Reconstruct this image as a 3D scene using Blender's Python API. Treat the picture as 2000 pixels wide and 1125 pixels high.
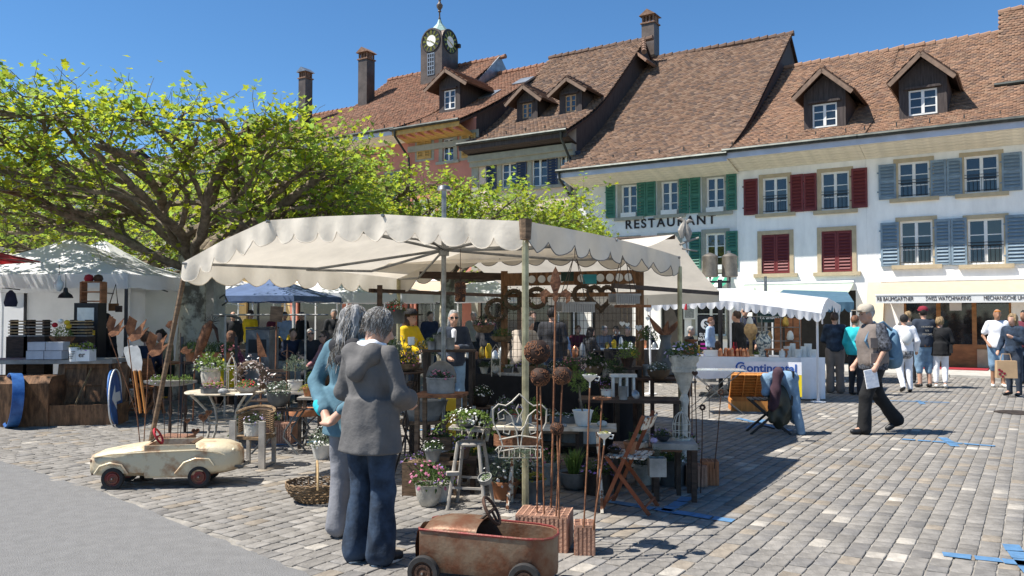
import bpy, math, random
import numpy as np
from mathutils import Vector, Matrix
R = math.radians
random.seed(7); rng = np.random.default_rng(7)
for _o in list(bpy.data.objects): bpy.data.objects.remove(_o)
scene = bpy.context.scene
COL = scene.collection
HC, FPX, PITCH = 1.62, 1600.0, math.atan(52.5/1600)
cd = bpy.data.cameras.new('camera'); cam = bpy.data.objects.new('camera', cd); COL.objects.link(cam)
cd.sensor_width = 36; cd.lens = FPX/2000*36; cd.clip_end = 900; cd.clip_start = .05
cam.location = (0, 0, HC); cam.rotation_euler = (R(90)+PITCH, 0, 0)
scene.camera = cam
SUN_EL = R(58); SUN_TO = Vector((-1, -.17, 0)).normalized()      # towards the sun, on the ground
w = bpy.data.worlds.new('World'); scene.world = w; w.use_nodes = True
nt = w.node_tree; nt.nodes.clear()
sk = nt.nodes.new('ShaderNodeTexSky'); sk.sky_type = 'NISHITA'; sk.sun_disc = False
sk.sun_elevation = SUN_EL; sk.sun_rotation = math.atan2(SUN_TO.x, SUN_TO.y)
sk.altitude = 1500; sk.air_density = 1.0; sk.dust_density = .0; sk.ozone_density = 6.0
bg = nt.nodes.new('ShaderNodeBackground'); bg.inputs[1].default_value = .095
wo = nt.nodes.new('ShaderNodeOutputWorld')
hs = nt.nodes.new('ShaderNodeHueSaturation'); hs.inputs['Saturation'].default_value = 1.12; hs.inputs['Hue'].default_value = .496; nt.links.new(sk.outputs[0], hs.inputs['Color']); nt.links.new(hs.outputs[0], bg.inputs[0]); nt.links.new(bg.outputs[0], wo.inputs[0])
sl = bpy.data.lights.new('sun', 'SUN'); sl.energy = 5; sl.angle = R(.5); sl.color = (1, .955, .88)
so = bpy.data.objects.new('sun', sl); COL.objects.link(so)
sd = Vector((SUN_TO.x*math.cos(SUN_EL), SUN_TO.y*math.cos(SUN_EL), math.sin(SUN_EL)))
so.rotation_euler = sd.to_track_quat('Z', 'Y').to_euler(); so.location = sd*60
vs = scene.view_settings; vs.view_transform = 'Standard'; vs.look = 'None'; vs.exposure = .8; vs.gamma = 1
vs.use_curve_mapping = False
def ray(px, py):
 a = (px-1000)/FPX; b = (562.5-py)/FPX; c, s = math.cos(PITCH), math.sin(PITCH)
 return Vector((a, c-s*b, s+c*b))
def at(px, py, Y):
 r = ray(px, py); return Vector((0, 0, HC))+r*(Y/r.y)
def G(px, py, z=0):
 r = ray(px, py); return Vector((0, 0, HC))+r*((z-HC)/r.z)
UO = Vector((7.72, 28.06, 0)); UU = Vector((.8423, -.5390, 0)); UB = Vector((.5390, .8423, 0))
UANG = math.atan2(UU.y, UU.x)
def FP(px, py, D=0.0):                       # point on the vertical plane D metres behind the row of fronts -> (u, h)
 r = ray(px, py); o = Vector((0, 0, HC))
 t = (UO+UB*D-o).dot(UB)/r.dot(UB); p = o+r*t
 return (p-UO).dot(UU), p.z
def link(o): COL.objects.link(o); return o
def tag(o, label, cat, group=None):
 o['label'] = label; o['category'] = cat
 if group: o['group'] = group
 return o
def thing(name, label, cat, loc=(0, 0, 0), rz=0.0, group=None):
 o = link(bpy.data.objects.new(name, None)); o.location = loc; o.rotation_euler = (0, 0, rz); o.empty_display_size = .1
 return tag(o, label, cat, group)
def inst(name, me, parent=None, loc=(0, 0, 0), rot=(0, 0, 0), sc=(1, 1, 1)):
 o = link(bpy.data.objects.new(name, me)); o.location = loc; o.rotation_euler = rot
 o.scale = sc if not isinstance(sc, (int, float)) else (sc, sc, sc)
 if parent: o.parent = parent
 return o
def clone(root, loc, rz=0.0, label=None, group=None, sc=None):
 def cp(o, par):
  c = link(o.copy()); c.parent = par
  for ch in o.children: cp(ch, c)
  return c
 c = cp(root, None); c.location = loc; c.rotation_euler = (0, 0, rz)
 if sc: c.scale = (sc, sc, sc)
 if label: c['label'] = label
 if group: c['group'] = group
 return c
MATS = {}
def lin(c): return tuple(((x/255)/12.92 if x/255 <= .04045 else ((x/255+.055)/1.055)**2.4) for x in c)
def mat(name, col, rough=.7, metal=0.0, var=.18, scale=6.0, bump=0.0, col2=None, spec=.4, attr=False, trans=0.0, bscale=None, stretch=None, mixlo=.38, mixhi=.66, detail=5):
 if name in MATS: return MATS[name]
 m = bpy.data.materials.new(name); m.use_nodes = True; MATS[name] = m
 n = m.node_tree; N = n.nodes; L = n.links; p = N['Principled BSDF']
 tc = N.new('ShaderNodeTexCoord'); src = tc.outputs['Object']
 if stretch:
  mp = N.new('ShaderNodeMapping'); mp.inputs['Scale'].default_value = stretch; L.new(src, mp.inputs[0]); src = mp.outputs[0]
 nz = N.new('ShaderNodeTexNoise'); nz.inputs['Scale'].default_value = scale; nz.inputs['Detail'].default_value = detail; nz.inputs['Roughness'].default_value = .62
 L.new(src, nz.inputs['Vector'])
 rp = N.new('ShaderNodeValToRGB'); rp.color_ramp.elements[0].position = mixlo; rp.color_ramp.elements[1].position = mixhi
 a = tuple(min(1, x*(1-var)) for x in col); b = col2 if col2 else tuple(min(1, x*(1+var)) for x in col)
 rp.color_ramp.elements[0].color = (*a, 1); rp.color_ramp.elements[1].color = (*b, 1)
 L.new(nz.outputs['Fac'], rp.inputs[0]); out = rp.outputs[0]
 if attr:
  at_ = N.new('ShaderNodeAttribute'); at_.attribute_name = 'Col'
  mx = N.new('ShaderNodeMix'); mx.data_type = 'RGBA'; mx.blend_type = 'MULTIPLY'; mx.inputs[0].default_value = 1
  L.new(out, mx.inputs[6]); L.new(at_.outputs['Color'], mx.inputs[7]); out = mx.outputs[2]
 L.new(out, p.inputs['Base Color'])
 p.inputs['Roughness'].default_value = rough; p.inputs['Metallic'].default_value = metal; p.inputs['Specular IOR Level'].default_value = spec
 if bump:
  nb = N.new('ShaderNodeTexNoise'); nb.inputs['Scale'].default_value = bscale or scale*6; nb.inputs['Detail'].default_value = 4
  L.new(src, nb.inputs['Vector'])
  bp = N.new('ShaderNodeBump'); bp.inputs['Strength'].default_value = bump; bp.inputs['Distance'].default_value = .02
  L.new(nb.outputs['Fac'], bp.inputs['Height']); L.new(bp.outputs[0], p.inputs['Normal'])
 if trans:
  tr = N.new('ShaderNodeBsdfTranslucent'); L.new(out, tr.inputs[0]); ms = N.new('ShaderNodeMixShader'); ms.inputs[0].default_value = trans
  L.new(p.outputs[0], ms.inputs[1]); L.new(tr.outputs[0], ms.inputs[2]); L.new(ms.outputs[0], N['Material Output'].inputs[0])
 return m
def M(name): return MATS[name]
def rotm(rx=0, ry=0, rz=0): return np.array(Matrix.Rotation(rz, 3, 'Z') @ Matrix.Rotation(ry, 3, 'Y') @ Matrix.Rotation(rx, 3, 'X'))
def rvec(v): return Vector(v)
class MB:
 def __init__(s): s.v = []; s.f = []; s.c = []; s.n = 0; s.m = []; s.cm = 0
 def add(s, v, f, col=None):
  v = np.asarray(v, float); s.v.append(v)
  s.f += [tuple(i+s.n for i in q) for q in f]; s.n += len(v)
  s.m += [s.cm]*len(f)
  s.c += [col or (1, 1, 1)]*len(f); return s
 def box(s, c, d, Rm=None, taper=1.0, col=None):
  x, y, z = np.array(d)/2.0
  v = np.array([[-x, -y, -z], [x, -y, -z], [x, y, -z], [-x, y, -z], [-x*taper, -y*taper, z], [x*taper, -y*taper, z], [x*taper, y*taper, z], [-x*taper, y*taper, z]])
  if Rm is not None: v = v @ np.asarray(Rm).T
  return s.add(v+np.array(c), [(3, 2, 1, 0), (4, 5, 6, 7), (0, 1, 5, 4), (1, 2, 6, 5), (2, 3, 7, 6), (3, 0, 4, 7)], col)
 def b2(s, lo, hi, col=None):
  lo = np.array(lo); hi = np.array(hi); return s.box((lo+hi)/2, hi-lo, col=col)
 def bar(s, a, b, w_, h_=None, up=(0, 0, 1), col=None):
  a = Vector(a); b = Vector(b); d = b-a; L = d.length; d.normalize(); up = Vector(up)
  if abs(d.dot(up)) > .98: up = Vector((0, 1, 0))
  x = up.cross(d).normalized(); y = d.cross(x)
  return s.box((a+b)/2, (w_, h_ or w_, L), np.array([[x.x, y.x, d.x], [x.y, y.y, d.y], [x.z, y.z, d.z]]), col=col)
 def tube(s, pts, r, n=6, closed=False, cap=True, col=None):
  P = [Vector(p) for p in pts]; k = len(P); rr = r if hasattr(r, '__len__') else [r]*k
  V = []; prev = None
  for i in range(k):
   if closed: d = (P[(i+1) % k]-P[i-1])
   else: d = P[min(i+1, k-1)]-P[max(i-1, 0)]
   if d.length < 1e-9: d = Vector((0, 0, 1))
   d.normalize()
   if prev is None: x = d.orthogonal().normalized()
   else:
    x = prev-d*prev.dot(d)
    x = x.normalized() if x.length > 1e-6 else d.orthogonal().normalized()
   prev = x; y = d.cross(x)
   for j in range(n):
    a = 2*math.pi*j/n; V.append(P[i]+(x*math.cos(a)+y*math.sin(a))*rr[i])
  Fc = []; m = k if closed else k-1
  for i in range(m):
   i2 = (i+1) % k
   for j in range(n): Fc.append((i*n+j, i*n+(j+1) % n, i2*n+(j+1) % n, i2*n+j))
  if cap and not closed: Fc.append(tuple(range(n))[::-1]); Fc.append(tuple((k-1)*n+j for j in range(n)))
  return s.add([tuple(p) for p in V], Fc, col)
 def lathe(s, prof, c=(0, 0, 0), n=16, Rm=None, cap=True, sx=1, sy=1, wob=None, col=None):
  V = []
  for r, z in prof:
   for j in range(n):
    a = 2*math.pi*j/n; q = r*(1+(wob(a, z) if wob else 0)); V.append((q*math.cos(a)*sx, q*math.sin(a)*sy, z))
  V = np.array(V, float)
  if Rm is not None: V = V @ np.asarray(Rm).T
  k = len(prof)
  Fc = [(i*n+j, i*n+(j+1) % n, (i+1)*n+(j+1) % n, (i+1)*n+j) for i in range(k-1) for j in range(n)]
  if cap:
   if prof[0][0] > 1e-5: Fc.append(tuple(range(n))[::-1])
   if prof[-1][0] > 1e-5: Fc.append(tuple((k-1)*n+j for j in range(n)))
  return s.add(V+np.array(c), Fc, col)
 def ell(s, c, r, n=10, m=7, Rm=None, col=None):
  r = r if hasattr(r, '__len__') else (r, r, r)
  prof = [(math.sin(math.pi*i/m), -math.cos(math.pi*i/m)) for i in range(m+1)]
  V = np.array([(q*math.cos(2*math.pi*j/n)*r[0], q*math.sin(2*math.pi*j/n)*r[1], z*r[2]) for q, z in prof for j in range(n)])
  if Rm is not None: V = V @ np.asarray(Rm).T
  return s.add(V+np.array(c), [(i*n+j, i*n+(j+1) % n, (i+1)*n+(j+1) % n, (i+1)*n+j) for i in range(m) for j in range(n)], col)
 def prism(s, out, d, o=(0, 0, 0), ex=(1, 0, 0), ey=(0, 0, 1), ez=None, col=None):
  ex = Vector(ex); ey = Vector(ey); ez = Vector(ez) if ez else ex.cross(ey); o = Vector(o); k = len(out)
  V = [o+ex*x+ey*y for x, y in out]+[o+ex*x+ey*y+ez*d for x, y in out]
  Fc = [tuple(range(k))[::-1], tuple(range(k, 2*k))]+[(i, (i+1) % k, (i+1) % k+k, i+k) for i in range(k)]
  return s.add([tuple(p) for p in V], Fc, col)
 def sheet(s, Pm, th=0.0, col=None):
  Pm = np.asarray(Pm, float); a, b = Pm.shape[:2]
  V = Pm.reshape(-1, 3); q = [(i*b+j, i*b+j+1, (i+1)*b+j+1, (i+1)*b+j) for i in range(a-1) for j in range(b-1)]
  if not th: return s.add(V, q, col)
  du = np.gradient(Pm, axis=0); dv = np.gradient(Pm, axis=1); nn = np.cross(du, dv); nn /= (np.linalg.norm(nn, axis=2, keepdims=True)+1e-9)
  V2 = (Pm+nn*th).reshape(-1, 3); o = a*b
  q2 = [tuple(i+o for i in f[::-1]) for f in q]; e = []
  ring = [j for j in range(b)]+[i*b+b-1 for i in range(1, a)]+[(a-1)*b+j for j in range(b-2, -1, -1)]+[i*b for i in range(a-2, 0, -1)]
  for i in range(len(ring)):
   p, r2 = ring[i], ring[(i+1) % len(ring)]; e.append((r2, p, p+o, r2+o))
  return s.add(np.vstack([V, V2]), q+q2+e, col)
 def mesh(s, name, mats, smooth=False, ang=40, colors=False):
  me = bpy.data.meshes.new(name)
  V = np.vstack(s.v) if s.v else np.zeros((0, 3))
  me.from_pydata(V.tolist(), [], s.f)
  for m_ in (mats if isinstance(mats, (list, tuple)) else [mats]): me.materials.append(MATS[m_] if isinstance(m_, str) else m_)
  if s.cm or any(s.m): me.polygons.foreach_set('material_index', s.m)
  if colors:
   a = me.attributes.new('Col', 'FLOAT_COLOR', 'FACE'); a.data.foreach_set('color', np.c_[np.array(s.c, float), np.ones(len(s.c))].ravel())
  if smooth:
   me.shade_smooth()
   if ang < 180: me.set_sharp_from_angle(angle=R(ang))
  return me
 def build(s, name, mats, parent=None, smooth=False, ang=40, loc=(0, 0, 0), rot=(0, 0, 0), colors=False, label=None):
  o = inst(name, s.mesh(name, mats, smooth, ang, colors), parent, loc, rot)
  if label: o['label'] = label
  return o
def struct(o): o['kind'] = 'structure'; return o
def stuff(o): o['kind'] = 'stuff'; return o
def bigmesh(name, V, Q, mat_, cols=None, smooth=False):
 me = bpy.data.meshes.new(name); V = np.asarray(V, np.float32); Q = np.asarray(Q, np.int32); m, k = Q.shape
 me.vertices.add(len(V)); me.vertices.foreach_set('co', V.ravel())
 me.loops.add(m*k); me.loops.foreach_set('vertex_index', Q.ravel())
 me.polygons.add(m); me.polygons.foreach_set('loop_start', np.arange(0, m*k, k, dtype=np.int32)); me.polygons.foreach_set('loop_total', np.full(m, k, np.int32))
 me.update(calc_edges=True); me.validate()
 if cols is not None:
  a = me.attributes.new('Col', 'FLOAT_COLOR', 'FACE'); a.data.foreach_set('color', np.c_[np.asarray(cols, np.float32), np.ones(m, np.float32)].ravel().astype(np.float32))
 me.materials.append(MATS[mat_] if isinstance(mat_, str) else mat_)
 if smooth: me.shade_smooth()
 return me
def text_mesh(txt, size, material, depth=.004, serif=False, spacing=1.0):
 c = bpy.data.curves.new('lettering', 'FONT'); c.body = txt; c.size = size; c.extrude = depth; c.align_x = 'LEFT'; c.space_character = spacing
 if serif: c.offset = size*.022
 o = bpy.data.objects.new('tmp', c); COL.objects.link(o)
 dg = bpy.context.evaluated_depsgraph_get(); me = bpy.data.meshes.new_from_object(o.evaluated_get(dg))
 bpy.data.objects.remove(o); me.materials.clear(); me.materials.append(MATS[material]); return me
def text_width(me): return max(v.co.x for v in me.vertices)-min(v.co.x for v in me.vertices)
# materials
mat('plaster_white', (.88, .855, .8), .9, var=.1, scale=1.1, stretch=(1.6, 1.6, .5), bump=.25, bscale=40)
mat('plaster_grey', (.77, .75, .7), .9, var=.12, scale=1.1, bump=.3, bscale=40)
mat('plaster_cream', (.62, .53, .38), .9, var=.08, scale=1.3, bump=.2, bscale=40)
mat('plaster_blush', (.66, .52, .42), .9, var=.07, scale=1.3, bump=.2, bscale=40)
mat('plaster_coral', (.55, .22, .16), .9, var=.09, scale=1.6, bump=.2, bscale=40)
mat('plaster_ochre', (.6, .43, .2), .9, var=.1, scale=1.6)
mat('trim_sand', (.46, .37, .24), .85, var=.1, scale=4, bump=.15)
mat('trim_greygreen', (.33, .32, .26), .85, var=.1, scale=4, bump=.15)
mat('wood_cladding', (.06, .046, .042), .8, var=.35, scale=5, stretch=(6, 6, .4))
mat('wood_soffit', (.72, .66, .54), .8, var=.12, scale=4)
mat('fascia', (.5, .52, .6), .7, var=.1, scale=2)
mat('gutter_metal', (.05, .055, .05), .45, .6, var=.3, scale=3)
mat('sash_white', (.75, .74, .7), .6, var=.05)
mat('verge_brown', (.2, .13, .09), .7, var=.2)
mat('sash_wood', (.42, .27, .15), .6, var=.15)
mat('shutter_red', (.16, .026, .026), .55, var=.15, scale=5)
mat('shutter_blue', (.19, .255, .305), .65, var=.2, scale=4)
mat('shutter_green', (.05, .175, .12), .6, var=.18, scale=4)
mat('shutter_navy', (.04, .055, .1), .6, var=.2, scale=4)
mat('shutter_yellow', (.5, .3, .09), .65, var=.2, scale=4)
mat('glass', (.015, .017, .02), .04, 0, var=.2, spec=.9)
mat('glass_shop', (.02, .02, .02), .05, 0, var=.3, spec=.7)
mat('roof_tile', (1, 1, 1), .85, var=.16, scale=9, attr=True, spec=.25)
mat('roof_deck', (.06, .035, .025), .9, var=.2)
mat('zinc', (.25, .27, .29), .45, .7, var=.2, scale=3)
mat('patina', (.27, .38, .34), .6, .2, var=.2)
mat('black_paint', (.012, .012, .013), .5, var=.2)
mat('gold', (.75, .5, .1), .3, 1, var=.1)
mat('clock_white', (.75, .75, .72), .6, var=.03)
mat('lettering_dark', (.03, .022, .02), .7, var=.1)
mat('awning_cream', (.62, .51, .37), .85, var=.05, trans=.25)
mat('awning_green', (.5, .58, .48), .85, var=.05, trans=.25)
mat('awning_stripe_green', (.05, .32, .2), .85, var=.05, trans=.2)
mat('fabric_white', (.8, .8, .78), .9, var=.04, scale=2.5, trans=.25)
mat('shop_wood', (.3, .14, .045), .5, var=.25, scale=3, stretch=(1, 1, 3))
mat('interior_shade', (.03, .026, .022), .9)  # near-black colour standing in for the shade of unlit interiors
mat('carpet_red', (.3, .02, .03), .95, var=.15)
mat('flower_box_white', (.7, .7, .67), .7, var=.06)
mat('leaf_dark', (.035, .07, .022), .7, var=.4, scale=8, trans=.2)
mat('stone_sett', (.212, .2, .184), .92, var=.16, scale=11, bump=.35, bscale=55, attr=True, spec=.2)
mat('joint_sand', (.26, .24, .21), .95, var=.25, scale=9, bump=.4, bscale=60)
mat('asphalt', (.185, .181, .176), .93, var=.08, scale=9, detail=8, bump=.6, bscale=120, spec=.2)
mat('kerb_stone', (.42, .4, .36), .9, var=.15, scale=5, bump=.3)
mat('paint_blue', (.085, .19, .33), .85, var=.25, scale=14, mixlo=.25, mixhi=.8)
mat('iron', (.06, .045, .035), .6, .5, var=.4, scale=7)
# ground
UANGM = Matrix.Rotation(UANG, 3, 'Z')
gb = MB(); gb.add([(-260, -60, -.0085), (260, -60, -.0085), (260, 330, -.0085), (-260, 330, -.0085)], [(0, 1, 2, 3)])
ground = struct(gb.build('ground', 'joint_sand'))
ASPH = [G(-10, 897), G(200, 961), G(450, 1061), G(612, 1126), G(700, 1180)]
def in_asphalt(x, y):
 a, b = ASPH[0], ASPH[-1]
 for i in range(len(ASPH)-1):
  p, q = ASPH[i], ASPH[i+1]
  if (i == 0 or x >= p.x) and (i == len(ASPH)-2 or x < q.x): return y < p.y+(q.y-p.y)*(x-p.x)/(q.x-p.x)
 return False
e0 = ASPH[0]+(ASPH[0]-ASPH[1])*12; e1 = ASPH[-1]+(ASPH[-1]-ASPH[-2])*9
ed = []
for p, q in zip([e0]+ASPH, ASPH+[e1]):
 for k in range(24):
  t = k/24; v = p.lerp(q, t); ed.append((v.x+random.uniform(-.012, .012), v.y+random.uniform(-.012, .012), .002))
ab = MB(); k_ = len(ed); ab.add(ed+[(x, y-30, .002) for x, y, z in ed], [(i+1, i, i+k_, i+1+k_) for i in range(k_-1)])
road = struct(ab.build('road', 'asphalt'))
def sett_variant(seed, L, W_):
 r = random.Random(seed); mb = MB(); h = .0085
 c = []
 for sx, sy in ((-1, -1), (0, -1), (1, -1), (1, 0), (1, 1), (0, 1), (-1, 1), (-1, 0)):
  k = .97 if sx and sy else 1
  c.append((sx*L/2*k+r.uniform(-.006, .006), sy*W_/2*k+r.uniform(-.006, .006)))
 v = [(x, y, -h) for x, y in c]+[(x*.985, y*.985, -.0025) for x, y in c]+[(x*.93, y*.92, r.uniform(-.0008, .001)) for x, y in c]
 f = [(i, (i+1) % 8, (i+1) % 8+8, i+8) for i in range(8)]+[(i+8, (i+1) % 8+8, (i+1) % 8+16, i+16) for i in range(8)]+[tuple(range(16, 24))]
 mb.add(v, f); return np.array(v), f
setts = []
CW = .128
for ci in range(-150, 135):
 uc = ci*CW; t = -33+random.random()*.2
 while t < -3.6:
  L = random.choice((.12, .135, .15, .165, .18, .21)) ; tc = t+L/2; t += L+.002
  p = UO+UU*uc+UB*tc
  if p.y < 4.6 or p.y > 27 or abs(p.x) > p.y*.66+.6: continue
  if in_asphalt(p.x, p.y): continue
  setts.append((p.x, p.y, L, (p.x**2+p.y**2)**.5))
setts.sort(key=lambda s_: s_[3])
def sett_col():
 g = random.gauss(1, .09); k = random.random()
 if k < .03: return (1.75*g, 1.7*g, 1.6*g)
 if k < .12: return (1.1*g, 1.0*g, .87*g)
 if k < .22: return (.86*g, .86*g, .87*g)
 return (g, .985*g, .965*g)
Vs = []; Fq8 = []; cols = []; near = []
base = [sett_variant(i, 1, 1) for i in range(10)]
nearset = 0
lib = {}
for (x, y, L, d) in setts:
 if nearset < 300:
  key = (round(L, 2), random.randrange(4), random.randrange(3))
  if key not in lib:
   bv, bf = base[key[1]*2]; mb = MB(); mb.add(bv*np.array([L-.008, CW-.008, 1]), bf, sett_col()); lib[key] = mb.mesh('sett', 'stone_sett', colors=True)
  o = inst('sett', lib[key], ground, (x, y, random.uniform(-.002, .003)+.014), (random.uniform(-.016, .016), random.uniform(-.016, .016), UANG+math.pi/2+random.uniform(-.03, .03)))
  o.location.z = random.uniform(-.002, .003); nearset += 1
  continue
 bv, bf = base[random.randrange(10)]
 a = UANG+math.pi/2+random.uniform(-.03, .03); c, s = math.cos(a), math.sin(a)
 q = bv*np.array([L-.008, CW-.008, 1])+np.array([0, 0, random.uniform(-.002, .003)])
 q = np.c_[q[:, 0]*c-q[:, 1]*s+x, q[:, 0]*s+q[:, 1]*c+y, q[:, 2]+q[:, 0]*random.uniform(-.012, .012)]
 o = len(Vs)*24; Vs.append(q); cc = sett_col()
 Fq8 += [[i+o for i in f] for f in bf[:16]]+[[16+o, 17+o, 22+o, 23+o], [17+o, 18+o, 21+o, 22+o], [18+o, 19+o, 20+o, 21+o]]; cols += [cc]*19
stuff(inst('sett_paving', bigmesh('sett_paving', np.vstack(Vs), Fq8, 'stone_sett', cols), ground))
pv = MB(); p0 = UO+UU*-45; 
def ub(u, D, z=0): p = UO+UU*u+UB*D; return (p.x, p.y, z)
pv.add([ub(-60, -3.4, .05), ub(14, -3.4, .05), ub(14, .3, .05), ub(-60, .3, .05)], [(0, 1, 2, 3)])
pavement = struct(pv.build('pavement', 'kerb_stone'))
kbm = MB().box((0, 0, 0), (.94, .22, .16)).mesh('kerb_stone', 'kerb_stone')
for i in range(26): inst('kerb_stone', kbm, pavement, ub(11-i*.96, -3.5, -.02), (0, 0, UANG))
def paint(pts, w_, lab):
 mb = MB()
 for a, b in zip(pts[:-1], pts[1:]):
  a = G(*a); b = G(*b); d = (b-a); n = Vector((-d.y, d.x, 0)).normalized()*w_/2; k = max(2, int(d.length/.16))
  for i in range(k):
   s_ = a+d*((i+.04)/k); e = a+d*((i+.97)/k); j = lambda: Vector((random.uniform(-.012, .012), random.uniform(-.012, .012), 0))
   mb.add([tuple(q+Vector((0, 0, .0075))) for q in (s_-n+j(), e-n+j(), e+n+j(), s_+n+j())], [(0, 1, 2, 3)])
 return mb
for pts, lab in (([[(1175, 978), (1432, 1019)], [(1300, 1000), (1345, 972)]], 'blue painted cross on the setts beside the long dark table leg'),
   ([[(1440, 817), (1545, 842)], [(1462, 838), (1490, 820)]], 'blue painted cross on the setts under the black folding stool'),
   ([[(1760, 858), (1945, 872)], [(1840, 855), (1868, 873)]], 'blue painted cross on the setts by the walking man\'s rear shoe'),
   ([[(1735, 783), (1855, 787)], [(1793, 783), (1803, 790)]], 'faint blue painted cross behind the walking man'),
   ([[(1842, 1084), (2020, 1104)], [(1972, 1064), (2020, 1125)]], 'blue painted cross at the bottom right corner of the paving'),
   ([[(535, 870), (625, 862)]], 'blue painted dash under the small rattan bistro table'),
   ([[(795, 842), (860, 838)]], 'short blue painted dash under the plant table by the grey mast')):
 mb = MB()
 for s_ in pts:
  m2 = paint(s_, .11, lab); mb.add(np.vstack(m2.v), m2.f)
 tag(mb.build('paint_mark', 'paint_blue'), lab, 'paint mark')
mh = MB(); c_ = G(1985, 806); mh.lathe([(.01, .012), (.3, .012), (.33, .006)], (c_.x, c_.y, 0), 24)
tag(mh.build('manhole_cover', 'iron', smooth=True), 'round rusty manhole cover in the setts at the right edge', 'manhole cover')
# houses
def profile(ov, eave, ridge, rD, kn=2.6, s1=.5):
 a = np.array([-ov, eave]); k = np.array([-ov+kn, eave+kn*s1]); r = np.array([rD, ridge]); pts = []
 d1 = (k-a)/np.linalg.norm(k-a); d2 = (r-k)/np.linalg.norm(r-k); A = k-d1*1.6; B = k+d2*1.6
 pts.append(a)
 for t in np.linspace(0, 1, 8): pts.append(A*(1-t)**2+2*k*t*(1-t)+B*t*t)
 pts.append(r); return np.array(pts)
def prof_h(pr, D): return float(np.interp(D, pr[:, 0], pr[:, 1]))
def tile_field(pr, ua, ub_, pal, keep=None, tw=.175, ex=.155, sag=.03):
 seg = np.r_[0, np.cumsum(np.linalg.norm(np.diff(pr, axis=0), axis=1))]; T = seg[-1]; Vv = []; Q = []; C = []; n = 0
 rows = int(T/ex); cols_ = int((ub_-ua)/tw)+1
 ph = random.random()*6
 for r_ in range(rows+1):
  s0 = r_*ex; s1 = min(s0+ex*1.25, T)
  d0, h0 = np.interp(s0, seg, pr[:, 0]), np.interp(s0, seg, pr[:, 1]); d1, h1 = np.interp(s1, seg, pr[:, 0]), np.interp(s1, seg, pr[:, 1])
  tx = np.array([d1-d0, h1-h0]); tx /= np.linalg.norm(tx)+1e-9; nx = np.array([-tx[1], tx[0]])
  u = ua+(np.arange(cols_)+(.5 if r_ % 2 else 0))*tw; u = u[(u > ua-.001) & (u < ub_-.02)]
  if keep is not None: u = u[[keep(x, d0) for x in u]]
  m = len(u)
  if not m: continue
  u1 = np.minimum(u+tw*.97, ub_); wv = sag*np.sin(u*1.1+ph)+sag*.6*np.sin(u*.47+s0*.8+ph)+rng.normal(0, .004, m)
  lift = .042+rng.normal(0, .005, m); jt = rng.normal(0, .008, m)
  def P(uu, dd, hh, li): return np.c_[uu, dd+nx[0]*li+0*wv, hh+nx[1]*li+wv]
  lo_d = d0-tx[0]*jt; lo_h = h0-tx[1]*jt; mid_d = lo_d-tx[0]*.05; mid_h = lo_h-tx[1]*.05
  vv = np.stack([P(u, d1, h1, .004), P(u1, d1, h1, .004), P(u1, lo_d, lo_h, lift), P((u+u1)/2, mid_d, mid_h, lift), P(u, lo_d, lo_h, lift), P(u1, lo_d, lo_h, 0*lift), P((u+u1)/2, mid_d, mid_h, 0*lift), P(u, lo_d, lo_h, 0*lift)], 1).reshape(-1, 3)
  b = n+np.arange(m)*8
  Q.append(np.stack([np.c_[b+4, b+3, b+0, b+0], np.c_[b+3, b+2, b+1, b+0], np.c_[b+4, b+7, b+6, b+3], np.c_[b+3, b+6, b+5, b+2]], 1).reshape(-1, 4))
  pi = rng.integers(0, len(pal), m); cc = np.array(pal)[pi]*rng.normal(1, .09, (m, 1)); C.append(np.repeat(cc, 4, 0)); Vv.append(vv); n += 8*m
 V = np.vstack(Vv); Qm = np.vstack(Q); Cc = np.clip(np.vstack(C), .01, 1)
 tri = Qm[:, 2] == Qm[:, 3]
 Q3 = np.vstack([Qm[tri][:, :3]]); Q4 = Qm[~tri]
 Qall = np.vstack([Q3, Q4[:, [0, 1, 2]], Q4[:, [0, 2, 3]]]); Call = np.vstack([Cc[tri], Cc[~tri], Cc[~tri]])
 return bigmesh('roof_tiles', V, Qall, 'roof_tile', Call)
PAL_BROWN = [(.18, .11, .075), (.21, .125, .082), (.155, .1, .073), (.235, .145, .096), (.14, .095, .075), (.25, .165, .115)]
PAL_ORANGE = [(.28, .16, .1), (.245, .14, .09), (.31, .185, .12), (.21, .125, .085), (.26, .165, .11), (.18, .115, .085)]
PAL_RED = [(.25, .125, .078), (.22, .11, .072), (.29, .15, .095), (.18, .1, .068), (.24, .135, .09)]
PAL_DARK = [(.13, .08, .058), (.16, .095, .065), (.1, .068, .052), (.19, .11, .075)]
def wall_panel(mb, x0, x1, z0, z1, ops, rv=.16, y=0.0):
 xs = sorted({x0, x1, *[o[0] for o in ops], *[o[1] for o in ops]}); zs = sorted({z0, z1, *[o[2] for o in ops], *[o[3] for o in ops]})
 for a, b in zip(xs[:-1], xs[1:]):
  for c, d in zip(zs[:-1], zs[1:]):
   mx, mz = (a+b)/2, (c+d)/2
   if any(o[0] < mx < o[1] and o[2] < mz < o[3] for o in ops): continue
   mb.add([(a, y, c), (b, y, c), (b, y, d), (a, y, d)], [(0, 1, 2, 3)])
 for o in ops:
  a, b, c, d = o[:4]
  mb.add([(a, y, c), (b, y, c), (b, y, d), (a, y, d), (a, y+rv, c), (b, y+rv, c), (b, y+rv, d), (a, y+rv, d)], [(0, 4, 5, 1), (1, 5, 6, 2), (2, 6, 7, 3), (3, 7, 4, 0), (4, 7, 6, 5)])
PANE = {}
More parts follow.
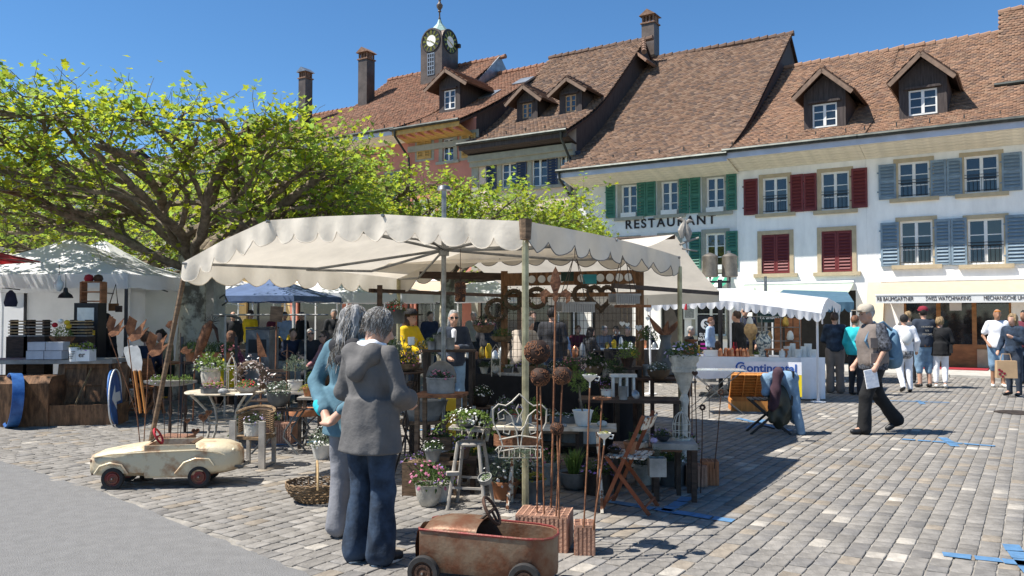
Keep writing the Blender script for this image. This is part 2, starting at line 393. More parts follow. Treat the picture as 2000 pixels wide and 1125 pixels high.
def window(h, o, sash='sash_white', rows=3, cols_=2, y=.06, glass='glass', rail=False, surround=None, sw=.13, sill=True, par=None, box=False):
 x0, x1, z0, z1 = o; mb = MB(); t = .055
 mb.b2((x0, y, z0), (x0+t, y+.06, z1)); mb.b2((x1-t, y, z0), (x1, y+.06, z1)); mb.b2((x0+t, y, z0), (x1-t, y+.06, z0+t)); mb.b2((x0+t, y, z1-t), (x1-t, y+.06, z1))
 iw = (x1-x0-2*t)
 for c in range(1, cols_): xx = x0+t+iw*c/cols_; mb.b2((xx-.045, y-.006, z0+t), (xx+.045, y+.05, z1-t))
 ih = z1-z0-2*t
 for r_ in range(1, rows):
  zz = z0+t+ih*r_/rows; mb.b2((x0+t, y+.006, zz-.014), (x1-t, y+.04, zz+.014))
 wo_ = mb.build('window', sash, par or h)
 pw, ph = iw/cols_, ih/rows; key = (round(pw, 2), round(ph, 2), glass)
 if key not in PANE: PANE[key] = MB().box((0, 0, 0), (pw, .008, ph)).mesh('pane', glass)
 sub = wo_ if not par else par
 for c in range(cols_):
  for r_ in range(rows):
   inst('pane', PANE[key], sub, (x0+t+pw*(c+.5), y+.032, z0+t+ph*(r_+.5)), (random.uniform(-.012, .012), 0, random.uniform(-.012, .012)))
 if surround:
  s = MB(); yy = -.03
  s.b2((x0-sw, yy, z0-.001), (x0-.001, .1, z1+sw)); s.b2((x1+.001, yy, z0-.001), (x1+sw, .1, z1+sw)); s.b2((x0-.0005, yy+.002, z1+.001), (x1+.0005, .1, z1+sw-.002))
  s.build('window_surround', surround, sub)
 if sill and surround:
  MB().b2((x0-sw-.12, -.1, z0-.12), (x1+sw+.12, .1, z0-.003)).build('sill', surround, sub)
 if rail:
  s = MB(); zt = z0+(z1-z0)*.42; s.tube([(x0, -.02, zt), (x1, -.02, zt)], .012, 5); s.tube([(x0, -.02, z0+.08), (x1, -.02, z0+.08)], .01, 5)
  k = int((x1-x0)/.11)
  for i in range(1, k): xx = x0+(x1-x0)*i/k; s.tube([(xx, -.02, z0+.08), (xx, -.02, zt)], .007, 4)
  s.tube([(x0, -.02, zt+.09), (x1, -.02, zt+.09)], .008, 5)
  s.build('railing', 'black_paint', sub)
 if box:
  b_ = MB(); b_.b2((x0+.0, -.1, z0+.0), (x1-.02, .04, z0+.16)); bo = b_.build('flower_box', 'flower_box_white', sub)
 return wo_
SLAT = {}
def shutter(h, x0, x1, z0, z1, m_, y=-.06, mid=False):
 mb = MB(); t = .06; yy = y
 mb.b2((x0, yy, z0), (x0+t, yy+.05, z1)); mb.b2((x1-t, yy, z0), (x1, yy+.05, z1)); mb.b2((x0+t, yy+.002, z0), (x1-t, yy+.048, z0+t*1.3)); mb.b2((x0+t, yy+.002, z1-t*1.3), (x1-t, yy+.048, z1))
 if mid: mb.b2((x0+t, yy+.002, (z0+z1)/2-.05), (x1-t, yy+.048, (z0+z1)/2+.05))
 mb.b2((x0+t, yy+.035, z0+t), (x1-t, yy+.044, z1-t))
 mb.box((x0-.02, yy+.04, z0+.25), (.06, .03, .04)); mb.box((x0-.02, yy+.04, z1-.25), (.06, .03, .04))
 so_ = mb.build('shutter', m_, h)
 iw = x1-x0-2*t; k = max(6, int((z1-z0-2*t)/.105)); sp = (z1-z0-2.6*t)/k
 key = (round(iw, 2), m_, round(sp, 3))
 if key not in SLAT: SLAT[key] = MB().box((0, 0, 0), (iw, .012, sp*.95), rotm(R(-28))).mesh('slat', m_)
 for i in range(k): inst('slat', SLAT[key], so_, ((x0+x1)/2, yy+.017, z0+1.3*t+sp*(i+.5)))
 return so_
def wpx(h0, p0, p1, yt, yb):
 a, _ = FP(p0, yt); b, _ = FP(p1, yt); return (a-h0, b-h0, FP(p0, yb)[1], FP(p0, yt)[1])
def awning(h, x0, x1, z, drop, out, m_, val=.22, name='awning', stripes=None):
 mb = MB(); n = 14 if stripes else 2; rows = []
 for i in range(6):
  t = i/5; rows.append([(x0+(x1-x0)*j/(n-1), -.05-out*t, z-drop*t+.05*math.sin(t*math.pi)*-1) for j in range(n)])
 if stripes:
  for j in range(n-1):
   mb.cm = j % 2; mb.sheet(np.array([[r_[j], r_[j+1]] for r_ in rows]))
  mb.cm = 1
 else: mb.sheet(np.array(rows), .004)
 o = mb.build(name, [m_, stripes] if stripes else m_, h)
 v = MB(); v.b2((x0, -.06-out, z-drop-val), (x1, -.05-out, z-drop)); v.build('valance', 'fabric_white' if not stripes else m_, o)
 v = MB(); v.tube([(x0, -.055-out, z-drop), (x1, -.055-out, z-drop)], .03, 6); v.tube([(x0, -.03, z+.03), (x1, -.03, z+.03)], .06, 8)
 for xx in (x0+.3, x1-.3): v.tube([(xx, 0, z-.15), (xx, -out*.5, z-drop*.5-.25), (xx, -.05-out, z-drop-.03)], .018, 5)
 v.build('awning_frame', 'sash_white', o); return o
class House:
 def __init__(s, name, label, u0, u1, eave, ridge, rD, wallm, ops, pal, sidem='wood_cladding', ov=1.0, s1=.5, kn=2.6, side_lo=None, tiles=True, keep=None, verge=.12, soffit='wood_soffit', boards=True, sag=.03, rv=.16, depth=12, text_=0):
  s.u0 = u0; s.W = u1-u0; W_ = s.W
  p = UO+UU*u0; s.e = thing(name, label, 'house', (p.x, p.y, 0), UANG); h = s.e
  s.pr = profile(ov, eave, ridge, rD, kn, s1); pr = s.pr
  top = prof_h(pr, 0)-.16
  mb = MB(); wall_panel(mb, 0, W_, 0, top, ops, rv)
  mb.build('wall', wallm, h)
  sd_ = MB(); inn = [(d, hh-.05) for d, hh in pr if d > .05]
  for xx, fl in ((.001, 0), (W_-.001, 1)):
   out = [(.001, 0), (.001, prof_h(pr, 0)-.06)]+inn+[(2*rD*.92, eave-.3), (2*rD*.92, 0)]
   v = [(xx, d, z) for d, z in out]; sd_.add(v, [tuple(range(len(v))) if fl else tuple(range(len(v)))[::-1]])
  sd_.build('gable_wall', sidem, h)
  rf = MB(); th = .1; k = len(pr)
  bk = np.array([[rD*2+ov*.7, eave-.2]])
  full = np.vstack([pr, bk])-np.array([0, .07]); lo = full-np.array([0, th])
  poly = [tuple(q) for q in full]+[tuple(q) for q in lo[::-1]]
  rf.prism(poly, W_+2*verge, (-verge, 0, 0), (0, 1, 0), (0, 0, 1), (1, 0, 0)); s.roof = rf.build('roof', 'roof_deck', h)
  if tiles: stuff(inst('roof_tiles', tile_field(pr, -verge-.02, W_+verge+.02+text_, pal, keep, sag=sag), s.roof))
  rm = MB().tube([(0, 0, 0), (.2, 0, .012), (.4, 0, .03)], [.1, .11, .125], 7).mesh('ridge_tile', 'roof_tile', True, colors=False)
  a = rm.attributes.new('Col', 'FLOAT_COLOR', 'FACE'); a.data.foreach_set('color', np.tile([*pal[2], 1.], len(rm.polygons)))
  for i in range(int((W_+2*verge)/.36)+1): inst('ridge_tile', rm, s.roof, (-verge+i*.36-.03, rD, ridge+.01+random.uniform(-.01, .01)), (0, 0, random.uniform(-.04, .04)))
  if boards:
   zb = eave-.17; nb = 6
   bm_ = MB().box((0, 0, 0), (W_+2*verge-.01, ov/nb-.012, .025)).mesh('soffit_board', soffit)
   for i in range(nb): inst('soffit_board', bm_, s.roof, (W_/2, -ov+.02+(i+.5)*(ov-.03)/nb, zb-.02-(i+.5)*(ov/nb)*.23+random.uniform(-.002, .002)), (R(-13), 0, 0))
  MB().b2((-verge, -ov-.035, eave-.27), (W_+verge, -ov-.002, eave-.06)).build('fascia_board', 'fascia' if soffit == 'wood_soffit' else soffit, s.roof)
  g = MB(); g.tube([(-verge-.03, -ov-.1, eave-.02), (W_+verge+.03, -ov-.1, eave-.02)], .075, 8); g.build('gutter', 'gutter_metal', s.roof, True)
  sg = MB().box((0, 0, 0), (.03, .05, .12)).mesh('snow_guard', 'gutter_metal'); zz = prof_h(pr, -ov+.55)
  for i in range(int(W_/.9)+1): inst('snow_guard', sg, s.roof, (i*.9+.1, -ov+.55, zz+.09))
 def pipe(s, x, pts=None):
  g = MB(); e = s.pr[0]
  g.tube([(x, e[0]-.1, e[1]-.05), (x, e[0]-.08, e[1]-.3), (x, -.14, e[1]-1.1), (x, -.12, e[1]-1.4), (x, -.12, .05)], .05, 7); g.build('downpipe', 'gutter_metal', s.e, True)
 def dormer(s, pxl, pxr, pyt, pyb, apex, half, cladm, sash, pal, rows=3, over=.35, shed=True):
  best = min(np.arange(-.6, 5, .02), key=lambda D: abs(prof_h(s.pr, D)-FP((pxl+pxr)/2, pyb+3, D)[1]))
  D = float(best); a = FP(pxl, pyb, D); b = FP(pxr, pyb, D); x0, x1 = a[0]-s.u0, b[0]-s.u0; z0, z1 = a[1], FP(pxl, pyt, D)[1]
  xc = (x0+x1)/2; hw = (x1-x0)/2+.27; za = FP(apex[0], apex[1], D)[1]; ez = FP(*half, D)[1]; eh = xc-(FP(*half, D)[0]-s.u0)
  d = MB(); slope = (za-ez)/eh
  wt = za-hw*slope-.1
  out = [(-hw, z0-.35), (hw, z0-.35), (hw, wt), (0, za-.12), (-hw, wt)]
  d.b2((xc-hw, D, z0-.3), (x0, D+.12, wt)); d.b2((x1, D, z0-.3), (xc+hw, D+.12, wt)); d.b2((x0, D+.002, z0-.3), (x1, D+.12, z0)); d.b2((x0, D+.002, z1), (x1, D+.12, wt))
  d.prism([(-hw, wt), (hw, wt), (0, za-.1)], .118, (xc, D+.001, 0), (1, 0, 0), (0, 0, 1), (0, 1, 0))
  d.b2((x0-.12, D-.09, z1+.03), (x1+.12, D, z1+.1))
  bD = D
  while prof_h(s.pr, bD) < wt and bD < 8: bD += .05
  for sx in (-1, 1):
   xx = xc+sx*hw
   d.add([(xx, D+.01, z0-.4), (xx, bD+.3, wt-.1), (xx, D+.01, wt)], [(0, 1, 2) if sx > 0 else (2, 1, 0)])
  dm = d.build('dormer', cladm, s.e)
  rD_ = bD
  while prof_h(s.pr, rD_) < za and rD_ < 9: rD_ += .05
  for sx in (-1, 1):
   r_ = MB(); e0 = (xc+sx*eh, D-over, ez); p0 = (xc, D-over, za); p1 = (xc, rD_+.2, za)
   bE = D
   while prof_h(s.pr, bE) < ez and bE < 8: bE += .05
   e1 = (xc+sx*eh, bE+.2, ez); n_ = 7
   rows_ = [[np.array(e0)*(1-t)+np.array(p0)*t+(np.array(e1)*(1-t)+np.array(p1)*t-np.array(e0)*(1-t)-np.array(p0)*t)*q for q in np.linspace(0, 1, 12)] for t in np.linspace(0, 1, n_)]
   r_.sheet(np.array(rows_), .07 if sx < 0 else -.07)
   ro = r_.build('dormer_roof', 'roof_deck', dm)
   tm = MB(); L = math.dist(e0, p0); nr = int(L/.15)
   ev = (np.array(p0)-np.array(e0))/L; nv = np.array([sx*-ev[2]*-1 if False else sx*ev[2], 0, abs(ev[0])]); nv /= np.linalg.norm(nv)
   for i in range(nr):
    t = i/nr; yb = D-over-.02; ye = (np.array(e1)*(1-t)+np.array(p1)*t)[1]; nn_ = int((ye-yb)/.17)
    for j in range(nn_):
     y0 = yb+j*.17+(.085 if i % 2 else 0); c0 = np.array(e0)+ev*(i*.15)-ev*.03; c0 = np.array([c0[0], y0, c0[2]]); c1 = c0+ev*.19
     f = np.array([0, .165, 0]); cc = tuple(np.array(random.choice(pal))*random.gauss(1, .1))
     q = [c0+nv*.1, c0+f+nv*.1, c1+f+nv*.075, c1+nv*.075, c0+nv*.07, c0+f+nv*.07]
     tm.add(q, [(0, 1, 2, 3), (4, 5, 1, 0), (4, 0, 3)] if sx < 0 else [(3, 2, 1, 0), (0, 1, 5, 4), (3, 0, 4)], cc)
   stuff(tm.build('dormer_tiles', 'roof_tile', dm, colors=True))
   vb = MB(); vb.bar((xc+sx*eh, D-over-.01, ez-.06), (xc, D-over-.01, za-.05), .04, .13); vb.build('verge_board', 'verge_brown', dm)
  rc = MB()
  for j in range(int((rD_-D+over)/.3)): rc.tube([(xc, D-over+j*.3, za+.05), (xc, D-over+j*.3+.32, za+.075)], [.08, .09], 7)
  rr_ = rc.build('dormer_ridge', 'roof_tile', dm, True); a = rr_.data.attributes.new('Col', 'FLOAT_COLOR', 'FACE'); a.data.foreach_set('color', np.tile([*pal[0], 1.], len(rr_.data.polygons)))
  w_ = MB(); t = .05; y = D+.03
  w_.b2((x0, y, z0), (x0+t, y+.05, z1)); w_.b2((x1-t, y, z0), (x1, y+.05, z1)); w_.b2((x0+t, y, z0), (x1-t, y+.05, z0+t)); w_.b2((x0+t, y, z1-t), (x1-t, y+.05, z1)); w_.b2((xc-.045, y-.004, z0+t), (xc+.045, y+.05, z1-t))
  for i in range(1, rows): zz = z0+(z1-z0)*i/rows; w_.b2((x0+t, y+.004, zz-.015), (x1-t, y+.04, zz+.015))
  w_.build('window_frame', sash, dm)
  pm = MB().box((0, 0, 0), ((x1-x0)/2-t, .006, (z1-z0-2*t)/rows)).mesh('pane', 'glass')
  for c in (-1, 1):
   for i in range(rows): inst('pane', pm, dm, (xc+c*((x1-x0)/4-t/2+.02), y+.025, z0+t+(z1-z0-2*t)*(i+.5)/rows), (random.uniform(-.02, .02), 0, random.uniform(-.02, .02)))
  return dm
def chimney(s, px, w_, D, pt, m_, capm, label=None):
 u, zt = FP(px, pt, D); x = u-s.u0; zb = prof_h(s.pr, D)-.5
 c = MB(); c.b2((x-w_/2, D-w_/2, zb), (x+w_/2, D+w_/2, zt-.62)); ch = c.build('chimney', m_, s.roof)
 c = MB(); c.b2((x-w_/2-.05, D-w_/2-.05, zt-.66), (x+w_/2+.05, D+w_/2+.05, zt-.6))
 for ax in np.linspace(-1, 1, 4):
  for yy in (-1, 1): c.box((x+ax*(w_/2-.05), D+yy*(w_/2-.05), zt-.45), (.07, .07, .32)); c.box((x+yy*(w_/2-.05), D+ax*(w_/2-.05)*.4, zt-.45), (.07, .07, .32))
 c.b2((x-w_/2-.02, D-w_/2-.02, zt-.3), (x+w_/2+.02, D+w_/2+.02, zt-.27)); c.build('chimney_pot', 'terracotta_dull', s.roof)
 c = MB(); hw = w_/2+.1
 c.prism([(-hw, zt-.28), (hw, zt-.28), (0, zt)], 2*hw, (x, D-hw, 0), (1, 0, 0), (0, 0, 1), (0, 1, 0)); c.build('chimney_hood', capm, s.roof)
mat('chimney_metal', (.11, .085, .07), .5, .5, var=.25, scale=2)
mat('terracotta_dull', (.2, .12, .08), .9, var=.3, scale=9)
u1_ = 11.5
hb0 = 4.15
opb = [wpx(hb0, 1754, 1815, 319, 388), wpx(hb0, 1883, 1950, 307, 379), wpx(hb0, 1758, 1821, 433, 518), wpx(hb0, 1890, 1960, 429, 517)]
shop = (wpx(hb0, 1765, 1765, 597, 0)[0], wpx(hb0, 1975, 1975, 597, 0)[0], .05, 2.55)
HBlue = House('town_house', 'white house with pale blue shutters above the watchmaker\'s awning', hb0, u1_, 7.05, 11.85, 6.6, 'plaster_white', opb+[shop], PAL_ORANGE, ov=1.3, s1=.45, verge=.0, keep=lambda x, d: True, rv=.2)
for o in opb: window(HBlue.e, o, rail=True, surround='trim_sand')
for a, b, t, bt in ((1716, 1750, 323, 391), (1817, 1848, 314, 385), (1849, 1879, 311, 383), (1956, 1996, 300, 374), (1720, 1756, 436, 521), (1825, 1856, 429, 518), (1857, 1888, 427, 518), (1963, 2006, 421, 516)):
 q = wpx(hb0, a, b, t, bt); shutter(HBlue.e, q[0], q[1], q[2], q[3], 'shutter_blue', mid=True)
HBlue.dormer(1775, 1831, 178, 227, (1796, 108), (1739, 169), 'wood_cladding', 'sash_white', PAL_ORANGE)
aw = awning(HBlue.e, wpx(hb0, 1722, 1722, 560, 0)[0], 7.2, FP(1725, 552)[1], .42, 1.15, 'awning_cream', .24)
zz = FP(1725, 552)[1]-.42-.2
for tx, p0_, p1_ in (('RB BAUMGARTNER', 1713, 1784), ('SWISS WATCHMAKING', 1808, 1896), ('MECHANISCHE UHREN', 1921, 2018)):
 xa = FP(p0_, 590, -1.2)[0]-hb0; xb = FP(p1_, 590, -1.2)[0]-hb0; tm_ = text_mesh(tx, .17, 'lettering_dark'); k = (xb-xa)/text_width(tm_)
 inst('lettering', tm_, aw, (xa, -.068-1.15, zz+.03), (R(90), 0, 0), (k, 1, 1))
sf = MB(); sx0, sx1 = shop[0], shop[1]; sy = .06
bays = np.linspace(sx0, sx1, 4)
for x in bays: sf.b2((x-.06, sy, .05), (x+.06, sy+.1, 2.55))
for a, b in zip(bays[:-1], bays[1:]): sf.b2((a+.06, sy+.004, 2.42), (b-.06, sy+.09, 2.55)); sf.b2((a+.06, sy+.004, .6), (b-.06, sy+.09, .74))
sf.b2((bays[1]+.06, sy+.01, .06), (bays[2]-.06, sy+.05, .6)); sfo = sf.build('shop_front', 'shop_wood', HBlue.e)
for i in range(3): MB().b2((bays[i]+.06, sy+.05, .74), (bays[i+1]-.06, sy+.058, 2.42)).build('pane', 'glass_shop', sfo)
for i in (0, 2): MB().b2((bays[i]+.06, sy-.05, .05), (bays[i+1]-.06, sy+.045, .6)).build('stall_riser', 'trim_sand', sfo)
MB().lathe([(.01, 0), (.2, 0), (.2, .02), (.01, .02)], ((bays[0]+bays[1])/2+.05, sy+.03, 2.28), 18, rotm(R(90)), sx=1, sy=.5).build('shop_badge', 'carpet_red', sfo)
MB().b2((bays[1]+.3, sy+.02, 1.75), (bays[1]+.62, sy+.045, 2.15)).build('notice', 'fabric_white', sfo)
bt = MB(); q = wpx(hb0, 1700, 1732, 600, 690)
bt.prism([(0, 0), (-1.15, 0), (-.95, .3), (0, 2.65)], .5, (.0, 0, 0), (0, 1, 0), (0, 0, 1), (1, 0, 0)); bt.build('buttress', 'plaster_cream', HBlue.e)
tag(MB().box((0, 0, 0), (1.7, 1.15, .02)).build('doormat', 'carpet_red', None, loc=ub(hb0+(bays[1]+bays[2])/2, -.65, .065), rot=(0, 0, UANG)), 'red carpet mat before the watch shop door', 'mat')
opr = [wpx(0, 1490, 1538, 349, 418), wpx(0, 1604, 1658, 338, 412), wpx(0, 1487, 1542, 459, 535), wpx(0, 1604, 1664, 452, 532)]
HRed = House('town_house', 'white house with dark red shutters left of the blue shuttered one', 0, hb0-.002, 7.05, 11.83, 6.6, 'plaster_white', opr+[(.5, 3.8, .06, 2.4)], PAL_ORANGE, ov=1.3, s1=.45, verge=0, rv=.2, text_=.16)
for o in opr[:2]: window(HRed.e, o, rail=True, surround='trim_sand')
for o in opr[2:]:
 w_ = window(HRed.e, o, surround='trim_sand', y=.12); m_ = (o[0]+o[1])/2
 shutter(HRed.e, o[0]+.01, m_-.004, o[2]+.01, o[3]-.01, 'shutter_red', y=.02); shutter(HRed.e, m_+.004, o[1]-.01, o[2]+.01, o[3]-.01, 'shutter_red', y=.02)
for a, b, t, bt in ((1453, 1480, 351, 421), (1544, 1569, 342, 415), (1570, 1595, 340, 413), (1663, 1694, 330, 407)):
 q = wpx(0, a, b, t, bt); shutter(HRed.e, *q, 'shutter_red')
HRed.dormer(1587, 1635, 205, 251, (1604, 140), (1554, 196), 'wood_cladding', 'sash_white', PAL_ORANGE)
awning(HRed.e, .25, 3.75, FP(1470, 557)[1], .35, 1.1, 'awning_green', .1)
MB().b2((.52, .1, .06), (3.78, .14, 2.4)).build('shop_shade_panel', 'interior_shade', HRed.e)  # dark panel closing the opening, indoor shade put into its colour
h30 = -6.2
opg = [wpx(h30, 1214, 1244, 363, 425), wpx(h30, 1292, 1324, 356, 420), wpx(h30, 1380, 1415, 348, 415)]
opg2 = [wpx(h30, 1214, 1244, 470, 534), wpx(h30, 1292, 1324, 464, 531), wpx(h30, 1379, 1416, 457, 527)]
HRest = House('town_house', 'restaurant house with green shutters and steep brown tiled roof', h30, -.002, 6.97, 13.5, 7.5, 'plaster_grey', opg+opg2+[(.6, 2.3, .06, 2.5), (3.4, 4.3, .06, 2.4), (4.7, 5.8, .9, 2.4)], PAL_BROWN, ov=1.3, s1=.6, kn=2.8, verge=.1, sag=.04)
for o in opg: window(HRest.e, o, surround='trim_greygreen', box=True, sw=.16)
for i, o in enumerate(opg2): window(HRest.e, o, surround='trim_greygreen', box=True, sw=.16)
for a, b, t, bt in ((1184, 1202, 363, 427), (1245, 1262, 357, 424), (1263, 1281, 356, 422), (1327, 1346, 350, 418), (1348, 1368, 348, 417), (1419, 1439, 341, 411), (1347, 1369, 454, 525), (1419, 1441, 452, 524), (1186, 1203, 470, 534), (1256, 1275, 464, 531)):
 q = wpx(h30, a, b, t, bt); shutter(HRest.e, *q, 'shutter_green', mid=True)
a = FP(1221, 446); b = FP(1397, 438); lt = text_mesh('RESTAURANT', .3, 'lettering_dark', .01, serif=True, spacing=1.28)
k = (b[0]-a[0])/text_width(lt)
inst('lettering', lt, HRest.e, (a[0]-h30, -.012, a[1]-.02), (R(90), 0, 0), (k, k, 1))
awning(HRest.e, 3.4, 6.0, 2.95, .4, 1.0, 'awning_stripe_green', .16, stripes='fabric_white')
MB().b2((.62, .1, .06), (2.28, .14, 2.5)).build('doorway_shade_panel', 'interior_shade', HRest.e)  # dark panel across the door opening in place of real indoor shade
MB().b2((3.42, .1, .06), (4.28, .14, 2.4)).build('doorway_shade_panel', 'interior_shade', HRest.e)  # second door opening, shade again given by a dark panel
window(HRest.e, (4.7, 5.8, .9, 2.4), 'sash_white', 2, 2, glass='glass_shop', surround='trim_greygreen')
HRest.pipe(.0)
h40 = -11.15
opn = [wpx(h40, 980, 1009, 320, 368), wpx(h40, 1039, 1069, 309, 365), wpx(h40, 1094, 1114, 303, 360)]
opn2 = [(o[0], o[1], o[2]-2.7, o[3]-2.6) for o in opn]
HBeige = House('town_house', 'blush plastered house with navy shutters and twin small dormers', h40, -6.22, 8.6, 14.15, 6.6, 'plaster_blush', opn+opn2+[(.38, 2.3, .06, 2.7), (2.5, 4.55, .06, 2.7)], PAL_BROWN, s1=.5, ov=.85, verge=.06, soffit='wood_cladding')
for o in opn+opn2:
 window(HBeige.e, o, surround='trim_greygreen', sw=.2); xc = (o[0]+o[1])/2; hw = (o[1]-o[0])/2+.22
 ac = MB(); ac.prism([(hw*math.cos(t), .2*math.sin(t)) for t in np.linspace(0, math.pi, 9)], .06, (xc, -.045, o[3]+.2), (1, 0, 0), (0, 0, 1), (0, 1, 0)); ac.build('window_arch', 'trim_greygreen', HBeige.e)
for a, b, t, bt in ((951, 970, 316, 372), (1010, 1029, 308, 368), (1070, 1090, 302, 364), (1114, 1134, 297, 360)):
 q = wpx(h40, a, b, t, bt); shutter(HBeige.e, *q, 'shutter_navy'); shutter(HBeige.e, q[0], q[1], q[2]-2.7, q[3]-2.6, 'shutter_navy')
cn = MB(); W4 = HBeige.W
cn.b2((.02, -.35, 7.95), (W4-.02, -.005, 8.2)); cn.b2((.02, -.22, 7.75), (W4-.02, -.006, 7.95)); cn.build('cornice', 'trim_greygreen', HBeige.e)
for x in (.0, W4-.35): MB().b2((x+.01, -.05, 0), (x+.34, -.004, 7.75)).build('pilaster', 'trim_greygreen', HBeige.e)
MB().b2((.36, -.06, 4.75), (W4-.36, -.005, 4.98)).build('string_course', 'trim_greygreen', HBeige.e)
HBeige.dormer(1020, 1039, 203, 232, (1023, 172), (995, 208), 'wood_cladding', 'sash_wood', PAL_DARK)
HBeige.dormer(1104, 1125, 187, 220, (1109, 157), (1078, 190), 'wood_cladding', 'sash_wood', PAL_DARK)
HBeige.pipe(W4-.15)
for x, q in ((.38, 1.92), (2.5, 2.05)): MB().b2((x, .1, .06), (x+q, .14, 2.7)).build('shop_window', 'glass_shop', HBeige.e)
awning(HBeige.e, .3, 4.6, 3.3, .6, 2.3, 'awning_cream', .22)  # awning, like the wide dark glazing, added to darken this front
cl = MB(); cl.sheet(np.array([[(W4-.35, 5.75, 13.55), (W4-.35, 7.5, 13.55)], [(W4+.55, 5.4, 12.75), (W4+.55, 7.9, 12.75)]]), .12); cl.build('clipped_gable', 'terracotta_dull', HBeige.roof)
for i in range(5): MB().tube([(W4-.05+.11*i, 6.6-.24*i, 14.12-.19*i), (W4+.06+.11*i, 6.36-.24*i, 13.95-.19*i)], [.1, .12], 7).build('ridge_tile', 'terracotta_dull', HBeige.roof, True)
chimney(HBeige, 1270, .62, 7.6, 22, 'chimney_metal', 'terracotta_dull')
h50 = -14.55
opy = [wpx(h50, 865, 886, 272, 316), wpx(h50, 816, 843, 275, 312), wpx(h50, 903, 930, 263, 309)]
HCoral = House('town_house', 'coral house with yellow shutters and a large gabled dormer', h50, -11.17, 9.6, 14.0, 7, 'plaster_coral', opy[:1]+[(o[0], o[1], o[2]-2.8, o[3]-2.8) for o in opy]+[(.4, 2.9, .06, 2.5)], PAL_RED, s1=.45, verge=.1, soffit='shutter_yellow')
awning(HCoral.e, .2, 3.2, 3.05, .5, 1.9, 'awning_cream', .22)
MB().b2((.4, .1, .06), (2.9, .14, 2.5)).build('shop_window', 'glass_shop', HCoral.e)
window(HCoral.e, opy[0], surround='trim_greygreen', sw=.2)
for o in opy: window(HCoral.e, (o[0], o[1], o[2]-2.8, o[3]-2.8), surround='trim_greygreen', sw=.2)
for o in opy[1:]:
 m_ = (o[0]+o[1])/2; shutter(HCoral.e, o[0], m_-.005, o[2], o[3], 'shutter_yellow', y=-.07); shutter(HCoral.e, m_+.005, o[1], o[2], o[3], 'shutter_yellow', y=-.07)
 MB().b2((o[0]-.14, -.018, o[2]-.1), (o[1]+.14, -.002, o[3]+.14)).build('window_surround', 'trim_greygreen', HCoral.e)
for i in range(7): MB().box((.2+i*.5, -.5, 9.33), (.12, .98, .14)).build('rafter', 'plaster_coral', HCoral.roof)
MB().b2((.01, -.12, 8.75), (HCoral.W-.01, -.004, 9.0)).build('cornice', 'trim_greygreen', HCoral.e)
HCoral.dormer(867, 889, 178, 215, (869, 141), (838, 180), 'sash_wood_dark' if False else 'wood_cladding', 'sash_white', PAL_RED)
HCoral.pipe(.1)
for px, py in ((1022, 152), (957, 166)):
 D = 4.5 if px > 1000 else 3.2; u, hh = FP(px, py, D); MB().box((u-h50, D, prof_h(HCoral.pr, D)+.06), (.75, .95, .08), rotm(R(30))).build('skylight', 'zinc', HCoral.roof)
HClock = House('town_house', 'red brown tiled house carrying the dark clock turret', -22, -14.57, 9.65, 14.9, 7.2, 'plaster_coral', [(.5, 3.4, .06, 2.5), (4.0, 7.0, .06, 2.5)], PAL_RED, s1=.42, verge=.08)
awning(HClock.e, .3, 7.1, 3.15, .6, 2.2, 'awning_cream', .22)
for x in (.5, 4.0): MB().b2((x, .1, .06), (x+2.9, .14, 2.5)).build('shop_window', 'glass_shop', HClock.e)
for i in range(4):
 for j in range(2):
  x = .9+i*1.75; o = (x, x+.85, 3.6+j*2.7, 5.2+j*2.7); MB().b2((o[0]-.12, -.05, o[2]-.12), (o[1]+.12, -.003, o[3]+.12)).build('window_surround', 'trim_greygreen', HClock.e)
  MB().b2((o[0], -.07, o[2]), (o[1], -.052, o[3])).build('pane', 'glass', HClock.e)
  for k in (-1, 1): shutter(HClock.e, (o[0]+o[1])/2+k*.68-.2, (o[0]+o[1])/2+k*.68+.2, o[2], o[3], 'shutter_yellow')
chimney(HClock, 716, .62, 4.6, 95, 'chimney_metal', 'terracotta_dull')
wd = MB(); u, hh = FP(977, 107, 7.2); W5 = HClock.W
wd.add([(W5+.1, 7.2, 14.95), (W5+.1, 5.0, 12.9), (W5+.1, 9.4, 12.9)], [(0, 1, 2)]); wd.bar((W5+.1, 7.2, 14.95), (W5+.1, 5.0, 13.0), .07, .16); wd.build('gable_flashing', 'zinc', HClock.roof)
u, hb = FP(880, 150, 6.2); tw = .7; tu = FP(838, 100, 6.2)[0]; tx0 = tu; cx = tu-HClock.u0+tw
hcl = FP(858, 76, 5.5)[1]; yc = 5.5+tw; ty0 = yc-tw
t_ = thing('clock_turret', 'dark clock turret with gilt dials and urn finial on the roof ridge', 'clock turret', tuple((UO+UU*(HClock.u0+cx)+UB*yc))[:2]+(0,), UANG)
def arch(hw, z0, zs, n=13): return [(-hw, z0), (hw, z0)]+[(hw*math.cos(a), zs+hw*math.sin(a)) for a in np.linspace(0, math.pi, n)]
tb = MB(); zs = hcl-.02
tb.prism(arch(tw, hb-2.2, zs), 2*tw, (0, -tw, 0), (1, 0, 0), (0, 0, 1), (0, 1, 0)); tb.prism(arch(tw-.001, hb-2.19, zs), 2*tw-.002, (-tw+.001, 0, 0), (0, 1, 0), (0, 0, 1), (1, 0, 0))
tb.build('turret_body', 'chimney_metal', t_)
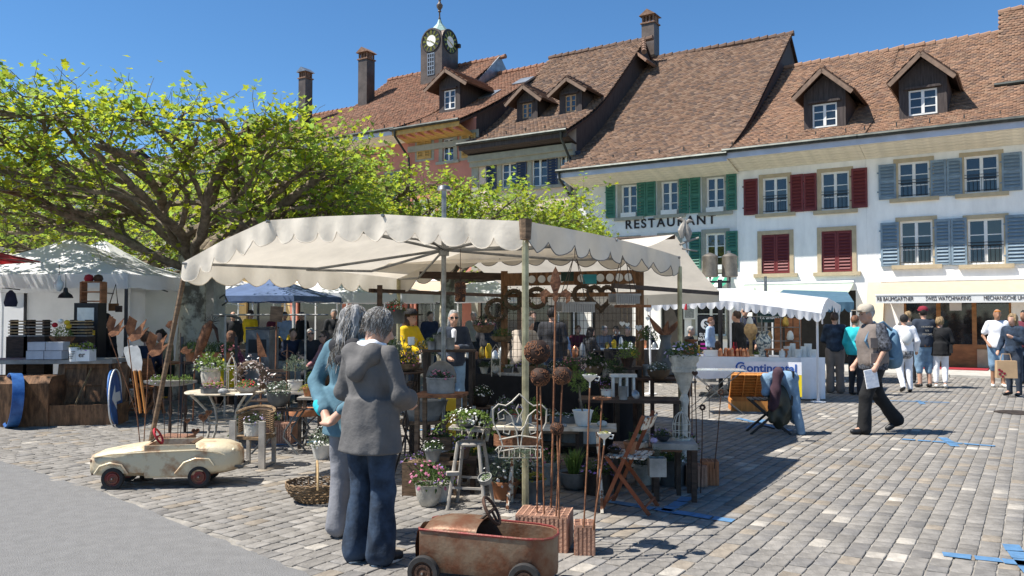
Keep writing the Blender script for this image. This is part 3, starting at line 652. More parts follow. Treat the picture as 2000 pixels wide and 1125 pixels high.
for ex, ez_ in (((1, 0, 0), (0, -1, 0)), ((0, 1, 0), (1, 0, 0))):
 ex = Vector(ex); n_ = Vector(ez_); ct = n_*(tw+.012)+Vector((0, 0, hcl))
 rim = MB(); rim.tube([ct+ex*.58*math.cos(a)+Vector((0, 0, .58*math.sin(a))) for a in np.linspace(0, 2*math.pi, 28, False)], .035, 6, closed=True); rim.build('dial_rim', 'black_paint', t_, True)
 fc = MB()
 def disc(mb, r0, r1, off, n=28):
  v = [];
  for a in np.linspace(0, 2*math.pi, n, False):
   d = ex*math.cos(a)+Vector((0, 0, math.sin(a))); v += [ct+d*r0+n_*off, ct+d*r1+n_*off]
  mb.add([tuple(q) for q in v], [(2*i, 2*i+1, (2*i+3) % (2*n), (2*i+2) % (2*n)) for i in range(n)])
 disc(fc, .3, .57, .004); di = fc.build('dial', 'black_paint', t_)
 fc = MB(); disc(fc, 0, .3, .008); fc.build('dial_centre', 'clock_white', di)
 nm = MB()
 for i in range(12):
  a = 2*math.pi*i/12; d = ex*math.cos(a)+Vector((0, 0, math.sin(a)))
  for k in ((-.03, 0, .03) if i % 3 else (-.045, -.015, .015, .045)):
   sd_ = ex*-math.sin(a)+Vector((0, 0, math.cos(a))); nm.bar(ct+d*.34+sd_*k+n_*.012, ct+d*.53+sd_*k+n_*.012, .018, .01, up=n_)
 disc(nm, .545, .575, .01); disc(nm, .295, .32, .012)
 nm.build('numerals', 'gold', di)
 hd = MB(); hd.bar(ct+n_*.03-ex*.1*1, ct+n_*.03+ex*.42*-.85+Vector((0, 0, .12)), .035, .012, up=n_); hd.bar(ct+n_*.03-ex*.05, ct+n_*.03+ex*.3*.7+Vector((0, 0, -.16)), .045, .012, up=n_); hd.build('clock_hands', 'gold', di)
lv = MB()
for i in range(3):
 for j in range(5): lv.b2((-.19+i*.14, -tw-.012, hcl-1.75+j*.22), (-.19+i*.14+.1, -tw-.002, hcl-1.75+j*.22+.16))
lv.build('louvre', 'black_paint', t_); lf = MB()
for i in range(4): lf.b2((-.235+i*.14, -tw-.03, hcl-1.8), (-.195+i*.14, -tw-.001, hcl-.66))
for j in range(6): lf.b2((-.235, -tw-.026, hcl-1.8+j*.22), (.225, -tw-.0015, hcl-1.8+j*.22+.05))
lf.build('louvre_frame', 'zinc', t_)
dm = MB(); zt = zs+tw*.55
dm.lathe([(tw*1.0, zt), (tw*.85, zt+.22), (tw*.5, zt+.5), (tw*.22, zt+.72), (.07, zt+.95)], n=8, Rm=rotm(0, 0, R(22.5))); dm.build('turret_roof', 'patina', t_)
fn = MB(); z = zt+.9
fn.lathe([(.05, z), (.07, z+.1), (.04, z+.2), (.035, z+.42), (.1, z+.5), (.06, z+.56), (.16, z+.72), (.17, z+.84), (.08, z+.95), (.05, z+1.05), (.09, z+1.14), (.05, z+1.25), (.02, z+1.3), (.05, z+1.38), (.01, z+1.45)], n=10); fn.build('finial', 'chimney_metal', t_, True)
for x, y in ((-tw-.1, -tw*.6), (tw+.1, tw*.9)): MB().box((x, y, hcl-.05), (.16, .16, .2)).build('floodlight', 'black_paint', t_)
HEnd = House('town_house', 'taller tiled house cut by the right edge of the picture', 7.75, 15, 8.9, 12.8, 4.7, 'plaster_white', [], PAL_ORANGE, s1=.5, ov=.3, verge=.1, boards=False)
HEnd.e.location += UB*2.5
mat('plaster_pale', (.58, .55, .48), .9, var=.08, scale=1.4)
def far_house(u0, u1, eave, ridge, wallm, pal, shm, label, floors=3, seed=0, gf=True):
 r = random.Random(seed); W_ = u1-u0; n = max(2, int(W_/1.75)); ops = []
 for j in range(floors-1):
  for i in range(n): x = W_*(i+.5)/n; ops.append((x-.43, x+.43, 3.7+j*2.5, 5.2+j*2.5))
 gfo = [(.6+i*(W_-.6)/2, .6+i*(W_-.6)/2+(W_-.6)/2-.6, .06, 2.3) for i in range(2)]
 H_ = House('town_house', label, u0, u1-.003, eave, ridge, 7, wallm, ops+gfo, pal, s1=.5, verge=.05, boards=False)
 for o in ops:
  window(H_.e, o, surround='trim_greygreen')
  for k in (-1, 1): c = (o[0]+o[1])/2+k*.78; shutter(H_.e, c-.2, c+.2, o[2], o[3], shm)
 for o in gfo: MB().b2((o[0], .1, .06), (o[1], .15, 2.3)).build('shop_window', 'glass_shop', H_.e)
 return H_
HA = far_house(-29, -22.02, 9.2, 13.6, 'plaster_ochre', PAL_RED, 'shutter_green', 'ochre house with green shutters left of the clock house', 4, 1)
HB_ = far_house(-37, -29.02, 8.6, 13.2, 'plaster_pale', PAL_BROWN, 'shutter_blue', 'pale house with light blue shutters behind the big tree trunk', 4, 2)
HC_ = far_house(-45, -37.02, 8.2, 12.6, 'plaster_white', PAL_DARK, 'shutter_green', 'white house with green shutters behind the left market tents', 3, 3)
HD_ = far_house(-54, -45.02, 9.0, 13.4, 'plaster_cream', PAL_BROWN, 'shutter_blue', 'cream house with blue shutters at the far left', 3, 4)
awning(HA.e, .4, 6.4, 3.1, .5, 1.9, 'awning_cream', .2); awning(HB_.e, .4, 7.2, 3.1, .5, 2.1, 'awning_cream', .2); awning(HC_.e, .4, 7.2, 3.0, .5, 1.9, 'fabric_white', .2)
inst('lettering', text_mesh('Confiserie', .5, 'trim_greygreen'), HB_.e, (2.2, -.01, 3.2), (R(90), 0, 0))
chimney(HA, 597, .55, 5.0, 133, 'chimney_metal', 'zinc')
# plane trees
mat('bark_plane', (.24, .2, .14), .9, var=.5, scale=4, bump=.5, bscale=18, col2=(.46, .42, .31), mixlo=.42, mixhi=.55)
mat('bark_branch', (.17, .13, .09), .9, var=.4, scale=9, bump=.4, col2=(.25, .2, .14))
mat('leaf_lime', (.37, .46, .06), .55, var=.2, scale=3, attr=True, trans=.6, spec=.3)
def leaf_shape(seed):
 r = random.Random(seed)      # five-lobed leaf, slightly folded
 a = [0, .09, .2, .32, .42, .5]; rr = [.1, .62, .42, .85, .5, 1.0]; out = []
 for i in range(6): t = math.pi*(-.5)+2*math.pi*a[i]*.98; out.append((rr[i]*math.cos(t), rr[i]*math.sin(t)))
 L = [(0, -.25)]+[(x, y) for x, y in out[1:]]; Rr = [(-x, y) for x, y in out[1:-1]][::-1]
 P_ = L+Rr; return np.array([(x*.62, y*.62+.2, .16*abs(x)+r.uniform(-.05, .05)) for x, y in P_])
LEAF = [leaf_shape(i) for i in range(4)]
def plane_tree(base, label, th, limbs, seed, nleaf, crown_c, rx, ry, z0, z1, indiv=0, tr=.3, leafs=.115, dens=None):
 r = random.Random(seed); g = np.random.default_rng(seed)
 t = thing('plane_tree', label, 'tree', base, 0)
 b = Vector((0, 0, 0))
 tm = MB(); zz = np.linspace(-.05, th, 12)
 path = [(math.sin(z*.9+seed)*.05, math.cos(z*1.3+seed)*.04, z) for z in zz]
 tm.tube(path, [tr*(1.35 if i == 0 else 1.12 if i == 1 else 1.0-.18*min(1, i/7)+(.18 if i > 9 else 0)+r.uniform(-.03, .03)) for i in range(12)], 14)
 tm.build('trunk', 'bark_plane', t, True, 60)
 pts = []         # leaf sites (pos, outward)
 tw = MB()
 def inside(p):
  q = p+Vector(base); x = (q.x-crown_c[0])/rx; y = (q.y-crown_c[1])/ry
  return x*x+y*y < 1
 def twig(p, d, n, rad):
  pp = [p]; cur = p.copy(); dd = d.copy()
  for i in range(n):
   dd = (dd+Vector((r.gauss(0, .3), r.gauss(0, .3), r.gauss(.08, .22)))).normalized(); cur = cur+dd*r.uniform(.1, .2)
   if cur.z > z1: dd.z = -.1
   pp.append(cur.copy()); pts.append((cur.copy(), dd.copy()))
  tw.tube(pp, list(np.linspace(rad, rad*.35, len(pp))), 4, cap=False)
 def limb(p, d, L, rad, lev, lm):
  pp = [p]; cur = p.copy(); dd = d.copy(); step = .22 if lev < 2 else .16; n = int(L/step); rr = []
  for i in range(n):
   f = i/n; rr.append(rad*(1-.6*f)*(1+(.22 if r.random() < .25 else 0)))
   od = Vector((cur.x, cur.y, 0)); od = od.normalized()*(.09 if lev < 2 else .03); dd = dd+od; lift = .05 if cur.z < z0+.5 else -.01
   dd = (dd+Vector((r.gauss(0, .15), r.gauss(0, .15), r.gauss(lift, .13)))).normalized()
   if cur.z > z1-.6: dd.z = min(dd.z, .0)
   if cur.z < z0+.1: dd.z = max(dd.z, .05)
   cur = cur+dd*step; pp.append(cur.copy())
   if not inside(cur): break
   if lev < 2 and i > 1 and r.random() < (.33 if lev == 0 else .27):
    s_ = r.choice((-1, 1)); sd_ = Vector((-dd.y*s_, dd.x*s_, r.uniform(-.15, .7))).normalized(); nd = (dd*r.uniform(.4, 1)+sd_).normalized()
    limb(cur.copy(), nd, L*(1-f)*r.uniform(.35, .8)+.4, rr[-1]*.62, lev+1, lm)
   if i > 1 and r.random() < (.4 if lev == 0 else .8):
    a = r.uniform(0, 6.28); twig(cur.copy(), Vector((math.cos(a)*.8, math.sin(a)*.8, r.uniform(-.35, .9))).normalized(), r.randint(3, 6), min(.014, max(.006, rr[-1]*.2)))
  rr.append(rad*.38)
  lm.tube(pp, rr[:len(pp)] if len(rr) >= len(pp) else rr+[rad*.35]*(len(pp)-len(rr)), 7 if lev < 1 else 5, cap=True)
  for _ in range(3): twig(cur.copy(), (dd+Vector((r.gauss(0, .5), r.gauss(0, .5), r.gauss(.3, .4)))).normalized(), r.randint(3, 6), .009)
 top = Vector(path[-1])
 for a, el, L, rad in limbs:
  lm = MB(); d = Vector((math.cos(R(a))*math.cos(R(el)), math.sin(R(a))*math.cos(R(el)), math.sin(R(el))))
  limb(top+Vector((0, 0, r.uniform(-.5, -.05)))+d*.1, d, L, rad, 0, lm); lm.build('limb', 'bark_branch', t, True, 60)
 stuff(tw.build('twigs', 'bark_branch', t))
 P_ = np.array([p for p, d in pts]); idx = g.integers(0, len(P_), nleaf); pos = P_[idx]+g.normal(0, .085, (nleaf, 3))
 sc = leafs*g.uniform(.35, 1.45, nleaf)
 nrm = g.normal(0, .55, (nleaf, 3)); nrm[:, 2] = np.abs(nrm[:, 2])+.55; nrm /= np.linalg.norm(nrm, axis=1, keepdims=True)
 tx = g.normal(0, 1, (nleaf, 3)); tx -= nrm*(tx*nrm).sum(1, keepdims=True); tx /= np.linalg.norm(tx, axis=1, keepdims=True); ty = np.cross(nrm, tx)
 hue = g.random(nleaf); k = g.uniform(.7, 1.2, nleaf)
 col = np.stack([(.75+.5*hue)*k, (.95+.1*hue)*k, (1.4-1.0*hue)*k], 1)
 wp = pos+np.array(base); dist = np.linalg.norm(wp-np.array([0, 0, HC]), axis=1); order = np.argsort(dist); single = set(order[:indiv].tolist())
 Vv = []; Q = []; C = []; n = 0; nl = len(LEAF[0])
 for v in range(4):
  sel = np.array([i for i in range(v, nleaf, 4) if i not in single]); S = LEAF[v]
  co = pos[sel][:, None, :]+sc[sel][:, None, None]*(S[None, :, 0:1]*tx[sel][:, None]+S[None, :, 1:2]*ty[sel][:, None]+S[None, :, 2:3]*nrm[sel][:, None])
  m = len(sel); Vv.append(co.reshape(-1, 3)); bq = n+np.arange(m)[:, None, None]*nl
  fan = np.array([(0, i, i+1) for i in range(1, nl-1)])[None]; Q.append((fan+bq).reshape(-1, 3)); C.append(np.repeat(col[sel], nl-2, 0)); n += m*nl
 stuff(inst('crown', bigmesh('crown', np.vstack(Vv), np.vstack(Q), 'leaf_lime', np.vstack(C)), t))
 if indiv:
  lms = []
  for i in range(6):
   S = LEAF[i % 4]; mb = MB(); hu = i/5; mb.add(S, [tuple(range(len(S)))], (.75+.5*hu, .95+.1*hu, 1.4-hu)); lms.append(mb.mesh('leaf', 'leaf_lime', colors=True))
  for i in order[:indiv]:
   o = inst('leaf', lms[r.randrange(6)], t, pos[i], (0, 0, 0), float(sc[i])); o.rotation_euler = Matrix((tx[i], ty[i], nrm[i])).transposed().to_euler()
 return t
def ring(n, L, rad, seed, els=(4, 12, 24, 40)):
 r = random.Random(seed); return [(360*i/n+r.uniform(-8, 8), els[i % len(els)]+r.uniform(-2, 4), L*(r.uniform(.92, 1.1) if i % 4 < 3 else .7), rad*r.uniform(.8, 1.1)) for i in range(n)]
T1 = Vector(at(374, 700, 16)); T1.z = 0
plane_tree(T1, 'large pollarded plane tree with patchy trunk behind the main stall\'s left corner', 2.9, ring(15, 6.6, .1, 3, (10, 20, 34, 50)),
 11, 23000, (T1.x-1.7, T1.y+.5), 4.9, 4.4, 2.95, 5.35, 300, .29, .125)
T2 = Vector(at(874, 700, 24)); T2.z = 0
plane_tree(T2, 'slimmer plane tree standing behind the hanging wreaths', 3.0, ring(13, 6.6, .1, 5, (6, 14, 26, 38)),
 23, 27000, (T2.x-.5, T2.y-.3), 4.6, 4.9, 3.0, 5.25, 0, .26, .125)
T3 = Vector((-14.2, 27.5, 0))
plane_tree(T3, 'plane tree behind the white tents at far left', 3.0, ring(12, 6.6, .1, 8),
 31, 14000, (T3.x+.4, T3.y-.3), 6.6, 5.6, 2.9, 5.5, 0, .28, .14)
# stalls, tents, parasols
mat('canvas_cream', (.74, .68, .58), .92, var=.12, scale=2.2, bump=.7, bscale=5, trans=.36, mixlo=.3, mixhi=.7)
mat('canvas_white', (.82, .82, .82), .92, var=.05, scale=2, bump=.2, bscale=5, trans=.35)
mat('canvas_blue', (.1, .15, .28), .85, var=.15, scale=2, bump=.2, bscale=5, trans=.2)
mat('canvas_red', (.38, .02, .025), .85, var=.12, scale=2, bump=.2, bscale=5, trans=.3)
mat('hem_grey', (.16, .155, .15), .9, var=.15)
mat('pole_steel', (.24, .24, .23), .4, .75, var=.3, scale=9)
mat('pole_brass', (.4, .36, .22), .45, .6, var=.3, scale=9)
mat('pole_white', (.7, .7, .7), .5, var=.06)
mat('pole_dark', (.05, .05, .055), .5, .3, var=.2)
mat('wood_old', (.17, .11, .065), .85, var=.4, scale=4, stretch=(2, 2, 9), bump=.3)
mat('wood_brown', (.2, .1, .045), .75, var=.45, scale=3, stretch=(8, 2, 2), bump=.3)
mat('wood_dark', (.055, .033, .022), .75, var=.4, scale=4, stretch=(2, 2, 9))
mat('cloth_black', (.012, .012, .014), .95, var=.3, scale=4, bump=.3, bscale=6)
mat('cloth_white', (.78, .79, .82), .9, var=.05, scale=3, bump=.3, bscale=6)
def valance(mb, hem, pts, drop, n=8, amp=.4, wav=.02, flare=0):
 P_ = [Vector(p) for p in pts]; seg = [0]
 for a, b in zip(P_[:-1], P_[1:]): seg.append(seg[-1]+(b-a).length)
 T = seg[-1]; k = n*8; top = []; bot = []
 nrm = (P_[-1]-P_[0]).cross(Vector((0, 0, 1))).normalized()
 for i in range(k+1):
  s = T*i/k; j = max(q for q in range(len(seg)) if seg[q] <= s+1e-6); j = min(j, len(P_)-2); f = (s-seg[j])/(seg[j+1]-seg[j]); p = P_[j].lerp(P_[j+1], f)
  ph = (i % 8)/8; sc = math.sin(math.pi*ph); d = drop*(1-amp)+drop*amp*sc**.7
  top.append(p); bot.append(p+Vector((0, 0, -d))+nrm*(wav*math.sin(i*.9)+wav*1.4*math.cos(i*.39)+flare*d))
 mb.sheet(np.array([[tuple(p) for p in top], [tuple((a+b)/2+nrm*wav*.6*math.sin(i*.55)) for i, (a, b) in enumerate(zip(top, bot))], [tuple(p) for p in bot]]))
 if hem is not None: hem.tube([tuple(p) for p in bot], .0045, 4)
N0 = Vector((.1, 6.1, 0)); R0 = Vector((1.85, 9.0, 0)); L0 = Vector((-3.28, 8.14, 0)); F0 = L0+R0-N0
eLN = N0-L0; eNR = R0-N0
def prof_main(t): return float(np.interp(t, [0, .15, .3, .47, .65, .85, 1], [2.14, 2.335, 2.49, 2.485, 2.46, 2.375, 2.32]))
def main_pt(t, s):
 p = L0+eLN*t+eNR*s; z = prof_main(t)+.10*math.sin(math.pi*s)*(.3+math.sin(math.pi*t)*.5)-(.06*s if t > .9 else .03*s)-.03*abs(math.sin(math.pi*s*3))*math.sin(math.pi*t)
 return (p.x, p.y, z)
ms = thing('market_stall', 'large cream market stall canopy with scalloped edges over the plants', 'market stall', tuple((L0+R0)/2))
o_ = Vector(ms.location); ob = lambda p: tuple(Vector(p)-o_)
cv = MB(); cv.sheet(np.array([[ob(main_pt(t, s)) for s in np.linspace(0, 1, 25)] for t in np.linspace(0, 1, 33)])); cv.build('canopy', 'canvas_cream', ms, True, 180)
for nm, pts, n, fl in (('front', [main_pt(t, 0) for t in np.linspace(0, 1, 25)], 15, .12), ('right', [main_pt(1, s) for s in np.linspace(0, 1, 13)], 9, .05), ('back', [main_pt(t, 1) for t in np.linspace(1, 0, 25)], 12, .05), ('left', [main_pt(0, s) for s in np.linspace(1, 0, 13)], 9, .1)):
 v = MB(); h_ = MB(); valance(v, h_, [ob(p) for p in pts], .225, n, .4, .014, -fl*.3); vo = v.build('valance', 'canvas_cream', ms, True, 180); h_.build('hem', 'hem_grey' if nm in ('right', 'back') else 'canvas_cream', vo)
pc = MB(); q = main_pt(1, 0); pc.tube([ob((q[0], q[1]-.02, q[2]+.012)), ob((q[0], q[1]-.025, q[2]-.14))], [.05, .04], 8); pc.build('corner_patch', 'wood_old', ms, True)
for a, b, m_ in (((.1, 6.14, 0), (.1, 6.14, 2.28), 'pole_brass'), ((1.84, 8.98, 0), (1.84, 8.98, 2.15), 'pole_brass'), ((-3.62, 8.1, 0), (-3.25, 8.16, 2.12), 'wood_old'), (tuple(F0*.995), tuple(F0*.995)[:2]+(2.1,), 'pole_brass')):
 MB().tube([ob(a), ob(b)], .026, 8).build('pole', m_, ms, True)
 f = Vector(a); MB().lathe([(.09, 0.002), (.09, .012), (.035, .02), (.035, .07)], ob(f), 10).build('pole_foot', 'iron', ms)
ctr = (L0+R0)/2
m = MB(); m.tube([ob((ctr.x, ctr.y, .0)), ob((ctr.x, ctr.y, 2.96))], .026, 10); m.lathe([(.075, 2.93), (.06, 2.97), (.01, 2.985)], ob((ctr.x, ctr.y, 0)), 12); m.lathe([(.055, 2.24), (.055, 2.34)], ob((ctr.x, ctr.y, 0)), 10); m.build('mast', 'pole_steel', ms, True)
for t, s in ((0, 0), (.3, 0), (.65, 0), (1, 0), (1, .5), (1, 1), (.65, 1), (.3, 1), (0, 1), (0, .5)):
 e = main_pt(t, s); r_ = MB(); r_.tube([ob((ctr.x, ctr.y, 2.3)), ob((Vector(e)+Vector((ctr.x, ctr.y, e[2])))/2+Vector((0, 0, -.05))), ob(Vector(e)*.995+Vector((0, 0, .0)))], .014, 6); r_.build('rib', 'pole_steel', ms, True)
for a, b in (((.3, 0), (.3, 1)), ((.65, 0), (.65, 1))):
 MB().tube([ob(Vector(main_pt(a[0], k))-Vector((0, 0, .035))) for k in np.linspace(0.02, .98, 7)], .013, 6).build('purlin', 'pole_steel', ms, True)
dR = Vector((-.856, .516, 0)); dQ = Vector((.516, .856, 0)); A0 = Vector((2.04, 10.25, 0))
gs = thing('market_stall', 'grey cream gabled stall roof rising behind the main canopy, carrying wooden birds', 'market stall', tuple(A0))
g2 = lambda p: tuple(Vector(p)-A0); rows = []
for q in np.linspace(-1.85, 1.85, 19):
 rows.append([g2(A0+dQ*q+dR*s+Vector((0, 0, 2.63-(.36 if q > 0 else .19)*abs(q)+.05*math.sin(abs(q)*1.7)*-1-.05*math.sin(math.pi*min(s/3.4, 1))))) for s in np.linspace(0, 3.4, 14)])
cv = MB(); cv.sheet(np.array(rows)); cv.build('canopy', 'canvas_cream', gs, True, 180)
for q in (1.85,):
 v = MB(); v.sheet(np.array([[g2(A0+dQ*q+dR*s+Vector((0, 0, 1.965-.05*math.sin(math.pi*min(s/3.4, 1))-k*.16))) for s in np.linspace(0, 3.4, 14)] for k in (0, 1)])); v.build('valance', 'canvas_cream', gs, True)
for s in (.15, 3.3):
 for q in (() if s < 1 else (-1.75, 1.75)):
  p = A0+dQ*q+dR*s; MB().bar(g2((p.x, p.y, 0)), g2((p.x, p.y, 2.0)), .06).build('post', 'wood_dark', gs)
for s in (.02, 3.38): MB().bar(g2(A0+dQ*-1.85+dR*s+Vector((0, 0, 1.93))), g2(A0+dQ*1.85+dR*s+Vector((0, 0, 1.93))), .04, .05).build('tie_beam', 'wood_dark', gs)
MB().tube([g2(A0+Vector((0, 0, 2.6))), g2(A0+dR*3.4+Vector((0, 0, 2.6)))], .03, 6).build('ridge_pole', 'wood_dark', gs)
mat('wood_grey', (.33, .3, .26), .85, var=.25, scale=6)
for i, (px, py, f, lab) in enumerate(((1332, 462, 1, 'left carved grey wooden bird perched on the gabled stall roof'), (1344, 466, -1, 'right carved grey wooden bird perched on the gabled stall roof'))):
 p = at(px, py, 10.3); b = MB(); b.tube([(0, 0, -.02), (.0, 0, .07), (.02*f, 0, .13), (.03*f, 0, .2), (-.015*f, 0, .23), (-.06*f, 0, .225)], [.02, .055, .045, .022, .022, .006], 8); tag(b.build('wooden_bird', 'wood_grey', None, True, loc=p), lab, 'ornament')
b = MB(); b.tube([(-.08, 0, 0), (0, 0, .04), (.16, 0, .09)], .015, 5); b.tube([(-.05, 0, -.05), (.14, 0, -.08)], .012, 5); b.tube([(0, 0, .05), (.02, 0, -.1)], .01, 5); tag(b.build('branch', 'wood_grey', None, loc=at(1340, 478, 10.3)), 'bare branch sticking out beneath the wooden birds', 'branch')
rk = thing('display_rack', 'dark timber rack with wire mesh and a row of white discs', 'rack', tuple(F0.lerp(R0, .6)))
ra = Vector((at(985, 700, 10.3).x, 10.3, 0)); rb = Vector((at(1250, 700, 9.5).x, 9.5, 0)); k_ = lambda p: tuple(Vector(p)-Vector(rk.location))
for p in (ra, rb): MB().bar(k_(p), k_((p.x, p.y, 2.17)), .085, .085).build('post', 'wood_brown', rk)
MB().bar(k_((ra.x-1.1, ra.y+.35, 2.14)), k_((ra.x, ra.y, 2.1)), .05, .09).build('beam', 'wood_dark', rk)
for z, h in ((2.06, .16), (1.86, .05)): MB().bar(k_((ra.x, ra.y-.05, z)), k_((rb.x, rb.y-.05, z)), .03, h).build('beam', 'wood_brown', rk)
wm = MB(); d = rb-ra
for i in range(34): p = ra+d*(i+.5)/34; wm.tube([k_((p.x, p.y, 1.08)), k_((p.x, p.y, 1.85))], .003, 3)
for j in range(9): wm.tube([k_((ra.x, ra.y, 1.1+j*.09)), k_((rb.x, rb.y, 1.1+j*.09))], .003, 3)
wm.build('wire_mesh', 'iron', rk)
for px in (1042, 1062, 1081, 1100, 1140, 1176, 1194, 1211, 1228):
 f = (px-985)/265; p = ra+d*f; dc = MB(); dc.lathe([(.001, 0), (.048, 0), (.045, .012), (.001, .012)], (0, 0, 0), 14, rotm(R(90))); dc.build('white_disc', 'clock_white', rk, loc=k_((p.x, p.y-.085, 2.055)))
def cloth_table(a, b, dep, h, m_, label, drop=.75, frill=.02, name='sales_table', topm=None):
 a = Vector(a); b = Vector(b); d = (b-a); L = d.length; d.normalize(); n = Vector((-d.y, d.x, 0)); t = thing(name, label, 'table', tuple((a+b)/2+n*dep/2), math.atan2(d.y, d.x))
 MB().b2((-L/2, -dep/2, h-.03), (L/2, dep/2, h)).build('tabletop', topm or m_, t)
 per = [(-L/2, -dep/2), (L/2, -dep/2), (L/2, dep/2), (-L/2, dep/2), (-L/2, -dep/2)]; pts = []
 for (x0, y0), (x1, y1) in zip(per[:-1], per[1:]):
  k = max(4, int(math.hypot(x1-x0, y1-y0)/.07))
  for i in range(k): pts.append((x0+(x1-x0)*i/k, y0+(y1-y0)*i/k))
 pts.append(pts[0]); c = MB(); g = []
 for f in np.linspace(0, 1, 5): g.append([((x)*(1+.01+frill*f*math.sin(i*.9)/L), y*(1.015+(frill*2*f*math.sin(i*1.13))/dep), h+.004-drop*f-(.02*math.sin(i*.31) if f == 1 else 0)) for i, (x, y) in enumerate(pts)])
 c.sheet(np.array(g)); c.build('tablecloth_skirt', m_, t, True, 180)
 for sx in (-1, 1):
  for sy in (-1, 1): MB().tube([(sx*(L/2-.08), sy*(dep/2-.06), 0), (sx*(L/2-.08), sy*(dep/2-.06), h-.03)], .018, 6).build('leg', 'pole_dark', t)
 return t
BT0 = Vector(at(928, 700, 10.2)); BT1 = Vector(at(1192, 700, 9.2)); BT0.z = BT1.z = 0
cloth_table(BT0, BT1, .7, .88, 'cloth_black', 'long table with black cloth at the back of the main stall', .8)
wst = thing('market_stall', 'low white scalloped stall canopy on the right before the restaurant', 'market stall', tuple(G(1450, 775)))
wo_ = Vector(wst.location); wl = lambda p: tuple(Vector(p)-wo_)
Fr = [at(1258, 592, 15.2), at(1340, 585, 15.1), at(1430, 588, 15.0), at(1520, 600, 15.0), at(1604, 612, 15.0)]
Rg = [at(1268, 572, 17.4), at(1350, 564, 17.2), at(1440, 563, 17.0), at(1530, 572, 16.9), at(1618, 582, 16.8)]
Bk = [at(1290, 590, 19), at(1370, 588, 18.8), at(1460, 588, 18.6), at(1550, 590, 18.4), at(1642, 596, 18.2)]
def rs(P_, n=17): i = np.linspace(0, len(P_)-1, n); return np.stack([np.interp(i, range(len(P_)), [p[k] for p in P_]) for k in range(3)], 1)
f_, r_, b_ = rs(Fr), rs(Rg), rs(Bk); rows = [f_*(1-t)+r_*t+np.array([0, 0, .06*math.sin(math.pi*t)]) for t in np.linspace(0, 1, 6)]+[r_*(1-t)+b_*t for t in np.linspace(.2, 1, 4)]
cv = MB(); cv.sheet(np.array([[wl(p) for p in rw] for rw in rows])); cv.build('canopy', 'canvas_white', wst, True, 180)
v = MB(); valance(v, None, [wl(p) for p in f_], .17, 20, .45, .015); v.build('valance', 'canvas_white', wst, True, 180)
v = MB(); valance(v, None, [wl(p) for p in (f_[-1], rows[3][-1], r_[-1], b_[-1])], .24, 9, .55, .012); v.build('valance', 'canvas_white', wst, True, 180)
for g_, top in ((G(1598, 786), Fr[-1]), (G(1428, 776), Fr[2]), (G(1640, 745), Bk[-1]), (G(1270, 770), Fr[0])):
 MB().tube([wl(g_), wl((g_.x, g_.y, top.z))], .022, 7).build('pole', 'pole_white', wst, True); MB().lathe([(.14, .002), (.14, .02), (.03, .03), (.03, .08)], wl(g_), 10).build('pole_foot', 'pole_white', wst)
MB().tube([wl(p) for p in rs(Rg, 6)-np.array([0, 0, .03])], .02, 6).build('ridge_pole', 'pole_white', wst)
ta, tb = G(1340, 775), G(1598, 783)
tz = .80
wt_ = cloth_table(ta, tb, 1.0, tz, 'cloth_white', 'long white-clothed table of glass and copper wares on the right', .42, .03)
ec = thing('tablecloth', 'white cloth hanging to the ground at the right end of the long table', 'tablecloth', tuple(G(1585, 783)))
c = MB(); g = []
for f in np.linspace(0, 1, 6): g.append([(-.2+i*.045+.01*math.sin(i*2), -.02+.03*f*math.sin(i*1.3), .82-f*.78) for i in range(11)])
c.sheet(np.array(g)); c.build('cloth_drop', 'cloth_white', ec, True, 180)
bn = thing('banner', 'white banner reading Continental in blue letters, yellow below', 'banner', tuple(G(1500, 786)), math.atan2(tb.y-ta.y, tb.x-ta.x))
mat('banner_yellow', (.8, .62, .02), .7, var=.05); mat('banner_blue', (.02, .1, .38), .7, var=.05)
W_ = (1562-1436)/1600*15.1
MB().b2((-W_/2, -.01, .52), (W_/2, .0, .75)).build('panel', 'cloth_white', bn); MB().b2((-W_/2, -.01, .12), (W_/2, .0, .518)).build('lower_panel', 'banner_yellow', bn)
tm_ = text_mesh('ontinental', .2, 'banner_blue', .003, serif=True); k = W_*.74/text_width(tm_); inst('lettering', tm_, bn, (-W_/2+.22, -.014, .565), (R(90), 0, 0), (k, 1.05, 1))
cb = MB(); a_ = np.linspace(R(50), R(310), 16); cb.tube([(-W_/2+.12+.085*math.cos(t), -.014, .64+.085*math.sin(t)) for t in a_], .016, 6); cb.tube([(-W_/2+.15+.045*math.cos(t), -.014, .63+.045*math.sin(t)) for t in np.linspace(0, 6.28, 13)], .012, 5); cb.build('emblem', 'banner_blue', bn)
bs = thing('market_stall', 'bright blue stall canopy with striped fringe behind the white one', 'market stall', tuple(G(1640, 735)))
bo = Vector(bs.location); mat('canvas_sky', (.09, .18, .25), .85, var=.1, trans=.3)
cv = MB(); P4 = [at(1500, 590, 19.6), at(1668, 590, 19.2), at(1655, 570, 21), at(1530, 566, 21.4)]; cv.sheet(np.array([[tuple(P4[0]-bo), tuple(P4[1]-bo)], [tuple(P4[3]-bo), tuple(P4[2]-bo)]])); cv.build('canopy', 'canvas_sky', bs)
v = MB(); valance(v, None, [tuple(P4[0]-bo), tuple(P4[1]-bo)], .24, 9, .4, .01); v.build('valance', 'canvas_sky', bs, True)
for px in (1510, 1664): p = G(px, 737); MB().tube([tuple(p-bo), tuple(p-bo+Vector((0, 0, 1.95)))], .022, 6).build('pole', 'pole_white', bs)
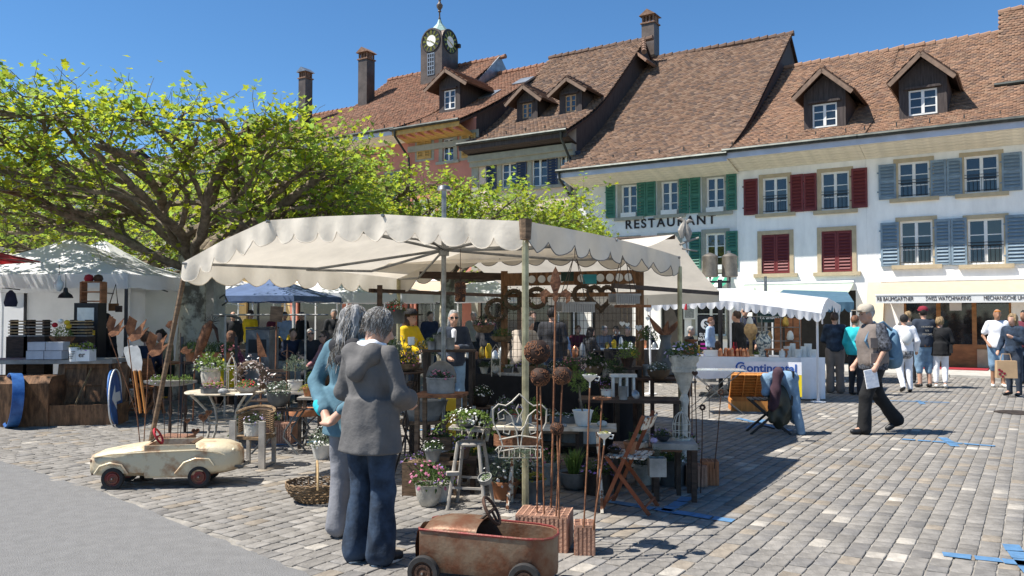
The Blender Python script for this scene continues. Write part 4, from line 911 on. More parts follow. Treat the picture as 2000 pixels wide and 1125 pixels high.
def popup(label, c, w_, d_, rz, eave, peak, m_, wallm=None, walls=(), val=.25, polem='pole_white', group=None):
 t = thing('popup_tent', label, 'tent', c, rz); n = 9; hx, hy = w_/2, d_/2; roof = MB()
 for (x0, y0), (x1, y1) in (((-hx, -hy), (hx, -hy)), ((hx, -hy), (hx, hy)), ((hx, hy), (-hx, hy)), ((-hx, hy), (-hx, -hy))):
  rows = []
  for f in np.linspace(0, 1, 6): rows.append([((x0+(x1-x0)*i/(n-1))*(1-f), (y0+(y1-y0)*i/(n-1))*(1-f), eave+(peak-eave)*f-.06*math.sin(math.pi*f)*1) for i in range(n)])
  roof.sheet(np.array(rows))
 roof.build('roof', m_, t, True, 30)
 v = MB(); pts = [(-hx, -hy), (hx, -hy), (hx, hy), (-hx, hy), (-hx, -hy)]
 rows = [[], []]
 for (x0, y0), (x1, y1) in zip(pts[:-1], pts[1:]):
  for i in range(10): rows[0].append((x0+(x1-x0)*i/9, y0+(y1-y0)*i/9, eave)); rows[1].append(((x0+(x1-x0)*i/9)*1.005, (y0+(y1-y0)*i/9)*1.005, eave-val+.015*math.sin(i*1.9)))
 v.sheet(np.array(rows)); v.build('valance', m_, t, True, 30)
 for x in (-1, 1):
  for y in (-1, 1): MB().bar((x*(hx-.04), y*(hy-.04), 0), (x*(hx-.04), y*(hy-.04), eave), .045).build('leg', polem, t)
 for k, q in walls:
  (x0, y0), (x1, y1) = {'b': ((-hx, hy), (hx, hy)), 'l': ((-hx, -hy), (-hx, hy)), 'r': ((hx, -hy), (hx, hy))}[k]
  wl_ = MB(); wl_.sheet(np.array([[(x0+(x1-x0)*i/16+.02*math.sin(i*1.4), y0+(y1-y0)*i/16+.02*math.sin(i*1.4), z) for i in range(17)] for z in (.04, eave*.5, eave-.05)])); wl_.build('side_wall', wallm or m_, t, True, 180)
 for a in ((-1, -1, 1, -1), (-1, 1, 1, 1), (-1, -1, -1, 1), (1, -1, 1, 1)):
  MB().bar((a[0]*hx*.97, a[1]*hy*.97, eave-.06), ((a[0]+a[2])/2*hx*.97, (a[1]+a[3])/2*hy*.97, eave-.28), .02).build('truss_bar', polem, t)
 return t
p = G(95, 745); popup('white pop-up tent with side walls behind the wooden crates at left', (at(80, 700, 15.4).x, 16.4, 0), 4.2, 3.0, R(-6), 2.36, 3.15, 'canvas_white', None, (('b', 0), ('l', 0)), .26, 'pole_dark')
popup('second white pop-up tent, its right wall beside the tree trunk', (at(185, 700, 18.5).x, 18.8, 0), 3.0, 3.0, R(-4), 2.35, 3.35, 'canvas_white', None, (('b', 0), ('r', 0)), .26)
rp_ = thing('parasol', 'red parasol whose corner pokes in at the left edge', 'parasol', (-9.95, 13.1, 0))
cv = MB(); apex = (0, 0, 3.0); rim = [(2.45*math.cos(a)*.99, 1.5*math.sin(a), 2.5-.03*math.cos(4*a)) for a in np.linspace(0, 2*math.pi, 8, False)]
for i in range(8): cv.add([apex, rim[i], rim[(i+1) % 8]], [(0, 1, 2)])
cv.build('canopy', 'canvas_red', rp_); MB().tube([(0, 0, 0), (0, 0, 3.04)], .03, 8).build('pole', 'pole_steel', rp_)
for i in range(8): MB().tube([(0, 0, 2.8), tuple(np.array(rim[i])-np.array([0, 0, .02]))], .01, 4).build('rib', 'pole_steel', rp_)
MB().lathe([(.3, 0), (.3, .06), (.06, .1)], n=14).build('foot', 'iron', rp_)
popup('navy blue pop-up tent dappled by tree shade', (at(530, 650, 24).x, 24, 0), 3.1, 3.0, R(-14), 2.15, 2.78, 'canvas_blue', None, (), .16, 'pole_white')
popup('white pop-up tent right of the navy tent', (at(712, 650, 26).x, 26.4, 0), 3.6, 3, R(-14), 2.3, 3.0, 'canvas_white', None, (), .3)
popup('white pop-up tent above the woman in sunglasses', (at(985, 650, 27).x, 28.2, 0), 4.4, 3, R(-14), 2.35, 3.1, 'canvas_white', None, (), .3)
popup('small white pop-up tent far behind the tree trunk', (at(445, 650, 33).x, 33, 0), 3.4, 3, R(-20), 2.5, 3.2, 'canvas_white', None, (), .3)
popup('white pop-up tent at the far back between navy tent and palm', (at(645, 640, 33).x, 33, 0), 3.4, 3, R(-20), 2.6, 3.3, 'canvas_white', None, (), .3)
# people
def snet(f, lo, hi, h):
 lo = np.array(lo, float); n = np.maximum(4, np.ceil((np.array(hi)-lo)/h).astype(int)+1)
 ax = [lo[k]+h*np.arange(n[k]) for k in range(3)]; X, Y, Z = np.meshgrid(*ax, indexing='ij'); Fv = f(np.stack([X, Y, Z], -1).reshape(-1, 3)).reshape(n)
 ins = Fv < 0; c = n-1; acc = np.zeros((*c, 3)); cnt = np.zeros(c)
 sl_ = lambda a, o: a[o[0]:o[0]+c[0], o[1]:o[1]+c[1], o[2]:o[2]+c[2]]
 for k in range(3):
  for o1 in (0, 1):
   for o2 in (0, 1):
    o = [0, 0, 0]; q = [i for i in range(3) if i != k]; o[q[0]] = o1; o[q[1]] = o2; e = list(o); e[k] = 1
    a, b = sl_(Fv, o), sl_(Fv, e); x = (a < 0) != (b < 0); t = np.where(x, a/np.where(x, a-b, 1), 0)
    for i in range(3): acc[..., i] += np.where(x, (o[i] if i != k else t), 0)
    cnt += x
 msk = cnt > 0; idx = -np.ones(c, int); idx[msk] = np.arange(msk.sum())
 base = np.stack(np.meshgrid(*[np.arange(k) for k in c], indexing='ij'), -1)
 V = (base[msk]+acc[msk]/cnt[msk][:, None])*h+lo; Q = []
 for k in range(3):
  q = [i for i in range(3) if i != k]; s0 = [slice(None)]*3; s1 = [slice(None)]*3; s0[k] = slice(0, n[k]-1); s1[k] = slice(1, n[k])
  A, B = ins[tuple(s0)], ins[tuple(s1)]; x = (A != B); w_ = np.argwhere(x)
  w_ = w_[(w_[:, q[0]] > 0) & (w_[:, q[1]] > 0) & (w_[:, q[0]] < n[q[0]]-1) & (w_[:, q[1]] < n[q[1]]-1)]
  if not len(w_): continue
  def g(d0, d1): u = w_.copy(); u[:, q[0]] -= d0; u[:, q[1]] -= d1; return idx[u[:, 0], u[:, 1], u[:, 2]]
  quad = np.stack([g(1, 1), g(0, 1), g(0, 0), g(1, 0)], 1); fl = A[tuple(w_.T)] != (k == 1); quad[~fl] = quad[~fl][:, ::-1]; Q.append(quad)
 return V, np.vstack(Q)
def sd(p, prims, k=.03):
 d = None
 for pr in prims:
  if pr[0] == 'c':
   _, a, b, r1, r2 = pr; a = np.array(a); b = np.array(b); ab = b-a; t = np.clip(((p-a) @ ab)/max(ab @ ab, 1e-9), 0, 1); q = np.linalg.norm(p-a-t[:, None]*ab, axis=1)-(r1+(r2-r1)*t)
  elif pr[0] == 'k':
   _, a, b, r1, r2 = pr; a = np.array(a); b = np.array(b); t = np.clip((p[:, 2]-a[2])/(b[2]-a[2]), 0, 1); ct = a+(b-a)*t[:, None]; rx = r1[0]+(r2[0]-r1[0])*t; ry = r1[1]+(r2[1]-r1[1])*t; x = p-ct
   q = (np.sqrt((x[:, 0]/rx)**2+(x[:, 1]/ry)**2)-1)*np.minimum(rx, ry); q = np.maximum(q, np.maximum(a[2]-p[:, 2], p[:, 2]-b[2]))
  else:
   _, c, r, Rm = pr; x = p-np.array(c)
   if Rm is not None: x = x @ Rm
   r = np.array(r); k0 = np.linalg.norm(x/r, axis=1); k1 = np.linalg.norm(x/(r*r), axis=1)+1e-9; q = k0*(k0-1)/k1
  if d is None: d = q
  else: h = np.clip(.5+.5*(d-q)/k, 0, 1); d = d*(1-h)+q*h-k*h*(1-h)
 return d
def bounds(prims, pad):
 P_ = []
 for pr in prims:
  if pr[0] == 'c': P_ += [np.array(pr[1])-max(pr[3], pr[4]), np.array(pr[1])+max(pr[3], pr[4]), np.array(pr[2])-max(pr[3], pr[4]), np.array(pr[2])+max(pr[3], pr[4])]
  elif pr[0] == 'k': m_ = max(pr[3]+pr[4]); P_ += [np.array(pr[1])-m_, np.array(pr[2])+m_]
  else: P_ += [np.array(pr[1])-max(pr[2]), np.array(pr[1])+max(pr[2])]
 P_ = np.array(P_); return P_.min(0)-pad, P_.max(0)+pad
def blob(name, prims, h, m_, par, k=.03, fold=0.0, cut=None, fscale=1.0, seed=0):
 lo, hi = bounds(prims, h*2.5)
 def f(p):
  d = sd(p, prims, k)
  if fold:
   wz = 1.3*np.sin(p[:, 2]*7*fscale+seed)+.7*np.sin(p[:, 2]*17+p[:, 0]*9+seed)
   d = d+fold*(np.sin(p[:, 0]*34*fscale+p[:, 1]*29+wz)+.6*np.sin(p[:, 2]*26*fscale+p[:, 0]*33-p[:, 1]*30+seed)*np.sin(p[:, 0]*12+p[:, 2]*5+seed))
  if cut is not None: d = np.maximum(d, cut(p))
  return d
 V, Q = snet(f, lo, hi, h); me = bigmesh(name, V, Q, m_, None, True); return inst(name, me, par)
mat('skin', (.52, .3, .21), .55, var=.1, scale=12); mat('skin_tan', (.33, .17, .1), .55, var=.1, scale=12)
for n_, c_ in (('hair_grey', (.3, .29, .28)), ('hair_silver', (.36, .355, .34)), ('hair_ash', (.16, .135, .11)), ('hair_brown', (.07, .042, .028)), ('hair_dark', (.018, .014, .012)), ('hair_blond', (.3, .2, .1)), ('hair_auburn', (.16, .07, .035))): mat(n_, c_, .6, var=.5, scale=30, bump=.8, bscale=90, stretch=(1, 1, .25))
for n_, c_, v_ in (('denim', (.024, .041, .07), .48), ('denim_pale', (.17, .27, .38), .2), ('denim_black', (.03, .04, .06), .2), ('cotton_grey', (.112, .106, .102), .12), ('cotton_slate', (.2, .2, .215), .12), ('cotton_black', (.012, .012, .013), .2), ('cotton_white', (.78, .78, .8), .05),
 ('jacket_teal', (.085, .17, .215), .15), ('jacket_yellow', (.75, .48, .01), .1), ('vest_taupe', (.2, .165, .145), .12), ('shirt_pattern', (.07, .075, .09), .8), ('cap_beige', (.42, .37, .3), .1), ('pack_blue', (.11, .2, .29), .15), ('cap_red', (.22, .015, .03), .1), ('trousers_taupe', (.2, .17, .15), .1),
 ('shirt_stone', (.36, .31, .26), .1), ('jacket_pink', (.42, .2, .2), .15), ('suit_dark', (.03, .03, .034), .2), ('navy_wool', (.02, .026, .05), .2), ('shirt_blue', (.35, .45, .6), .1), ('turquoise', (.02, .4, .45), .1), ('maroon', (.12, .02, .035), .15), ('leather_brown', (.2, .09, .035), .2), ('tunic_mono', (.25, .25, .25), .9), ('stripes', (.3, .08, .12), .7), ('khaki', (.3, .27, .17), .2)):
 mat(n_, c_, .9, var=v_, scale=7 if v_ < .5 else 30, bump=.3, bscale=26)
mat('shoe_black', (.015, .015, .016), .5); mat('shoe_white', (.7, .68, .63), .6); mat('lens', (.01, .01, .012), .1, spec=.8); mat('lens_orange', (.6, .2, .02), .15)
def V3(*a): return np.array(a, float)
STAND = dict(pel=(0, 0, .93), neck=(0, .015, 1.43), head=(0, -.02, 1.585), shL=(.17, .01, 1.385), shR=(-.17, .01, 1.385), elL=(.225, .04, 1.12), elR=(-.225, .04, 1.12), wrL=(.22, -.05, .89), wrR=(-.22, -.05, .89),
 hiL=(.085, 0, .9), hiR=(-.085, 0, .9), knL=(.095, -.02, .49), knR=(-.095, -.02, .49), anL=(.1, .02, .085), anR=(-.1, .02, .085), toL=(.125, -.15, .035), toR=(-.125, -.15, .035))
SIT = dict(STAND, pel=(0, .06, .53), neck=(0, -.02, 1.04), head=(0, -.07, 1.2), shL=(.17, -.01, 1.0), shR=(-.17, -.01, 1.0), elL=(.24, -.1, .77), elR=(-.24, -.1, .77), wrL=(.12, -.33, .66), wrR=(-.12, -.33, .66), hiL=(.09, .03, .52), hiR=(-.09, .03, .52), knL=(.12, -.4, .52), knR=(-.12, -.4, .52), anL=(.13, -.36, .09), anR=(-.13, -.36, .09), toL=(.15, -.53, .04), toR=(-.15, -.53, .04))
def person(label, loc, rz, H=1.7, pose=None, base=STAND, skin='skin', top='cotton_grey', bottom='denim', shoes='shoe_black', hair='hair_brown', hairlen=0, sleeve=1.0, hem=.86, flare=1.0, leg=1.0, legw=1.0, fat=1.0, res=.026, look=0.0, nod=0.0, group=None, bald=False, fold=.004, glasses=None, hat=None, topflare=1.0, curly=0, fingers=False, bellsleeve=1.0):
 J = {k: V3(*v) for k, v in {**base, **(pose or {})}.items()}; s = H/1.7
 t = thing('person', label, 'person', loc, rz, group); t.scale = (s, s, s)
 up = J['neck']-J['pel']; L = np.linalg.norm(up); up /= L; sx = J['shL']-J['shR']; sx /= np.linalg.norm(sx); fy = np.cross(up, sx); sx = np.cross(fy, up); Rm = np.stack([sx, fy, up], 1)
 tp = lambda f, dy=0.0: J['pel']+up*L*f+fy*dy
 hr = Matrix.Rotation(look, 3, 'Z') @ Matrix.Rotation(nod, 3, 'X'); Hm = np.array(hr); hp = lambda x, y, z: J['head']+Hm @ V3(x, y, z)
 w_ = fat
 torso = [('e', tp(.05), (.165*w_, .125*w_, .15), Rm), ('e', tp(.32), (.145*w_, .112*w_, .17), Rm), ('e', tp(.68), (.162*w_, .115*w_, .19), Rm), ('c', J['shL']*.85+J['neck']*.15, J['shR']*.85+J['neck']*.15, .062, .062)]
 def arm(S, e, cut=1.0, bell=1.0):
  sh, el, wr = J['sh'+S], J['el'+S], J['wr'+S]; r_ = [('c', sh, el, .058+e, .046+e)]
  if cut <= .55:
   q = sh+(el-sh)*(cut/.5); return [('c', sh, q, .06+e, (.055+e)*bell)]
  q = el+(wr-el)*((cut-.5)/.5)*.97; return r_+[('c', el, q, .046+e, (.037+e)*bell)]
 def legp(S, e, cut=1.0, fl=1.0):
  hi, kn, an = J['hi'+S], J['kn'+S], J['an'+S]; r_ = [('c', hi, kn, .088*w_**.5*legw+e, .06*legw+e)]
  if cut <= .5: return [('c', hi, hi+(kn-hi)*(cut/.5), .09*legw+e, .078*legw*fl+e)]
  q = kn+(an-kn)*((cut-.5)/.5); return r_+[('c', kn, q, .06*legw+e, (.045*legw+e)*fl)]
 B = [('e', a[1], tuple(np.array(a[2])-.014), a[3]) if a[0] == 'e' else ('c', a[1], a[2], a[3]-.014, a[4]-.014) for a in torso]
 B += [('c', J['neck'], hp(0, .02, -.07), .052, .048), ('e', hp(0, .005, .02), (.074, .093, .105), Hm), ('e', hp(0, -.03, -.055), (.052, .058, .062), Hm), ('c', hp(0, -.088, .0), hp(0, -.108, -.028), .011, .016), ('e', hp(.076, .01, -.005), (.012, .022, .034), Hm), ('e', hp(-.076, .01, -.005), (.012, .022, .034), Hm), ('e', hp(0, -.082, -.062), (.026, .014, .012), Hm)]
 for S in 'LR':
  B += arm(S, -.012)+legp(S, -.014); wr = J['wr'+S]; d = wr-J['el'+S]; d /= np.linalg.norm(d)
  sd_ = 1 if S == 'L' else -1; n_ = np.cross(d, fy); n_ /= np.linalg.norm(n_)+1e-9
  B += [('c', wr-d*.02, wr+d*.06, .03, .034)]
  if fingers:
   for k in range(4): o = fy*(-.026+.0175*k); f0 = wr+d*.075+o; f1 = f0+d*(.045-.004*abs(k-1.4))-n_*.012*sd_; B += [('c', f0, f1, .0105, .0095), ('c', f1, f1+d*.022-n_*.025*sd_, .0095, .008)]
   B += [('c', wr+d*.03-fy*.03, wr+d*.075-fy*.055, .012, .009)]
  else: B += [('c', wr+d*.07, wr+d*.13-n_*.02*sd_, .03, .018), ('c', wr+d*.04-fy*.03, wr+d*.08-fy*.05, .012, .01)]
  B += [('c', J['an'+S], J['to'+S], .036, .026)]
 blob('body', B, min(res, .018) if fingers else res, skin, t, .018 if fingers else .022)
 e = .008
 T = [('e', a[1], tuple(np.array(a[2])+e), a[3]) if a[0] == 'e' else ('c', a[1], a[2], a[3]+e, a[4]+e) for a in torso]
 if base is STAND and hem < .9:
  q = J['pel']*1.0; q[2] = hem; T += [('k', V3(q[0], q[1], hem-.06), V3(0, tp(.35)[1], tp(.35)[2]), (.178*w_*topflare, .14*w_*topflare), (.172*w_, .135*w_))]
 for S in 'LR': T += arm(S, e+.004, sleeve, bellsleeve)
 nk = J['neck']; hcut = lambda p: np.maximum(hem-p[:, 2] if base is STAND else -p[:, 2]+J['pel'][2]-.09, (p-nk-up*.035) @ up)
 blob('top', T, res, top, t, .035, fold, hcut, seed=len(label))
 Tr = [('e', tp(.02), (.162*w_, .128*w_, .12), Rm)]
 for S in 'LR': Tr += legp(S, .012, leg, flare)
 blob('trousers', Tr, res, bottom, t, .03, fold*1.25, (lambda p: p[:, 2]-J['pel'][2]-.1), seed=len(label)+3)
 for S in 'LR':
  a, o = J['an'+S], J['to'+S]; d = o-a; d /= np.linalg.norm(d); hl = a-d*.035; hl = V3(hl[0], hl[1], hl[2]-.04)
  blob('shoe', [('c', hl, o, .04, .034), ('c', a-V3(0, 0, .02), o*.6+a*.4-V3(0, 0, .02), .042, .036)], res if res > .02 else .014, shoes, t, .02, cut=lambda p, g=min(hl[2], o[2])-.033: g-p[:, 2])
 if not bald:
  Hh = [('e', hp(0, .016, .032), (.084, .1, .104), Hm)]
  if hairlen > 0: Hh += [('c', hp(0, .045, -.01), hp(0, .07, -.05-hairlen*.5), .08, .075), ('c', hp(.045, .03, -.02), hp(.06, .05, -.05-hairlen), .05, .04), ('c', hp(-.045, .03, -.02), hp(-.06, .05, -.05-hairlen), .05, .04)]
  if curly: Hh += [('e', hp(0, .02, .03), (.1, .11, .115), Hm)]
  Hi = np.linalg.inv(Hm)
  def hc_(p):
   q = (p-J['head']) @ Hi.T; face = .01*np.sin(q[:, 0]*60)-(q[:, 1]+.045+np.clip(q[:, 2]-.05, 0, 1)*2.2); side = np.where(q[:, 1] < .0, -.028-q[:, 2]*1.0-(q[:, 1]+.05)*.9, -9.) if hairlen <= .05 else -9.
   low = -(q[:, 2]+.055+hairlen*1.6); return np.maximum(np.maximum(face, side), low)
  blob('hair', Hh, min(res, .02), hair, t, .02, (.009 if curly else .004), hc_, 1.6, 2)
 if glasses:
  g = MB()
  for x in (-.032, .032): g.ell(tuple(hp(x, -.094, .012)), (.027, .008, .021), 10, 6, Hm)
  g.bar(tuple(hp(-.075, -.05, .018)), tuple(hp(-.045, -.093, .016)), .006); g.bar(tuple(hp(.075, -.05, .018)), tuple(hp(.045, -.093, .016)), .006); g.build('glasses', glasses, t, True)
 elif res < .024:
  g = MB()
  for x in (-.031, .031): g.ell(tuple(hp(x, -.079, .012)), (.012, .006, .007), 8, 5, Hm)
  g.build('eyes', 'hair_dark', t, True)
 if hat:
  kind, hm = hat; g = MB()
  if kind == 'cap':
   g.lathe([(.098, .045), (.1, .075), (.092, .115), (.06, .145), (.01, .155)], (0, 0, 0), 16, sy=1.1); g.prism([(.075*math.cos(a), -.075+.105*math.sin(a)) for a in np.linspace(math.pi, 2*math.pi, 9)], .01, (0, -.02, .05), (1, 0, 0), (0, 1, -.15), (0, 0, 1))
  else: g.lathe([(.095, .05), (.1, .1), (.075, .155), (.01, .16)], n=16, sy=1.1); g.lathe([(.09, .05), (.17, .045), (.2, .07), (.17, .056), (.09, .06)], n=18, sy=1.1)
  v = np.vstack(g.v) @ Hm.T+J['head']; g.v = [v]; g.build('hat', hm, t, True, 60)
 return t, J, s
def loc_of(px, y_foot): p = G(px, y_foot); return (p.x, p.y, 0)
gw, J, s_ = person('grey-haired woman in grey hooded jacket and wide blue jeans, seen from behind', loc_of(722, 1098), R(146), 1.66,
 dict(head=(.0, -.075, 1.565), neck=(0, -.005, 1.42), elL=(.25, -.0, 1.13), elR=(-.25, -.02, 1.13), wrL=(.13, -.22, 1.03), wrR=(-.15, -.22, 1.05), anL=(.1, .03, .085), anR=(-.1, .0, .085)),
 top='cotton_grey', bottom='denim', hair='hair_grey', sleeve=.74, hem=.74, topflare=1.2, flare=1.6, legw=1.12, fat=1.12, res=.012, look=R(-40), nod=R(20), fold=.0045, fingers=True, bellsleeve=1.7)
J_gw = J
hd = [('c', (-.1, .085, 1.4), (.1, .085, 1.4), .055, .055), ('c', (-.1, .08, 1.4), (0, .145, 1.28), .06, .055), ('c', (.1, .08, 1.4), (0, .145, 1.28), .06, .055), ('c', (-.1, .02, 1.43), (-.1, .09, 1.41), .035, .05), ('c', (.1, .02, 1.43), (.1, .09, 1.41), .035, .05)]
blob('hood', hd, .013, 'cotton_grey', gw, .04, .004)
blob('scarf', [('c', (-.06, .03, 1.455), (.06, .03, 1.455), .035, .035), ('c', (-.06, .03, 1.455), (-.06, -.06, 1.45), .03, .025)], .013, 'cotton_white', gw, .02, .003)
for x, y in ((.1, .03), (-.1, .0)): MB().prism([(.048*math.cos(a)+.012*math.sin(a)*(1 if x > 0 else -1)*-1, .13*math.sin(a)-.05) for a in np.linspace(0, 2*math.pi, 14, False)], .022, (x, y-.01, .002), (1, 0, 0), (0, 1, 0), (0, 0, 1)).build('sole', 'shoe_white', gw)
tw_, J, s_ = person('woman with long wavy grey hair in a teal jacket, hands clasped behind her', loc_of(684, 1050), R(152), 1.68,
 dict(head=(0, -.04, 1.57), elL=(.27, .08, 1.14), elR=(-.27, .12, 1.14), wrL=(.05, .23, .93), wrR=(-.09, .235, .94)), top='jacket_teal', bottom='cotton_slate', shoes='shoe_white', hair='hair_grey', hairlen=.16, curly=1, sleeve=.95, hem=.76, topflare=1.16, flare=1.55, legw=1.08, fat=1.12, res=.013, look=R(-10), nod=R(10), fold=.0045, fingers=True)
blob('collar', [('c', (-.09, .075, 1.42), (.09, .075, 1.42), .05, .05), ('c', (-.1, .06, 1.4), (0, .11, 1.31), .045, .045), ('c', (.1, .06, 1.4), (0, .11, 1.31), .045, .045)], .016, 'suit_dark', tw_, .03, .003)
for S in (1, -1): blob('cuff', [('c', (S*.13, .19, .985), (S*.09, .21, .955), .053, .05)], .014, 'turquoise' if S > 0 else 'suit_dark', tw_, .01)
def strands(t, J, s_, look, nod, m_, n, L, wave, r0, seed, back=True):
 g = random.Random(seed); hr = Matrix.Rotation(look, 3, 'Z') @ Matrix.Rotation(nod, 3, 'X'); mb = MB(); hd_ = Vector(J['head'])
 for i in range(n):
  a = g.uniform(-2.5, 2.5)+math.pi/2; e = math.asin(g.uniform(-.1, 1)); ln = L*g.uniform(.6, 1.15); pts = []; k = 9; ph = g.uniform(0, 6.28)
  for q in range(k):
   f = q/(k-1); ee = e-f*min(1.6, ln/.1); ov = max(0, f*ln-(e+.35)*.1)
   rr = 1.09+.05*g.random(); ee2 = max(ee, -.45); p = Vector((math.cos(a)*math.cos(ee2)*.083*rr, .014+math.sin(a)*math.cos(ee2)*.1*rr, .03+math.sin(ee2)*.105*rr))
   if ov > 0: p.z -= ov; p.x *= 1+ov*1.2; p.y += ov*.12
   p += Vector((wave*math.sin(f*11+ph), wave*math.cos(f*9+ph), 0))*f
   pts.append(tuple(hd_+hr @ p))
  mb.tube(pts, [r0*(1-.6*q/(k-1)) for q in range(k)], 3, cap=False)
 stuff(mb.build('locks', m_, t, True, 180))
strands(gw, J_gw, 1, R(-40), R(20), 'hair_silver', 420, .075, .003, .0028, 5); strands(gw, J_gw, 1, R(-40), R(20), 'hair_ash', 500, .075, .003, .0028, 15)
strands(tw_, J, 1, R(-10), R(10), 'hair_silver', 420, .36, .016, .0034, 6); strands(tw_, J, 1, R(-10), R(10), 'hair_ash', 480, .36, .016, .0034, 16)
wm_, J, s_ = person('man in beige cap and taupe vest walking with a blue backpack and papers', loc_of(1708, 846), R(-84), 1.76,
 dict(pel=(0, 0, .92), neck=(0, -.03, 1.42), head=(0, -.09, 1.565), knL=(.09, -.17, .5), anL=(.09, -.19, .085), toL=(.1, -.36, .04), knR=(-.09, .1, .5), anR=(-.09, .36, .16), toR=(-.1, .24, .045), elL=(.235, .03, 1.13), wrL=(.24, -.1, .9), elR=(-.235, .02, 1.12), wrR=(-.22, -.12, .92)),
 top='shirt_pattern', bottom='cotton_black', hair='hair_silver', sleeve=.44, hem=.84, fat=1.2, res=.016, nod=R(6), fold=.004, flare=1.5, legw=1.12, glasses=None, hat=('cap', 'cap_beige'), fingers=True, bellsleeve=1.25)
blob('vest', [('e', (0, -.0, .98), (.225, .185, .21), None), ('e', (0, -.02, 1.2), (.215, .185, .27), None), ('c', (.12, -.02, 1.38), (-.12, -.02, 1.38), .085, .085)], .018, 'vest_taupe', wm_, .05, .004, lambda p: np.maximum(.8-p[:, 2], p[:, 2]-1.445))
g = MB()
for z in (1.0, 1.2):
 for y in (-.165, .0): g.box((.2 if z > 1.1 else .208, y*.6, z), (.03, .12, .13))
g.build('vest_pockets', 'vest_taupe', wm_)
blob('backpack', [('e', (0, .25, 1.12), (.16, .11, .28), None), ('e', (0, .32, 1.0), (.12, .07, .14), None)], .02, 'pack_blue', wm_, .05, .004)
st = MB()
for x in (-.11, .11): st.tube([(x, .2, 1.36), (x, .08, 1.47), (x, -.1, 1.4), (x*1.15, -.18, 1.22), (x*1.4, -.08, 1.04), (x*1.3, .2, .98)], .018, 6)
st.build('strap', 'pack_blue', wm_, True)
MB().box((.245, -.17, .74), (.02, .17, .24), rotm(R(10))).build('papers', 'cotton_white', wm_)
MB().tube([(.215+.032*math.cos(a), -.09+.032*math.sin(a), .925) for a in np.linspace(0, 6.28, 10)], .008, 5).build('watch', 'pole_white', wm_)
p4, J, s_ = person('woman in white jacket and white trousers with a small white backpack, walking away', loc_of(1768, 766), R(172), 1.62, dict(knL=(.09, -.05, .49), anL=(.09, .16, .13), toL=(.1, .03, .04), elR=(-.25, .05, 1.12), wrR=(-.27, -.05, .92)), top='cotton_white', bottom='cotton_white', shoes='shoe_black', hair='hair_dark', hem=.88)
blob('tunic', [('e', (0, 0, .86), (.19, .15, .16), None)], .026, 'tunic_mono', p4, .03, .004, lambda p: np.maximum(.74-p[:, 2], p[:, 2]-.93))
blob('backpack', [('e', (0, .17, 1.2), (.12, .07, .16), None)], .022, 'flower_box_white', p4, .02)
p5, J, s_ = person('man in red cap and black lettered vest with denim shorts, walking away', loc_of(1806, 757), R(176), 1.78, dict(elL=(.26, .05, 1.12), wrL=(.27, -.03, .88)), top='denim_black', bottom='denim_pale', leg=.68, legw=1.25, hair='hair_dark', sleeve=.12, hat=('cap', 'cap_red'), fat=1.15)
for tx, z, w2 in (('THE ROKKER', 1.28, .26), ('CO.', 1.2, .08), ('MOTORS', 1.12, .2)):
 tm_ = text_mesh(tx, .08, 'cap_beige', .002, serif=True); k = w2/text_width(tm_); inst('lettering', tm_, p5, (w2/2, .168, z), (R(90), 0, R(180)), (k, k, 1))
MB().box((0, .15, .9), (.1, .02, .05)).build('patch', 'leather_brown', p5)
p6, J, s_ = person('blonde curly woman in black top and white cropped trousers with shoulder bag', loc_of(1838, 758), R(150), 1.56, dict(elL=(.27, .03, 1.1), wrL=(.28, -.06, .88), elR=(-.26, -.0, 1.12), wrR=(-.2, -.12, .95), anR=(-.1, .1, .1)), top='cotton_black', bottom='cotton_white', leg=.9, shoes='shoe_white', hair='hair_blond', curly=1, hem=.78, topflare=1.15, sleeve=.6, fat=1.18)
bg_ = MB(); bg_.box((-.23, .1, .95), (.07, .2, .2)); bg_.tube([(-.23, .1, 1.05), (-.05, .16, 1.25), (.12, .1, 1.43)], .01, 5); bg_.build('shoulder_bag', 'cotton_black', p6)
p7, J, s_ = person('bald man in white T-shirt and denim shorts with sunglasses pushed up', loc_of(1950, 756), R(-20), 1.74, dict(elL=(.27, .06, 1.12), wrL=(.2, -.1, .95), elR=(-.27, .06, 1.12), wrR=(-.2, -.1, .95)), skin='skin_tan', top='cotton_white', bottom='denim_pale', shoes='shoe_white', leg=.62, legw=1.2, sleeve=.34, bald=True, fat=1.15)
g = MB(); g.ell((0, -.07, 1.66), (.07, .03, .018), 10, 5); g.build('sunglasses', 'lens_orange', p7, True)
p8, J, s_ = person('woman in denim jacket carrying a paper bag at the right edge', loc_of(1981, 773), R(-62), 1.63, dict(elL=(.25, -.05, 1.12), wrL=(.12, -.22, 1.22), elR=(-.25, .0, 1.1), wrR=(-.22, -.16, .93)), top='denim', bottom='denim_black', hair='hair_blond', hairlen=.05, curly=1, sleeve=.95, hem=.9)
bg_ = thing('paper_bag', 'kraft paper bag with red dots held by the woman in denim', 'bag', loc_of(1966, 776), R(-15)); bg_.location.z = .38
b = MB(); b.box((0, 0, .17), (.36, .16, .34), taper=.96); b.build('bag_body', 'paper_kraft' if 'paper_kraft' in MATS else mat('paper_kraft', (.45, .3, .17), .9, var=.08), bg_)
b = MB(); b.tube([(-.1, 0, .33), (-.07, 0, .47), (.07, 0, .47), (.1, 0, .33)], .008, 5); b.build('handle', 'paper_kraft', bg_)
for x, z in ((-.13, .08), (-.08, .03), (-.14, .16), (-.05, .09), (-.1, .13)): MB().lathe([(.001, 0), (.025, 0), (.025, .003)], n=10, Rm=rotm(R(90))).build('dot', 'cap_red', bg_, loc=(x, -.083, z))
